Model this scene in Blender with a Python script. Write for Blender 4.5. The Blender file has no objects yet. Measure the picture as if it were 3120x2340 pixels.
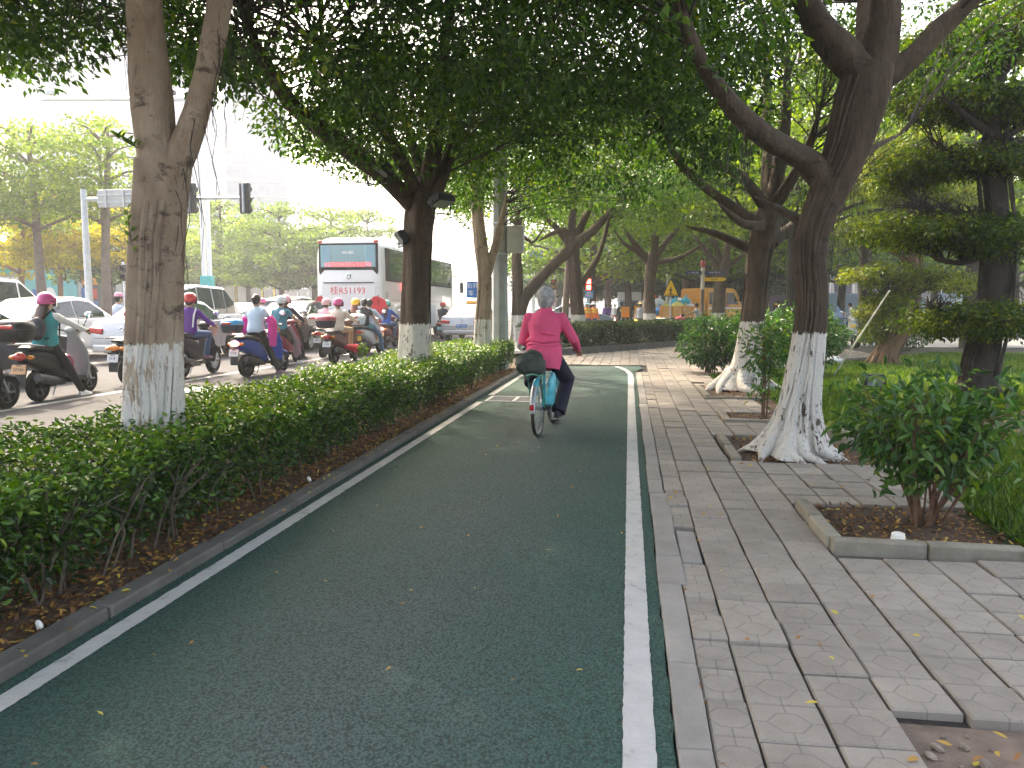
import bpy, bmesh, math, random
import numpy as np
from mathutils import Vector, Matrix, Euler, noise

random.seed(7); rng = np.random.default_rng(7)
S = bpy.context.scene
COL = S.collection
R = math.radians

# ------------------------------------------------------------------ camera, sky, sun, exposure
CAM_H = 1.42
FPX = 2341.0
PITCH = math.atan(232/FPX)
YAW = math.atan(357/FPX*math.cos(PITCH))
cam = bpy.data.cameras.new('camera'); cam.sensor_width = 36; cam.lens = 36*FPX/3120
cam.clip_end = 2000; cam.clip_start = .05
camo = bpy.data.objects.new('camera', cam); COL.objects.link(camo)
camo.location = (0, 0, CAM_H); camo.rotation_euler = (math.pi/2-PITCH, 0, YAW)
S.camera = camo
SUN_AZ, SUN_EL = R(44), R(46)          # azimuth to the left of the lane direction
w = bpy.data.worlds.new('World'); S.world = w; w.use_nodes = True
nt = w.node_tree; bg = nt.nodes['Background']
sky = nt.nodes.new('ShaderNodeTexSky'); sky.sky_type = 'NISHITA'; sky.sun_disc = False
sky.sun_elevation = SUN_EL; sky.sun_rotation = -SUN_AZ
sky.air_density = 1.0; sky.dust_density = 6.0; sky.ozone_density = 1.0
nt.links.new(sky.outputs[0], bg.inputs[0]); bg.inputs[1].default_value = 0.15
sun = bpy.data.lights.new('sun', 'SUN'); sun.energy = 2.1; sun.angle = R(0.8); sun.color = (1, .93, .82)
suno = bpy.data.objects.new('sun', sun); COL.objects.link(suno)
sd = Vector((-math.sin(SUN_AZ)*math.cos(SUN_EL), math.cos(SUN_AZ)*math.cos(SUN_EL), math.sin(SUN_EL)))
suno.rotation_euler = sd.to_track_quat('Z', 'Y').to_euler(); suno.location = (-20, 20, 40)
S.view_settings.view_transform = 'Standard'; S.view_settings.look = 'None'
S.view_settings.exposure = 2.5; S.view_settings.gamma = 1; S.view_settings.use_curve_mapping = False
S.view_settings.use_white_balance = True; S.view_settings.white_balance_temperature = 7400; S.view_settings.white_balance_tint = 10
S.render.engine = 'CYCLES'
S.cycles.max_bounces = 8; S.cycles.diffuse_bounces = 4; S.cycles.glossy_bounces = 3
S.cycles.transmission_bounces = 4; S.cycles.volume_bounces = 1; S.cycles.transparent_max_bounces = 6
S.cycles.use_denoising = True; S.cycles.caustics_reflective = False; S.cycles.caustics_refractive = False
S.cycles.sample_clamp_indirect = 6

# ------------------------------------------------------------------ from a pixel of the photo to a place
_Rm = Euler((math.pi/2-PITCH, 0, YAW)).to_matrix()
def ray(u, v): return _Rm @ Vector(((u-1560)/FPX, -(v-1170)/FPX, -1))
def gp(u, v, z=0.):
    d = ray(u, v); t = (z-CAM_H)/d.z; return Vector((d.x*t, d.y*t, z))
def dp(u, v, Y):
    d = ray(u, v); t = Y/d.y; return Vector((d.x*t, Y, CAM_H+d.z*t))
_Ri = np.array(_Rm.transposed())
def proj(P):
    q = (np.asarray(P)-np.array((0, 0, CAM_H))) @ _Ri.T
    dz = np.maximum(-q[:, 2], 1e-3)
    return 1560+FPX*q[:, 0]/dz, 1170-FPX*q[:, 1]/dz, -q[:, 2]

# ------------------------------------------------------------------ materials
MATS = {}
def mat(name, col, rough=.6, metal=0., var=.0, scale=8., bump=0., bscale=None, spec=.5, coat=0., emit=0., alpha=None, detail=4, two=None, trans=0.):
    if name in MATS: return MATS[name]
    m = bpy.data.materials.new(name); m.use_nodes = True; n = m.node_tree; b = n.nodes['Principled BSDF']
    b.inputs['Base Color'].default_value = (*col, 1); b.inputs['Roughness'].default_value = rough
    b.inputs['Metallic'].default_value = metal; b.inputs['Specular IOR Level'].default_value = spec
    b.inputs['Coat Weight'].default_value = coat
    if coat: b.inputs['Coat Roughness'].default_value = .05
    if trans: b.inputs['Transmission Weight'].default_value = trans
    if emit:
        b.inputs['Emission Color'].default_value = (*col, 1); b.inputs['Emission Strength'].default_value = emit
    if var or bump:
        tc = n.nodes.new('ShaderNodeTexCoord')
        nz = n.nodes.new('ShaderNodeTexNoise'); nz.inputs['Scale'].default_value = scale; nz.inputs['Detail'].default_value = detail
        n.links.new(tc.outputs['Object'], nz.inputs['Vector'])
        if var:
            cr = n.nodes.new('ShaderNodeValToRGB'); e = cr.color_ramp.elements
            c2 = two if two else tuple(min(1, c*(1+var)) for c in col); c1 = tuple(c*(1-var) for c in col) if not two else col
            e[0].position = .32; e[1].position = .68; e[0].color = (*c1, 1); e[1].color = (*c2, 1)
            n.links.new(nz.outputs['Fac'], cr.inputs[0]); n.links.new(cr.outputs[0], b.inputs['Base Color'])
        if bump:
            n2 = nz
            if bscale:
                n2 = n.nodes.new('ShaderNodeTexNoise'); n2.inputs['Scale'].default_value = bscale; n2.inputs['Detail'].default_value = 3
                n.links.new(tc.outputs['Object'], n2.inputs['Vector'])
            bp = n.nodes.new('ShaderNodeBump'); bp.inputs['Strength'].default_value = bump; bp.inputs['Distance'].default_value = .01
            n.links.new(n2.outputs['Fac'], bp.inputs['Height']); n.links.new(bp.outputs[0], b.inputs['Normal'])
    MATS[name] = m; return m

class NT:   # tiny node helper
    def __init__(s, name):
        s.m = bpy.data.materials.new(name); s.m.use_nodes = True; s.n = s.m.node_tree; s.b = s.n.nodes['Principled BSDF']
    def add(s, t, **k):
        x = s.n.nodes.new('ShaderNode'+t)
        for a, v in k.items(): setattr(x, a, v)
        return x
    def put(s, val, sock):
        if hasattr(val, 'is_output'): s.n.links.new(val, sock)
        else: sock.default_value = val
    def math(s, op, a, b=0., c=None, clamp=False):
        x = s.add('Math', operation=op, use_clamp=clamp); s.put(a, x.inputs[0]); s.put(b, x.inputs[1])
        if c is not None: s.put(c, x.inputs[2])
        return x.outputs[0]
    def noise(s, vec, scale, detail=4, rough=.5):
        x = s.add('TexNoise'); s.put(vec, x.inputs['Vector']); x.inputs['Scale'].default_value = scale
        x.inputs['Detail'].default_value = detail; x.inputs['Roughness'].default_value = rough; return x.outputs['Fac']
    def ramp(s, fac, stops):
        x = s.add('ValToRGB'); e = x.color_ramp.elements
        while len(e) < len(stops): e.new(.5)
        for i, (p, c) in enumerate(stops):
            e[i].position = p; e[i].color = (*c, 1) if len(c) == 3 else c
        s.put(fac, x.inputs[0]); return x.outputs[0]
    def mix(s, fac, a, b, mode='MIX'):
        x = s.add('Mix', data_type='RGBA', blend_type=mode); s.put(fac, x.inputs[0])
        for v, k in ((a, 6), (b, 7)):
            if isinstance(v, tuple): v = (*v, 1) if len(v) == 3 else v
            s.put(v, x.inputs[k])
        return x.outputs[2]
    def bump(s, h, strength=.5, dist=.01):
        x = s.add('Bump'); x.inputs['Strength'].default_value = strength; x.inputs['Distance'].default_value = dist
        s.put(h, x.inputs['Height']); s.n.links.new(x.outputs[0], s.b.inputs['Normal']); return x
    def obj(s): return s.add('TexCoord').outputs['Object']
    def col(s, c): s.put(c, s.b.inputs['Base Color'])
    def rough(s, r): s.put(r, s.b.inputs['Roughness'])

def foliage_mat(name, stops, transl=.35, rough=.45, spec=.4):
    k = NT(name); at = k.add('Attribute', attribute_name='tint')
    c = k.ramp(at.outputs['Fac'], stops)
    k.col(c); k.rough(rough); k.b.inputs['Specular IOR Level'].default_value = spec
    tr = k.add('BsdfTranslucent')
    hs = k.add('HueSaturation'); hs.inputs['Saturation'].default_value = 1.15; hs.inputs['Value'].default_value = 1.6
    k.n.links.new(c, hs.inputs['Color']); k.n.links.new(hs.outputs[0], tr.inputs[0])
    mx = k.add('MixShader'); mx.inputs[0].default_value = transl
    out = k.n.nodes['Material Output']
    k.n.links.new(k.b.outputs[0], mx.inputs[1]); k.n.links.new(tr.outputs[0], mx.inputs[2]); k.n.links.new(mx.outputs[0], out.inputs[0])
    return k.m

# ------------------------------------------------------------------ objects
def tag(o, label=None, cat=None, group=None, kind=None):
    if label: o['label'] = label
    if cat: o['category'] = cat
    if group: o['group'] = group
    if kind: o['kind'] = kind
    return o
def empty(name, loc=(0, 0, 0), rz=0., label=None, cat=None, group=None):
    o = bpy.data.objects.new(name, None); COL.objects.link(o); o.location = loc; o.rotation_euler = (0, 0, rz)
    o.empty_display_size = .1
    return tag(o, label, cat, group)

class MB:
    def __init__(s): s.v = []; s.f = []
    def add(s, vs, fs):
        n = len(s.v); s.v += [tuple(p) for p in vs]; s.f += [tuple(i+n for i in f) for f in fs]; return s
    def box(s, c, d, rot=None, taper=1.):
        x, y, z = d[0]/2, d[1]/2, d[2]/2
        P = [Vector((sx*x*(taper if sz > 0 else 1), sy*y*(taper if sz > 0 else 1), sz*z)) for sz in (-1, 1) for sx, sy in ((-1, -1), (1, -1), (1, 1), (-1, 1))]
        if rot: M = Euler(rot).to_matrix(); P = [M @ p for p in P]
        c = Vector(c)
        return s.add([p+c for p in P], [(3, 2, 1, 0), (4, 5, 6, 7), (0, 1, 5, 4), (1, 2, 6, 5), (2, 3, 7, 6), (3, 0, 4, 7)])
    def tube(s, pts, rad, n=8, cap=True, flat=(1, 1)):
        pts = [Vector(p) for p in pts]
        if not hasattr(rad, '__len__'): rad = [rad]*len(pts)
        vs = []; ref = None
        for i, p in enumerate(pts):
            t = (pts[min(i+1, len(pts)-1)]-pts[max(i-1, 0)]).normalized()
            if ref is None:
                ref = Vector((1, 0, 0)) if abs(t.x) < .9 else Vector((0, 1, 0))
            a = (ref-t*ref.dot(t))
            if a.length < 1e-5: a = t.orthogonal()
            a.normalize(); b = t.cross(a); ref = a
            for k in range(n):
                th = 2*math.pi*k/n; vs.append(p+(a*math.cos(th)*flat[0]+b*math.sin(th)*flat[1])*rad[i])
        fs = [(i*n+k, i*n+(k+1) % n, (i+1)*n+(k+1) % n, (i+1)*n+k) for i in range(len(pts)-1) for k in range(n)]
        if cap: fs += [tuple(range(n-1, -1, -1)), tuple((len(pts)-1)*n+k for k in range(n))]
        return s.add(vs, fs)
    def ell(s, c, r, n=10, m=7, rot=None):
        if not hasattr(r, '__len__'): r = (r, r, r)
        vs = [Vector((0, 0, -1))]+[Vector((math.sin(math.pi*i/m)*math.cos(2*math.pi*k/n), math.sin(math.pi*i/m)*math.sin(2*math.pi*k/n), -math.cos(math.pi*i/m))) for i in range(1, m) for k in range(n)]+[Vector((0, 0, 1))]
        vs = [Vector((p.x*r[0], p.y*r[1], p.z*r[2])) for p in vs]
        if rot: M = Euler(rot).to_matrix(); vs = [M @ p for p in vs]
        c = Vector(c); L = len(vs)-1
        fs = [(0, 1+(k+1) % n, 1+k) for k in range(n)]+[(1+(i-1)*n+k, 1+(i-1)*n+(k+1) % n, 1+i*n+(k+1) % n, 1+i*n+k) for i in range(1, m-1) for k in range(n)]
        fs += [(L, 1+(m-2)*n+k, 1+(m-2)*n+(k+1) % n) for k in range(n)]
        return s.add([p+c for p in vs], fs)
    def loft(s, rings, cap=True):
        n = len(rings[0]); vs = [p for r in rings for p in r]
        fs = [(i*n+k, i*n+(k+1) % n, (i+1)*n+(k+1) % n, (i+1)*n+k) for i in range(len(rings)-1) for k in range(n)]
        if cap: fs += [tuple(range(n-1, -1, -1)), tuple((len(rings)-1)*n+k for k in range(n))]
        return s.add(vs, fs)
    def lathe(s, prof, n=16, axis='z', c=(0, 0, 0), close=False):
        vs = []
        for k in range(n):
            th = 2*math.pi*k/n
            for (r, h) in prof:
                a, b = r*math.cos(th), r*math.sin(th)
                p = (a, b, h) if axis == 'z' else ((h, a, b) if axis == 'x' else (a, h, b))
                vs.append((p[0]+c[0], p[1]+c[1], p[2]+c[2]))
        m = len(prof); J = m if close else m-1
        fs = [(k*m+j, k*m+(j+1) % m, ((k+1) % n)*m+(j+1) % m, ((k+1) % n)*m+j) for k in range(n) for j in range(J)]
        if axis == 'y': fs = [f[::-1] for f in fs]
        return s.add(vs, fs)
    def prism(s, poly, x0, x1, axis='x'):
        n = len(poly)
        def P(a, b, h): return (h, a, b) if axis == 'x' else ((a, h, b) if axis == 'y' else (a, b, h))
        vs = [P(a, b, x0) for a, b in poly]+[P(a, b, x1) for a, b in poly]
        return s.add(vs, [tuple(range(n-1, -1, -1)), tuple(range(n, 2*n))]+[(k, (k+1) % n, (k+1) % n+n, k+n) for k in range(n)])
    def mesh(s, name, smooth=40, fix=True):
        me = bpy.data.meshes.new(name); me.from_pydata(s.v, [], s.f)
        if fix and len(s.f) < 20000:
            bm = bmesh.new(); bm.from_mesh(me); bmesh.ops.recalc_face_normals(bm, faces=bm.faces); bm.to_mesh(me); bm.free()
        if smooth:
            me.polygons.foreach_set('use_smooth', [True]*len(me.polygons)); me.set_sharp_from_angle(angle=R(smooth))
        return me
def ering(c, rx, ry, n=12, sq=1., tilt=0.):
    "an ellipse (or squarish ellipse) ring in the xy plane around c"
    out = []
    for k in range(n):
        a = 2*math.pi*k/n; ca, sa = math.cos(a), math.sin(a)
        x = math.copysign(abs(ca)**sq, ca)*rx; y = math.copysign(abs(sa)**sq, sa)*ry
        out.append((c[0]+x, c[1]+y, c[2]+y*tilt))
    return out
def yring(y, w, z0, z1, n=12, sq=.7, x=0.):
    "a squarish ring in the xz plane at y"
    out = []; zc = (z0+z1)/2; h = (z1-z0)/2
    for k in range(n):
        a = 2*math.pi*(k+.5)/n; ca, sa = math.cos(a), math.sin(a)
        out.append((x+math.copysign(abs(ca)**sq, ca)*w, y, zc+math.copysign(abs(sa)**sq, sa)*h))
    return out
def obj(name, mb, m, parent=None, loc=None, rot=None, bevel=0., remesh=0., smooth=40, label=None, solid=0.):
    me = mb.mesh(name, smooth) if isinstance(mb, MB) else mb
    if m is not None:
        me.materials.clear(); me.materials.append(m)
    o = bpy.data.objects.new(name, me); COL.objects.link(o)
    if parent is not None: o.parent = parent
    if loc is not None: o.location = loc
    if rot is not None: o.rotation_euler = rot
    if remesh:
        q = o.modifiers.new('r', 'REMESH'); q.mode = 'VOXEL'; q.voxel_size = remesh; q.use_smooth_shade = True
        q = o.modifiers.new('s', 'SMOOTH'); q.iterations = 3; q.factor = .5
    if bevel:
        q = o.modifiers.new('b', 'BEVEL'); q.width = bevel; q.segments = 2; q.limit_method = 'ANGLE'; q.angle_limit = R(35); q.use_clamp_overlap = True
    if label: o['label'] = label
    return o
def copy_tree(o, parent=None, loc=None, rz=None):
    c = o.copy(); COL.objects.link(c)
    if parent is not None: c.parent = parent
    if loc is not None: c.location = loc
    if rz is not None: c.rotation_euler = (0, 0, rz)
    for ch in o.children: copy_tree(ch, c)
    return c
def text(name, s, size, m, parent, loc, rot, extrude=.001, align='CENTER', sx=1.):
    cu = bpy.data.curves.new(name, 'FONT'); cu.body = s; cu.size = size; cu.extrude = extrude; cu.align_x = align; cu.align_y = 'CENTER'; cu.resolution_u = 2
    tmp = bpy.data.objects.new(name, cu); me = bpy.data.meshes.new_from_object(tmp); bpy.data.objects.remove(tmp); bpy.data.curves.remove(cu)
    o = obj(name, me, m, parent, loc, rot); o.scale = (sx, 1, 1)
    return o

# ------------------------------------------------------------------ leaves: many small folded blades in one mesh
def unit(a): return a/np.maximum(np.linalg.norm(a, axis=-1, keepdims=True), 1e-9)
def leaf_mesh(name, P, D, N, L, W, m, parent=None, tint=None, six=False, fold=.25, loc=None, droop=0.):
    n = len(P); D = unit(D); T = unit(np.cross(D, N)); N = np.cross(T, D)
    L = np.broadcast_to(np.asarray(L, float).reshape(-1, 1), (n, 1)); W = np.broadcast_to(np.asarray(W, float).reshape(-1, 1), (n, 1))
    if six:   # base, two pairs of side points, tip, mid rib -> 6 triangles
        q = [P, P+D*L*.3+T*W*.42+N*W*fold, P+D*L*.65+T*W*.36+N*W*fold-N*L*droop*.4, P+D*L-N*L*droop,
             P+D*L*.65-T*W*.36+N*W*fold-N*L*droop*.4, P+D*L*.3-T*W*.42+N*W*fold]
        V = np.stack(q, 1).reshape(-1, 3); base = np.arange(n)[:, None, None]*6
        F = (np.array([[0, 1, 2], [0, 2, 3], [0, 3, 4], [0, 4, 5]])[None]+base).reshape(-1, 3); per = 4
    else:
        q = [P, P+D*L*.45+T*W*.5+N*W*fold, P+D*L-N*L*droop, P+D*L*.45-T*W*.5+N*W*fold]
        V = np.stack(q, 1).reshape(-1, 3); base = np.arange(n)[:, None, None]*4
        F = (np.array([[0, 1, 2], [0, 2, 3]])[None]+base).reshape(-1, 3); per = 2
    me = bpy.data.meshes.new(name); me.vertices.add(len(V)); me.vertices.foreach_set('co', V.astype(np.float32).ravel())
    me.loops.add(F.size); me.loops.foreach_set('vertex_index', F.astype(np.int32).ravel())
    me.polygons.add(len(F)); me.polygons.foreach_set('loop_start', np.arange(0, F.size, 3, dtype=np.int32))
    me.update(calc_edges=True)
    if tint is None: tint = rng.random(n)
    at = me.attributes.new('tint', 'FLOAT', 'FACE'); at.data.foreach_set('value', np.repeat(tint, per).astype(np.float32))
    o = obj(name, me, m, parent, loc)
    return o
def rand_dirs(n):
    a = rng.normal(size=(n, 3)); return unit(a)
# ------------------------------------------------------------------ ground, road, cycle lane, pavement
def sheet(name, poly, z, m, kind='structure', parent=None, label=None):
    me = bpy.data.meshes.new(name); me.from_pydata([(x, y, z) for x, y in poly], [], [tuple(range(len(poly)))])
    o = obj(name, me, m, parent)
    if parent is None: o['kind'] = kind
    return o
def rect(x0, x1, y0, y1): return [(x0, y0), (x1, y0), (x1, y1), (x0, y1)]

k = NT('asphalt'); P = k.obj(); n1 = k.noise(P, 2.2, 5); n2 = k.noise(P, 160, 2)
k.col(k.mix(k.math('MULTIPLY', n2, .55), k.ramp(n1, [(.3, (.036, .037, .041)), (.7, (.055, .056, .061))]), (.095, .095, .1))); k.rough(.9); k.b.inputs['Specular IOR Level'].default_value = .2; k.bump(n2, .35, .006)
M_ROAD = k.m
k = NT('green_asphalt'); P = k.obj()
vo = k.add('TexVoronoi', feature='F1'); vo.inputs['Scale'].default_value = 95; k.n.links.new(P, vo.inputs['Vector'])
n1 = k.noise(P, 1.1, 5, .6); n2 = k.noise(P, 60, 3)
sx = k.add('SeparateXYZ'); k.n.links.new(P, sx.inputs[0])
mid = k.math('SUBTRACT', 1., k.math('ABSOLUTE', k.math('MULTIPLY', k.math('ADD', sx.outputs[0], 1.0), .8)), clamp=True)
wear = k.math('ADD', k.math('MULTIPLY', mid, .55), k.math('MULTIPLY', n1, .75))
base = k.ramp(wear, [(.36, (.016, .075, .053)), (.62, (.034, .085, .069)), (.95, (.06, .095, .087))])
sep = k.add('SeparateColor'); k.n.links.new(vo.outputs['Color'], sep.inputs[0])
c = k.mix(k.math('MULTIPLY', sep.outputs[0], .8), base, k.mix(.45, base, (.12, .155, .145)))
c = k.mix(k.ramp(vo.outputs['Distance'], [(.35, (0, 0, 0)), (.75, (.75, .75, .75))]), c, (.018, .024, .022))
k.col(c); k.rough(.8); k.b.inputs['Specular IOR Level'].default_value = .25
hb = k.math('SUBTRACT', k.math('MULTIPLY', n2, .5), vo.outputs['Distance']); k.bump(hb, .8, .006)
M_LANE = k.m
k = NT('road_paint'); P = k.obj(); n1 = k.noise(P, 7, 5, .65); n2 = k.noise(P, 90, 3)
c = k.ramp(n1, [(.3, (.22, .22, .21)), (.42, (.4, .395, .38)), (.8, (.48, .475, .46))])
k.col(k.mix(k.ramp(n2, [(.55, (0, 0, 0)), (.8, (.6, .6, .6))]), c, (.3, .3, .29))); k.rough(.7); k.bump(n2, .4, .004)
M_PAINT = k.m
k = NT('soil'); P = k.obj(); n1 = k.noise(P, 2.5, 6, .7); n2 = k.noise(P, 45, 4)
k.col(k.mix(n2, k.ramp(n1, [(.3, (.05, .033, .02)), (.6, (.11, .066, .04)), (.8, (.15, .09, .055))]), (.09, .055, .035))); k.rough(.95); k.bump(n2, .9, .03)
M_SOIL = k.m
k = NT('lawn_soil'); P = k.obj(); n1 = k.noise(P, .9, 5, .6); n2 = k.noise(P, 30, 4)
k.col(k.mix(n2, k.ramp(n1, [(.38, (.10, .065, .035)), (.52, (.05, .075, .02)), (.8, (.045, .085, .02))]), (.035, .05, .015))); k.rough(.95); k.bump(n2, .9, .03)
M_LAWN = k.m
M_JOINT = mat('joint_dirt', (.022, .018, .014), .95, var=.5, scale=30, bump=.8)
M_GROUND = mat('far_ground', (.19, .19, .19), .9, var=.2, scale=.4)
M_CONC = None
def conc(name, a, b, sc=6, bump=.4):
    k = NT(name); P = k.obj(); oi = k.add('ObjectInfo')
    va = k.add('VectorMath', operation='ADD'); k.n.links.new(P, va.inputs[0])
    cx = k.add('CombineXYZ'); [k.put(k.math('MULTIPLY', oi.outputs['Random'], 30+9*i), cx.inputs[i]) for i in range(3)]
    k.n.links.new(cx.outputs[0], va.inputs[1]); P = va.outputs[0]
    n1 = k.noise(P, sc, 6, .65); n2 = k.noise(P, 120, 3)
    c = k.ramp(n1, [(.28, a), (.72, b)])
    c = k.mix(k.math('MULTIPLY', k.math('SUBTRACT', oi.outputs['Random'], .5), .5), c, tuple(min(1, x*1.6) for x in b))
    c = k.mix(k.ramp(n2, [(.6, (0, 0, 0)), (.75, (.5, .5, .5))]), c, tuple(x*.5 for x in a))
    k.col(c); k.rough(.9); k.bump(n2, bump, .004); return k
M_KERB = conc('kerb_concrete', (.075, .07, .06), (.14, .132, .118), 5).m
M_EDGE = conc('edging_concrete', (.2, .183, .163), (.285, .262, .236), 4).m
M_PITK = conc('pit_kerb_concrete', (.16, .14, .105), (.26, .235, .185), 8).m

def paver_material():
    k = conc('paver_concrete', (.19, .163, .137), (.28, .246, .208), 4)
    uv = k.add('UVMap', uv_map='tile'); s = k.add('SeparateXYZ'); k.n.links.new(uv.outputs[0], s.inputs[0])
    a = k.math('ABSOLUTE', k.math('SUBTRACT', s.outputs[0], .5)); b = k.math('ABSOLUTE', k.math('SUBTRACT', s.outputs[1], .5))
    def seg(x0, y0, x1, y1):
        dx, dy = x1-x0, y1-y0; L2 = dx*dx+dy*dy
        t = k.math('DIVIDE', k.math('ADD', k.math('MULTIPLY', k.math('SUBTRACT', a, x0), dx), k.math('MULTIPLY', k.math('SUBTRACT', b, y0), dy)), L2, clamp=True)
        ex = k.math('SUBTRACT', k.math('SUBTRACT', a, x0), k.math('MULTIPLY', t, dx)); ey = k.math('SUBTRACT', k.math('SUBTRACT', b, y0), k.math('MULTIPLY', t, dy))
        return k.math('SQRT', k.math('ADD', k.math('MULTIPLY', ex, ex), k.math('MULTIPLY', ey, ey)))
    d = seg(.30, 0, .12, .25)
    for q in ((.30, 0, .5, 0), (.12, .25, 0, .25), (0, .25, 0, .5)): d = k.math('MINIMUM', d, seg(*q))
    g = k.math('SUBTRACT', 1., k.math('DIVIDE', d, .019), clamp=True)
    old = k.b.inputs['Base Color'].links[0].from_socket
    k.col(k.mix(k.math('MULTIPLY', g, .5), old, (.085, .078, .07)))
    bp = k.n.nodes['Bump']; h = bp.inputs['Height'].links[0].from_socket
    k.put(k.math('SUBTRACT', k.math('MULTIPLY', h, .5), k.math('MULTIPLY', g, 1.0)), bp.inputs['Height'])
    return k.m
M_PAVER = paver_material()

tag(sheet('ground', rect(-700, 700, -60, 900), -.12, M_GROUND), 'grey ground stretching to the hazy distance')
road = sheet('road', [(-46, -30), (-4.25, -30), (-4.25, 21), (-2.6, 24.5), (4, 37), (10, 41), (60, 44), (60, 62), (-12, 66), (-12, 240), (-46, 240)], .04, M_ROAD)
def jagline(name, pts, w, z, m, parent, seg=.03, amp=.0026):
    pts = [Vector((*p, 0)) for p in pts]; out = []
    for a, b in zip(pts[:-1], pts[1:]):
        n = max(2, int((b-a).length/seg))
        for i in range(n): out.append(a.lerp(b, i/n))
    out.append(pts[-1]); V = []
    for i, p in enumerate(out):
        t = (out[min(i+1, len(out)-1)]-out[max(i-1, 0)]).normalized(); nn = Vector((-t.y, t.x, 0))
        V += [p+nn*(w/2+random.uniform(-amp, amp)), p-nn*(w/2+random.uniform(-amp, amp))]
    me = bpy.data.meshes.new(name); me.from_pydata([(p.x, p.y, z) for p in V], [], [(2*i, 2*i+1, 2*i+3, 2*i+2) for i in range(len(out)-1)])
    return obj(name, me, m, parent)
jagline('lane_line', [(-8.3, -5), (-8.3, 25)], .15, .044, M_PAINT, road, .4)
for xx in (-13.3, -17.2, -20.6): 
    for y0 in range(2, 36, 6): jagline('lane_line', [(xx, y0), (xx, y0+3.6)], .15, .044, M_PAINT, road, .4)
jagline('lane_line', [(-20, 37), (-5, 37)], .35, .044, M_PAINT, road, .5)

lane = sheet('cycle_lane', [(-2.335, -4), (.17, -4)]+[(.17+random.uniform(-.008, .006), y/14) for y in range(-28, 14*17, 1)]+[(.17, 17.4), (.33, 18.3), (.28, 19.0), (-2.335, 18.8)], 0, M_LANE)
jagline('lane_line', [(.053, -4), (.053, 15.5), (.045, 16.6), (-.02, 17.5), (-.16, 18.3), (-.3, 18.8)], .107, .004, M_PAINT, lane)
jagline('lane_line', [(-2.215, -4), (-2.215, 11.35)], .095, .004, M_PAINT, lane)
jagline('lane_line', [(-2.215, 12.3), (-2.215, 17.3)], .095, .004, M_PAINT, lane)

kerb = empty('kerb'); kerb['kind'] = 'structure'
km = MB().box((0, 0, -.02), (.125, .99, .14)); kme = None
for i in range(24):
    o = obj('kerb_stone', km if kme is None else kme, M_KERB, kerb, (-2.4+random.uniform(-.004, .004), -3.4+i, .0+random.uniform(-.004, .004)), (0, 0, random.uniform(-.004, .004)), bevel=.012); kme = o.data
    if i > 20: o.location.x += (i-20)*.14-.06; o.rotation_euler.z = -.15*(i-19)
bed = sheet('planting_bed', [(-4.2, -5), (-2.46, -5), (-2.46, 17.2), (-2.7, 18.6), (-3.2, 21), (-4.2, 21)], .02, M_SOIL)

# pavement: sub-base, edging slabs, pavers
pav = sheet('pavement', [(.17, -4), (8, -4), (8, 4.6), (2.6, 4.6), (2.6, 17.3), (9, 25.6), (22, 26.2), (22, 31), (9, 31), (6, 36), (2.5, 31.5), (-2.3, 22.6), (-4.25, 21), (-2.335, 18.8), (.28, 19.0), (.33, 18.3), (.17, 17.4)], -.035, M_JOINT)
obj('mortar_patch', MB().prism([(.31, 4.28), (.43, 4.3), (.432, 4.9), (.312, 4.92)], -.05, .002, 'z'), M_EDGE, pav, bevel=.01)
y = -2.5; i = 0
while y < 17.2:
    L = random.choice((.62, .9, 1.0, .45)) if y > 1 else .5
    x0, x1 = .172, .286
    if 3.6 < y < 5.5: x1 = .31
    V = [(x0+random.uniform(-.004, .006), y+.004), (x1, y+.004+random.uniform(-.01, .01)), (x1+random.uniform(-.006, .004), y+L/2), (x1, y+L-.004+random.uniform(-.01, .01)), (x0+random.uniform(-.004, .006), y+L-.004)]
    o = obj('edging_slab', MB().prism(V, -.05, .006+random.uniform(0, .006), 'z'), M_EDGE, pav, bevel=.006); y += L

def paver_mesh(name, wx, wy, t=.06, c=.007):
    a, b = wx/2, wy/2
    V = [(-a, -b, -t), (a, -b, -t), (a, b, -t), (-a, b, -t), (-a, -b, -c), (a, -b, -c), (a, b, -c), (-a, b, -c), (-a+c, -b+c, 0), (a-c, -b+c, 0), (a-c, b-c, 0), (-a+c, b-c, 0)]
    F = [(0, 1, 5, 4), (1, 2, 6, 5), (2, 3, 7, 6), (3, 0, 4, 7), (4, 5, 9, 8), (5, 6, 10, 9), (6, 7, 11, 10), (7, 4, 8, 11), (8, 9, 10, 11)]
    return V, F
def tile_uv(me, wx, wy, flip=False):
    uv = me.uv_layers.new(name='tile')
    for l in me.loops:
        p = me.vertices[l.vertex_index].co; uv.data[l.index].uv = (p.x/wx+.5, p.y/wy+.5)
TW = .25
pm = bpy.data.meshes.new('paver'); Vp, Fp = paver_mesh('paver', TW-.011, TW-.008); pm.from_pydata(Vp, [], Fp); tile_uv(pm, TW, TW); pm.materials.append(M_PAVER)
hm = bpy.data.meshes.new('paver'); Vh, Fh = paver_mesh('paver', .145, TW-.007); hm.from_pydata(Vh, [], Fh); tile_uv(hm, .29, TW); hm.materials.append(M_PAVER)
def xmax(y):
    if y < 4.55: return 6.6
    for a, b, x in ((4.55, 5.72, 1.19), (5.72, 7.2, 2.45), (7.2, 8.75, 1.0), (8.75, 9.75, 2.0), (9.75, 10.8, 1.19), (10.8, 12.3, 2.1), (12.3, 14.5, 1.2), (14.5, 15.8, 2.1)):
        if a <= y < b: return x
    return 1.9 if y < 17 else min(7.5, 1.95+(y-17)*.75)
def beyond_far_kerb(x, y):   # behind the kerb of the far hedge
    return y > 23.05+(x+2.2)*1.62
near = []; far = []
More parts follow.
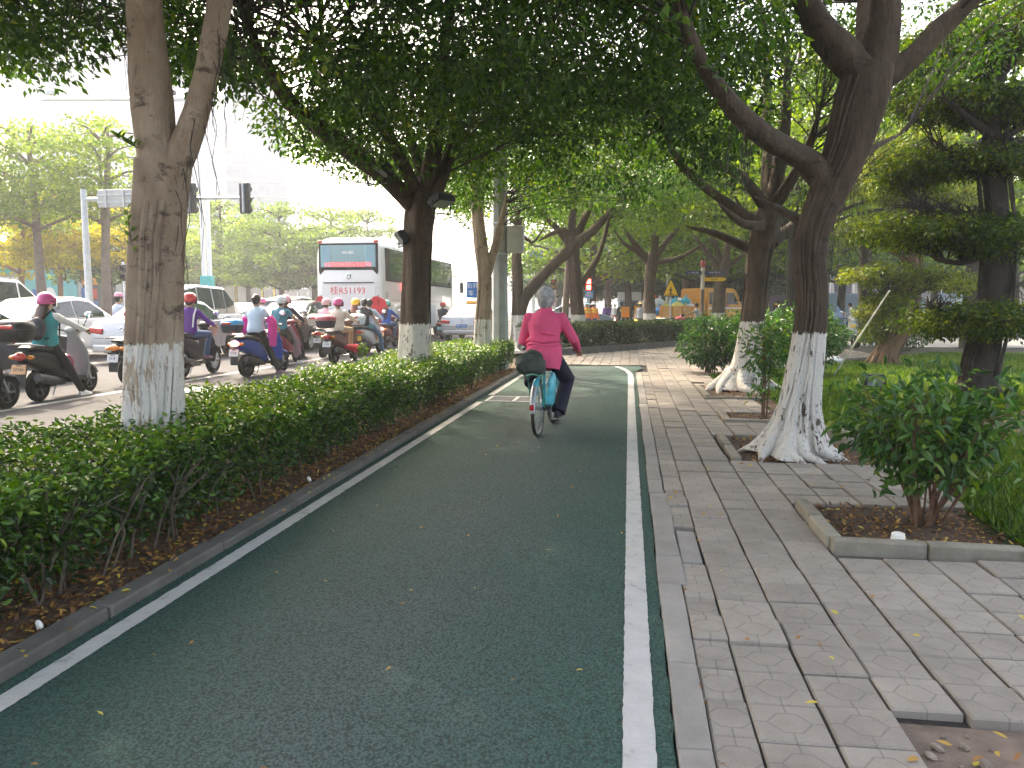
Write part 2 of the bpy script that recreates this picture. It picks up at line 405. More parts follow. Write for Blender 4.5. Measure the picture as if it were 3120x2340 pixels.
for ci in range(-10, 44):
    if ci == 0: xc, half = .365, True
    else: xc, half = .44+TW*(ci-.5) if ci > 0 else .29+TW*(ci+.5), False
    off = random.choice((0, 0, .012, -.015, .03, -.03))+random.uniform(-.006, .006); yy = -2+off
    for r in range(200):
        yc = -1.6+off+r*TW
        if yc > 33: break
        if ci < 1 and yc < 19.2: 
            if ci < 0 or yc > 17.2: continue
        if ci == 1 and 17.2 < yc < 18.9 and False: continue
        if xc+TW*.45 > xmax(yc): continue
        if ci < 0 and xc < -2.2: continue
        if beyond_far_kerb(xc-.2, yc+.25): continue
        if yc < 2.72 and xc > .92: continue            # lifted pavers: bare dirt
        if half and 4.3 < yc < 4.9: continue
        if random.random() < .006 and yc > 6: continue
        u, v, d = proj([(xc, yc, 0)])
        if d[0] < .5 or u[0] < -300 or u[0] > 4300 or v[0] > 2700: continue
        near.append((d[0], xc, yc, half))
near.sort()
rest = MB(); ruv = []
for j, (d, xc, yc, half) in enumerate(near):
    tilt = .017 if d < 12 else .006
    loc = Vector((xc+random.uniform(-.002, .002), yc+random.uniform(-.002, .002), .004+random.uniform(-.005, .005)+(.012 if random.random() < .05 else 0)))
    rot = Euler((random.uniform(-tilt, tilt), random.uniform(-tilt, tilt), random.uniform(-.008, .008)))
    if j < 296:
        o = bpy.data.objects.new('paver', hm if half else pm); COL.objects.link(o); o.parent = pav; o.location = loc; o.rotation_euler = rot
    else:
        Mx = rot.to_matrix(); rest.add([Mx @ Vector(p)+loc for p in (Vh if half else Vp)], Fh if half else Fp)
        ruv += [(p[0]/(.29 if half else TW)+.5, p[1]/TW+.5) for p in (Vh if half else Vp)]
rm = rest.mesh('paver_field', 0, False); uvl = rm.uv_layers.new(name='tile')
uvl.data.foreach_set('uv', np.array(ruv, np.float32)[[l.vertex_index for l in rm.loops]].ravel())
tag(obj('paver_field', rm, M_PAVER, pav), kind='stuff')
sheet('bare_earth', rect(.9, 3.4, 1.2, 2.74), -.03, mat('bare_earth', (.15, .11, .085), .95, var=.35, scale=9, bump=.8, bscale=70))
# rubble where pavers are lifted, bottom right
rb = MB()
for i in range(150):
    x, y = random.uniform(.95, 2.6), random.uniform(1.7, 2.7); s = random.choice((.005, .007, .01, .012, .02, .032))
    rb.ell((x, y, -.03+s*.3), (s*random.uniform(.7, 1.4), s*random.uniform(.7, 1.4), s*.6), 6, 4, (random.random(), random.random(), random.random()*3))
tag(obj('rubble', rb, mat('rubble_stone', (.2, .16, .13), .95, var=.4, scale=20), smooth=0), 'loose rubble in the hole where pavers are missing', kind='stuff')
bk = obj('broken_paver', MB().prism([(1.32, 2.22), (1.55, 2.12), (1.62, 2.3), (1.45, 2.42)], -.03, .015, 'z'), M_PAVER, pav, bevel=.006)
bk = obj('broken_paver', MB().prism([(1.6, 2.5), (1.8, 2.45), (1.84, 2.58), (1.66, 2.62)], -.03, .005, 'z'), M_KERB, pav, bevel=.006)

lawn = sheet('lawn', [(2.3, 4.6), (40, 4.6), (40, 26), (9.2, 25.2), (2.9, 17.0), (2.3, 16.6)], -.02, M_LAWN)
sheet('pit_soil', rect(.98, 2.3, 4.6, 16.6), -.022, M_SOIL)
pave2 = sheet('far_pavement', [(4, 36), (10, 30.2), (60, 30.2), (60, 43), (11, 40)], -.015, mat('far_paving', (.24, .235, .225), .9, var=.2, scale=2))

# tree pit kerbs: one pit edge is a thing of its own, its kerb stones parts
def pit(x0, x1, y0, y1, label, sides='lfr', hgt=.07):
    t = empty('tree_pit_kerb', (x0, y0, 0), 0, label, 'kerb', 'kerb edges of the tree pits')
    w_ = .09
    def run(a, b):
        a, b = Vector((*a, 0)), Vector((*b, 0)); L = (b-a).length; n = max(1, round(L/.55)); d = (b-a).normalized(); ang = math.atan2(d.y, d.x)
        for i in range(n):
            c = a+d*(L*(i+.5)/n)-Vector((x0, y0, 0)); l = L/n-.01
            o = obj('kerb_stone', MB().box((0, 0, 0), (l, w_, .16)), M_PITK, t, (c.x+random.uniform(-.008, .008), c.y+random.uniform(-.008, .008), hgt-.08+random.uniform(-.012, .006)), (random.uniform(-.03, .03), random.uniform(-.02, .02), ang+random.uniform(-.02, .02)), bevel=.014)
    if 'l' in sides: run((x0+.045, y1), (x0+.045, y0+.1))
    if 'f' in sides: run((x0, y0+.045), (x1, y0+.045))
    if 'b' in sides: run((x0, y1), (x1, y1))
    if 'r' in sides: run((x1, y0), (x1+.35, y0-.42))
    return t
pit(1.19, 2.25, 4.6, 5.66, 'weathered concrete kerb round the nearest shrub with a white cup in its litter', 'lfr')
pit(.98, 2.2, 7.26, 8.7, 'low kerb stones round the roots of the thick white painted trunk', 'l', .03)
pit(1.2, 2.1, 9.8, 10.75, 'small square kerb round the thin sapling between the two white trunks', 'lf', .04)
pit(1.21, 2.1, 12.35, 14.4, 'kerb edge round the second white trunk on the right', 'lf', .04)
o = obj('kerb_boulder', MB().box((0, 0, 0), (.2, .75, .22)), M_PITK, None, (2.12, 8.5, .05), (0, 0, .5), bevel=.04)
tag(o, 'thick mossy kerb block beside the roots of the thick white trunk', 'kerb')

# drain grate across the lane, manhole in the road
g0 = gp(1480, 1205); dg = empty('drain_grate', (-1.72, 11.75, .004), 0, 'grey slotted drain grate set across the green cycle lane', 'drain grate')
M_GRATE = mat('grate_metal', (.25, .25, .25), .6, .4, var=.3, scale=12)
for a in (-.38, 0, .38): obj('frame', MB().box((a*1.1, 0, .004), (.05, .62, .01)), mat('grate_frame', (.42, .42, .41), .7, var=.2), dg)
for b in (-.32, .32): obj('frame', MB().box((0, b, .004), (.86, .05, .01)), MATS['grate_frame'], dg)
for i in range(14): obj('bar', MB().box((0, -.27+i*.0415, .0), (.84, .016, .012)), M_GRATE, dg)
q = gp(612, 1187, .045); mh = empty('manhole_cover', q, 0, 'pale round manhole cover in the road behind the nearest trunk', 'manhole')
obj('frame', MB().lathe([(.0, .004), (.5, .004), (.5, .0)], 32), mat('manhole_conc', (.55, .55, .55), .8, var=.15), mh)
obj('lid', MB().lathe([(.0, .012), (.36, .012), (.37, .004)], 32), mat('manhole_lid', (.42, .42, .43), .6, var=.25, scale=15), mh)

# ------------------------------------------------------------------ hedges
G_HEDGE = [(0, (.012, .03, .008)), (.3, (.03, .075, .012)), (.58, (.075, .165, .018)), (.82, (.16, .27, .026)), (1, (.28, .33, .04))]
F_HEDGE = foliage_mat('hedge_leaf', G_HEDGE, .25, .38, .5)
F_DARK = foliage_mat('hedge_leaf_far', [(0, (.012, .03, .01)), (.5, (.03, .065, .018)), (1, (.07, .11, .025))], .25, .5)
M_STEM = mat('stem_bark', (.09, .07, .05), .9, var=.4, scale=25)
def hedge_front():
    h = empty('hedge', (-3.3, 7, .02), 0, 'long clipped hedge beside the green cycle lane with bare lower stems', 'hedge')
    o = Vector((-3.3, 7, .02)); X0, X1, Y0, Y1 = -4.07, -2.62, 1.6, 17.7
    def top(x, y): return .6+.035*np.sin(y*2.1+x*3)+.03*np.sin(y*5.3-x*4)+.03*np.clip((y-10)/8, 0, 1)
    Ps = []; Ds = []; Ns = []; Ls = []; Ts = []
    def put(P, D, N, L, T): Ps.append(P); Ds.append(D); Ns.append(N); Ls.append(L); Ts.append(T)
    # top layer
    n = 40000; y = Y0+(Y1-Y0)*rng.random(n)**1.25; x = X0+(X1-X0)*rng.random(n)
    dep = rng.random(n)**2*.17; z = top(x, y)-dep+.03*rng.normal(size=n)
    D = rand_dirs(n); D[:, 2] = np.abs(D[:, 2])*.6+.1; N = rand_dirs(n)*.55+np.array((0, 0, 1))
    put(np.stack([x, y, z], 1), D, N, .036+.024*rng.random(n), np.clip(.58+.2*rng.normal(size=n)-dep*1.2+.25*np.maximum(0, np.sin(y*1.3+x*2.)-.5), .05, 1))  # brightness of the lit hedge top is put into the leaf tint
    # faces: front (lane side), back, ends
    for side, cnt in ((1, 25000), (0, 7000)):
        y = Y0+(Y1-Y0)*rng.random(cnt)**1.2; hz = rng.random(cnt)**.78
        z = .05+hz*(top(-3, y)-.07); xx = (X1 if side else X0); inn = rng.random(cnt)**1.5*.5*(1.15-hz*.6)+(1-hz)**2*.12
        x = xx-inn if side else xx+inn
        D = rand_dirs(cnt); D[:, 0] += .7*(1 if side else -1); D[:, 2] += .2; N = rand_dirs(cnt)+np.array((0, 0, .8))
        put(np.stack([x, y, z], 1), D, N, .034+.024*rng.random(cnt), np.clip(.34+.2*rng.normal(size=cnt)+.22*(hz-.6), .02, 1))  # side leaves tinted darker than the top, shade put into the colour
    n = 1600; x = X0+(X1-X0)*rng.random(n); z = .1+.55*rng.random(n)**.7; D = rand_dirs(n)+np.array((0, .6, .2))
    put(np.stack([x, Y1-.15*rng.random(n), z], 1), D, rand_dirs(n)+np.array((0, 0, .8)), .045+.02*rng.random(n), np.clip(.45+.2*rng.normal(size=n), 0, 1))
    P = np.concatenate(Ps)-np.array(o); D = np.concatenate(Ds); N = np.concatenate(Ns); L = np.concatenate(Ls); T = np.concatenate(Ts)
    nr = P[:, 1] < 1.5
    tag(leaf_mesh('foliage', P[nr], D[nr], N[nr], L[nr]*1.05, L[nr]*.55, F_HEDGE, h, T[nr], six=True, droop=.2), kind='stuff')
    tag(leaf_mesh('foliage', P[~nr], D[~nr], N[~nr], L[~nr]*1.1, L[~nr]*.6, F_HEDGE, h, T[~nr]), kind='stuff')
    st = MB()
    for i in range(520):
        y = Y0+(Y1-Y0)*random.random()**1.3; x = random.uniform(X0+.15, X1-.1) if random.random() < .4 else random.uniform(X1-.5, X1-.06)
        r = random.uniform(.004, .011); p = Vector((x, y, 0)); lean = Vector((random.uniform(-.25, .3), random.uniform(-.3, .3), 1))
        a = p+lean*.22; b = a+(lean+Vector((random.uniform(-.5, .5), random.uniform(-.5, .5), 0)))*.3
        st.tube([p-o, a-o, b-o], [r, r*.8, r*.4], 4, False)
        for q in range(2):
            c = a.lerp(b, random.uniform(0, .6)); e = c+Vector((random.uniform(-.25, .25), random.uniform(-.25, .25), random.uniform(.12, .3)))
            st.tube([c-o, e-o], [r*.6, r*.3], 3, False)
    tag(obj('stems', st, M_STEM, h), kind='stuff')
hedge_front()
def hedge_run(pts, depth, hgt, n, label, L=.055, m=None, tint=.4, z0=.12):
    pts = [np.array(p, float) for p in pts]; o = Vector((*pts[len(pts)//2], 0))
    h = empty('hedge', o, 0, label, 'hedge')
    seg = [np.linalg.norm(b-a) for a, b in zip(pts[:-1], pts[1:])]; tot = sum(seg); C = np.cumsum([0]+seg)
    s = rng.random(n)*tot; idx = np.clip(np.searchsorted(C, s)-1, 0, len(seg)-1)
    A = np.array(pts)[idx]; B = np.array(pts)[idx+1]; f = ((s-C[idx])/np.array(seg)[idx])[:, None]
    d = unit(B-A); nn = np.stack([-d[:, 1], d[:, 0]], 1); q = A+(B-A)*f
    top = rng.random(n) < .45; dep = np.where(top, rng.random(n), rng.random(n)**2*.4)
    H = hgt+.05*np.sin(s*2.3)+.04*np.sin(s*6.1)
    hz = np.where(top, 1-rng.random(n)**2*.12, rng.random(n))
    bulge = .08*np.sin(s*3.7+hz*4)
    xy = q+nn*(dep*depth+bulge*(~top))[:, None]
    P = np.concatenate([xy, (z0+hz*(H-z0))[:, None]], 1)+rng.normal(size=(n, 3))*.02
    D = rand_dirs(n); D[:, :2] -= nn*.5; D[:, 2] += .25
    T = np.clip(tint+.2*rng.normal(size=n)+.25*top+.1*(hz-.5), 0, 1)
    tag(leaf_mesh('foliage', P-np.array(o), D, rand_dirs(n)+np.array((0, 0, .9)), L*(.7+.6*rng.random(n)), L*.55, m or F_DARK, h, T), kind='stuff')
    st = MB()
    for i in range(int(tot*5)):
        t = random.random()*tot; j = max(0, int(np.searchsorted(C, t)-1)); p = pts[j]+(pts[j+1]-pts[j])*((t-C[j])/seg[j]); dd = unit((pts[j+1]-pts[j])[None])[0]
        p = p+np.array((-dd[1], dd[0]))*random.uniform(.1, depth-.1); p = Vector((*p, 0))-o
        st.tube([p, p+Vector((random.uniform(-.1, .1), random.uniform(-.1, .1), hgt*.7))], [.012, .006], 4, False)
    tag(obj('stems', st, M_STEM, h), kind='stuff')
    return h
FK = [(-2.9, 22.35), (-2.1, 23.3), (-.9, 25.3), (1.2, 28.7), (3.4, 32.0), (6.2, 35.0), (9.0, 36.6)]
fk = empty('far_kerb'); fk['kind'] = 'structure'
for a, b in zip(FK[:-1], FK[1:]):
    a, b = Vector((*a, 0)), Vector((*b, 0)); L = (b-a).length; n = max(1, round(L/.9)); d = (b-a).normalized()
    for i in range(n):
        c = a+d*(L*(i+.5)/n); obj('kerb_stone', MB().box((0, 0, 0), (L/n-.008, .14, .26)), M_KERB, fk, (c.x, c.y, .05+random.uniform(-.006, .006)), (0, 0, math.atan2(d.y, d.x)), bevel=.012)
sheet('far_bed', [(-2.85, 22.5), (-2.05, 23.4), (-.85, 25.4), (1.25, 28.8), (3.45, 32.1), (6.3, 35.1), (9, 36.8), (9, 38.5), (3, 37), (-2.4, 25)], .1, M_SOIL)
hedge_run([(-2.35, 23.3), (-.85, 25.55), (1.2, 28.95), (3.35, 32.3), (6.1, 35.3), (9, 36.9)], 1.5, .86, 70000, 'long dark hedge curving behind a kerb at the end of the lane', .072, None, .34, .1)

# fallen leaves
F_LIT = foliage_mat('dry_leaf', [(0, (.06, .028, .012)), (.4, (.17, .075, .026)), (.72, (.29, .13, .035)), (.88, (.42, .25, .05)), (1, (.5, .4, .06))], .1, .6)
def litter(name, x0, x1, y0, y1, n, z, label, L=.045, tint=None, keep=None):
    x = x0+(x1-x0)*rng.random(n); y = y0+(y1-y0)*rng.random(n)**1.2
    P = np.stack([x, y, z+.018*rng.random(n)], 1)
    if keep is not None: P = P[keep(P[:, 0], P[:, 1])]; n = len(P)
    D = rand_dirs(n); D[:, 2] *= .3
    T = rng.random(n)**1.3 if tint is None else np.clip(tint+.18*rng.normal(size=n), 0, 1)
    o = leaf_mesh(name, P, D, rand_dirs(n)*.5+np.array((0, 0, 1)), L*(.5+.8*rng.random(n)), L*.5*(.6+.6*rng.random(n)), F_LIT, None, T, True, droop=-.12)
    return tag(o, label, kind='stuff')
litter('leaf_litter', -3.5, -2.44, 1.6, 17.5, 15000, .022, 'brown fallen leaves under the hedge beside the kerb')
litter('leaf_litter', 1.24, 2.5, 4.72, 5.75, 900, -.012, 'dry leaves in the pit of the nearest shrub')
litter('leaf_litter', 1.12, 2.4, 7.3, 8.7, 700, -.012, 'dry leaves among the roots of the thick white trunk')
litter('leaf_litter', 1.25, 2.2, 9.8, 14.4, 900, -.012, 'dry leaves in the pits along the right side', keep=lambda x, y: (y < 10.7) | (y > 12.4))
litter('leaf_litter', 3.6, 6.2, 8.5, 13, 1600, -.012, 'brown leaves on the bare earth below the dark clipped tree')
litter('fallen_leaves', 1, 2.6, 1.6, 2.68, 130, -.02, 'yellow leaves in the hole of missing pavers', .05, .85)
litter('fallen_leaves', -2.2, .1, 1.6, 14, 70, .004, 'few yellow leaves scattered on the green cycle lane', .03, .9)
litter('fallen_leaves', .3, 2.6, 1.8, 9, 90, .014, 'few yellow leaves scattered on the pavers', .045, .92)
litter('fallen_leaves', .284, .31, 1.8, 4.4, 60, -.02, 'leaves caught in the gap beside the edging slabs', .035, .6)
litter('fallen_leaves', -2.45, -2.28, 2, 12, 60, .055, 'yellow leaves on the kerb left of the lane', .04, .9)

# grass
F_GRASS = foliage_mat('grass_blade', [(0, (.05, .1, .014)), (.5, (.115, .21, .028)), (1, (.24, .31, .05))], .35, .5)
def grass():
    n = 230000; y = 4.6+21*rng.random(n)**1.15; x = 1.7+rng.random(n)*np.minimum(19, 2.2+(y-3)*.98)
    keep = (np.sin(x*1.7+y*.9)+np.sin(x*.8-y*1.3+2)+.7*rng.normal(size=n) > -.9-.8*(y > 12))
    keep &= ~((x < 2.35) & (y < 5.75)) & ~((x < 2.45) & (y > 5.7) & (y < 8.9)) & ~((x < 2.2) & (y < 16)) & ~((x-4.9)**2/1.7+(y-10.8)**2/4 < 1.0) & ~((y < 5.9) & (x > 2.9) & (x < 3.4))
    u, v, d = proj(np.stack([x, y, 0*x], 1)); keep &= (u < 4200) & (u > 1800) & ~((y > 16.5) & (x < 2.6+(y-17)*.78))
    x, y = x[keep], y[keep]; n = len(x); D = rand_dirs(n)*.75; D[:, 2] = .75+.3*rng.random(n)
    L = (.06+.09*rng.random(n)); W = np.maximum(.007, .00042*y*1.4)
    T = np.clip(.45+.2*np.sin(x*.9+y*.6)+.22*rng.normal(size=n), 0, 1)
    tag(leaf_mesh('grass', np.stack([x, y, np.full(n, -.02)], 1), D, rand_dirs(n), L, W, F_GRASS, None, T, droop=.3), 'green broad bladed grass growing under the trees on the right', kind='stuff')
grass()
# ------------------------------------------------------------------ trees
def bark_mat(name, white=1.18, a=(.085, .062, .045), b=(.2, .165, .13), dark=(.022, .016, .012), wcol=(.66, .62, .56), chips=.5):
    k = NT(name); P = k.obj(); s = k.add('SeparateXYZ'); k.n.links.new(P, s.inputs[0])
    mp = k.add('Mapping'); mp.inputs['Scale'].default_value = (1, 1, .3); k.n.links.new(P, mp.inputs[0]); Q = mp.outputs[0]
    n1 = k.noise(Q, 7, 6, .65); n2 = k.noise(P, 3, 4); n3 = k.noise(Q, 38, 4, .7)
    mp2 = k.add('Mapping'); mp2.inputs['Scale'].default_value = (1, 1, 1.5); k.n.links.new(P, mp2.inputs[0])
    n4 = k.noise(mp2.outputs[0], 6, 6, .75)
    c = k.mix(n2, k.ramp(n1, [(.3, a), (.7, b)]), tuple(x*.8 for x in a))
    c = k.mix(k.ramp(n4, [(.56, (0, 0, 0)), (.66, (.75, .75, .75))]), c, dark)
    if white:
        edge = k.math('ADD', s.outputs[2], k.math('MULTIPLY', k.math('SUBTRACT', n3, .5), .16))
        w_ = k.math('LESS_THAN', edge, white)
        chip = k.ramp(k.math('ADD', k.math('MULTIPLY', n1, .55), k.math('MULTIPLY', n3, .5)), [(.56+.1*(1-chips), (1, 1, 1)), (.60+.1*(1-chips), (0, 0, 0))])
        wc = k.mix(n2, wcol, tuple(x*.86 for x in wcol))
        wc = k.mix(k.ramp(k.noise(Q, 60, 3), [(.6, (0, 0, 0)), (.72, (.5, .5, .5))]), wc, (.3, .27, .23))
        c = k.mix(k.math('MULTIPLY', w_, chip), c, wc)
    mp3 = k.add('Mapping'); mp3.inputs['Scale'].default_value = (1, 1, .1); k.n.links.new(P, mp3.inputs[0])
    n5 = k.noise(mp3.outputs[0], 16, 5, .7)
    c = k.mix(k.ramp(n5, [(.625, (0, 0, 0)), (.69, (.75, .75, .75))]), c, dark)
    k.col(c); k.rough(.9); k.bump(k.math('ADD', k.math('MULTIPLY', n3, .6), k.math('MULTIPLY', n1, 1.1)), .9, .035)
    return k.m
M_BARK = bark_mat('ficus_bark', 1.18, (.06, .038, .025), (.16, .118, .08), chips=.85); M_BARK1 = bark_mat('ficus_bark_pale', 1.17, (.25, .165, .11), (.6, .49, .37), chips=1.1)
M_BARKD = bark_mat('dark_bark', 0, (.035, .026, .02), (.085, .065, .05))
M_BARKB = bark_mat('distant_bark', 0, (.15, .11, .085), (.27, .21, .17)); M_BARKO = bark_mat('orange_bark', 0, (.3, .15, .08), (.42, .25, .15))
M_TWIG = mat('twig_bark', (.05, .038, .028), .9)
G_FIC = [(0, (.018, .045, .009)), (.45, (.052, .118, .016)), (.75, (.11, .21, .026)), (.93, (.21, .3, .036)), (1, (.3, .32, .045))]
F_FIC = foliage_mat('ficus_leaf', G_FIC, .45, .36, .5)
F_FIC2 = foliage_mat('ficus_leaf_light', [(0, (.025, .05, .009)), (.5, (.075, .14, .018)), (1, (.2, .27, .035))], .48, .4)
F_TOPI = foliage_mat('clipped_leaf', [(0, (.016, .036, .008)), (.5, (.06, .105, .014)), (.8, (.15, .19, .022)), (1, (.25, .26, .035))], .45, .42)
F_BACK = foliage_mat('street_tree_leaf', [(0, (.055, .095, .022)), (.5, (.12, .19, .035)), (1, (.25, .31, .05))], .5, .5)
F_SUNLIT = foliage_mat('street_tree_leaf_sunlit', [(0, (.16, .17, .02)), (.5, (.36, .33, .03)), (1, (.55, .45, .05))], .6, .5)  # yellow of sun shining through the leaves, put into the leaf colour
F_FAR = foliage_mat('distant_leaf', [(0, (.018, .042, .022)), (.5, (.035, .075, .034)), (1, (.08, .12, .045))], .4, .5)

def smooth_path(pts, rad, seg=.22):
    pts = [Vector(p) for p in pts]; P = []; Rr = []
    for i in range(len(pts)-1):
        p0, p1, p2, p3 = pts[max(i-1, 0)], pts[i], pts[i+1], pts[min(i+2, len(pts)-1)]
        n = max(2, int((p2-p1).length/seg))
        for j in range(n):
            t = j/n; P.append(.5*((2*p1)+(p2-p0)*t+(2*p0-5*p1+4*p2-p3)*t*t+(3*p1-p0-3*p2+p3)*t**3)); Rr.append(rad[i]*(1-t)+rad[i+1]*t)
    P.append(pts[-1]); Rr.append(rad[-1]); return P, Rr
def limb(mb, pts, rad, n=12, flute=.1, seg=.22, wob=.02, ph=0.):
    P, Rr = smooth_path(pts, rad, seg); base = len(mb.v); vs = []; ref = None; L = len(P)
    for i, p in enumerate(P):
        t = (P[min(i+1, L-1)]-P[max(i-1, 0)]).normalized()
        if ref is None: ref = Vector((1, 0, 0)) if abs(t.x) < .9 else Vector((0, 1, 0))
        a = ref-t*ref.dot(t); a.normalize(); b = t.cross(a); ref = a; h = i*seg
        for k_ in range(n):
            th = 2*math.pi*k_/n
            q = 1+flute*(.55*math.sin(3*th+ph+h*.7)+.45*math.sin(5*th-ph*2+h*.5)+.3*math.sin(8*th+h*1.3+ph))+wob*math.sin(h*5+th*2+ph)*2
            vs.append(p+(a*math.cos(th)+b*math.sin(th))*Rr[i]*q)
    fs = [(i*n+k_, i*n+(k_+1) % n, (i+1)*n+(k_+1) % n, (i+1)*n+k_) for i in range(L-1) for k_ in range(n)]+[tuple((L-1)*n+k_ for k_ in range(n))]
    mb.add(vs, fs); return P, Rr
def contour(u):
    return np.interp(u, [-900, 0, 110, 180, 250, 400, 560, 700, 800, 900, 1000, 1180, 1300, 1345, 1440, 1500, 1600, 1750, 1900, 2000, 2200, 2300, 2450, 2560, 3500],
                     [300, 262, 280, 245, 190, 120, 285, 320, 385, 480, 540, 575, 600, 690, 715, 640, 690, 735, 715, 720, 720, 760, 640, 560, 520])
def crown_points(c, Rad, z0, H, n, up=.6, droop=.5):
    a = rng.random(n)*2*np.pi; r = Rad*np.sqrt(rng.random(n)); f = (r/Rad)**2
    top = rng.random(n) < up
    z = np.where(top, z0+H*(1-f)*(.55+.45*rng.random(n))+.4*rng.random(n), z0+.7*(1-f)*rng.random(n)-droop*f*(.4+.6*rng.random(n)))
    return np.stack([c[0]+r*np.cos(a), c[1]+r*np.sin(a), z], 1)
def clump_leaves(C, per, rad, L, tint, name, m, parent, org, flat=.6, six=False, down=.35, shade=.0, wl=.48):
    n = len(C)*per; ci = np.repeat(np.arange(len(C)), per); q = rand_dirs(n)*(rng.random(n)**.45)[:, None]*np.broadcast_to(np.asarray(rad), (len(C),))[ci][:, None]
    q[:, 2] *= flat; P = C[ci]+q
    D = unit(q)*.8+rand_dirs(n)*.9; D[:, 2] -= down
    N = rand_dirs(n)*.7; N[:, 2] += .7
    ct = rng.normal(size=len(C))*.13
    T = np.clip(tint+ct[ci]+.17*rng.normal(size=n), 0, 1)
    Ls = L*(.65+.6*rng.random(n))
    return tag(leaf_mesh(name, P-np.array(org), D, N, Ls, Ls*wl, m, parent, T, six, droop=.15), kind='stuff')
def twigs_to(mb, C, limbs, org, r=.012, k_=3, maxd=3.2):
    LP = np.array([p for P in limbs for p in P]); 
    for c in C:
        d = np.linalg.norm(LP-c, axis=1); s = LP[np.argsort(d)[min(len(LP)-1, random.randint(0, k_))]]
        if np.linalg.norm(s-c) > maxd: continue
        s = Vector(s)-org; e = Vector(c)-org; m_ = s.lerp(e, .5)+Vector((random.uniform(-.15, .15), random.uniform(-.15, .15), random.uniform(.0, .3)))
        P, Rr = smooth_path([s, m_, e], [r*(1+.5*random.random()), r*.7, r*.3], .35); mb.tube(P, Rr, 4, False)
def aerial(mb, pts, n, org, lo=.25, hi=1.0, r=.0035, sway=.06):
    for i in range(n):
        p = Vector(random.choice(pts))-org+Vector((random.uniform(-.08, .08), random.uniform(-.08, .08), -.03)); L = random.uniform(lo, hi); P = [p]
        for q in range(4): P.append(P[-1]+Vector((random.uniform(-sway, sway), random.uniform(-sway, sway), -L/4)))
        mb.tube(P, [r, r, r*.8, r*.7, r*.4], 3, False)

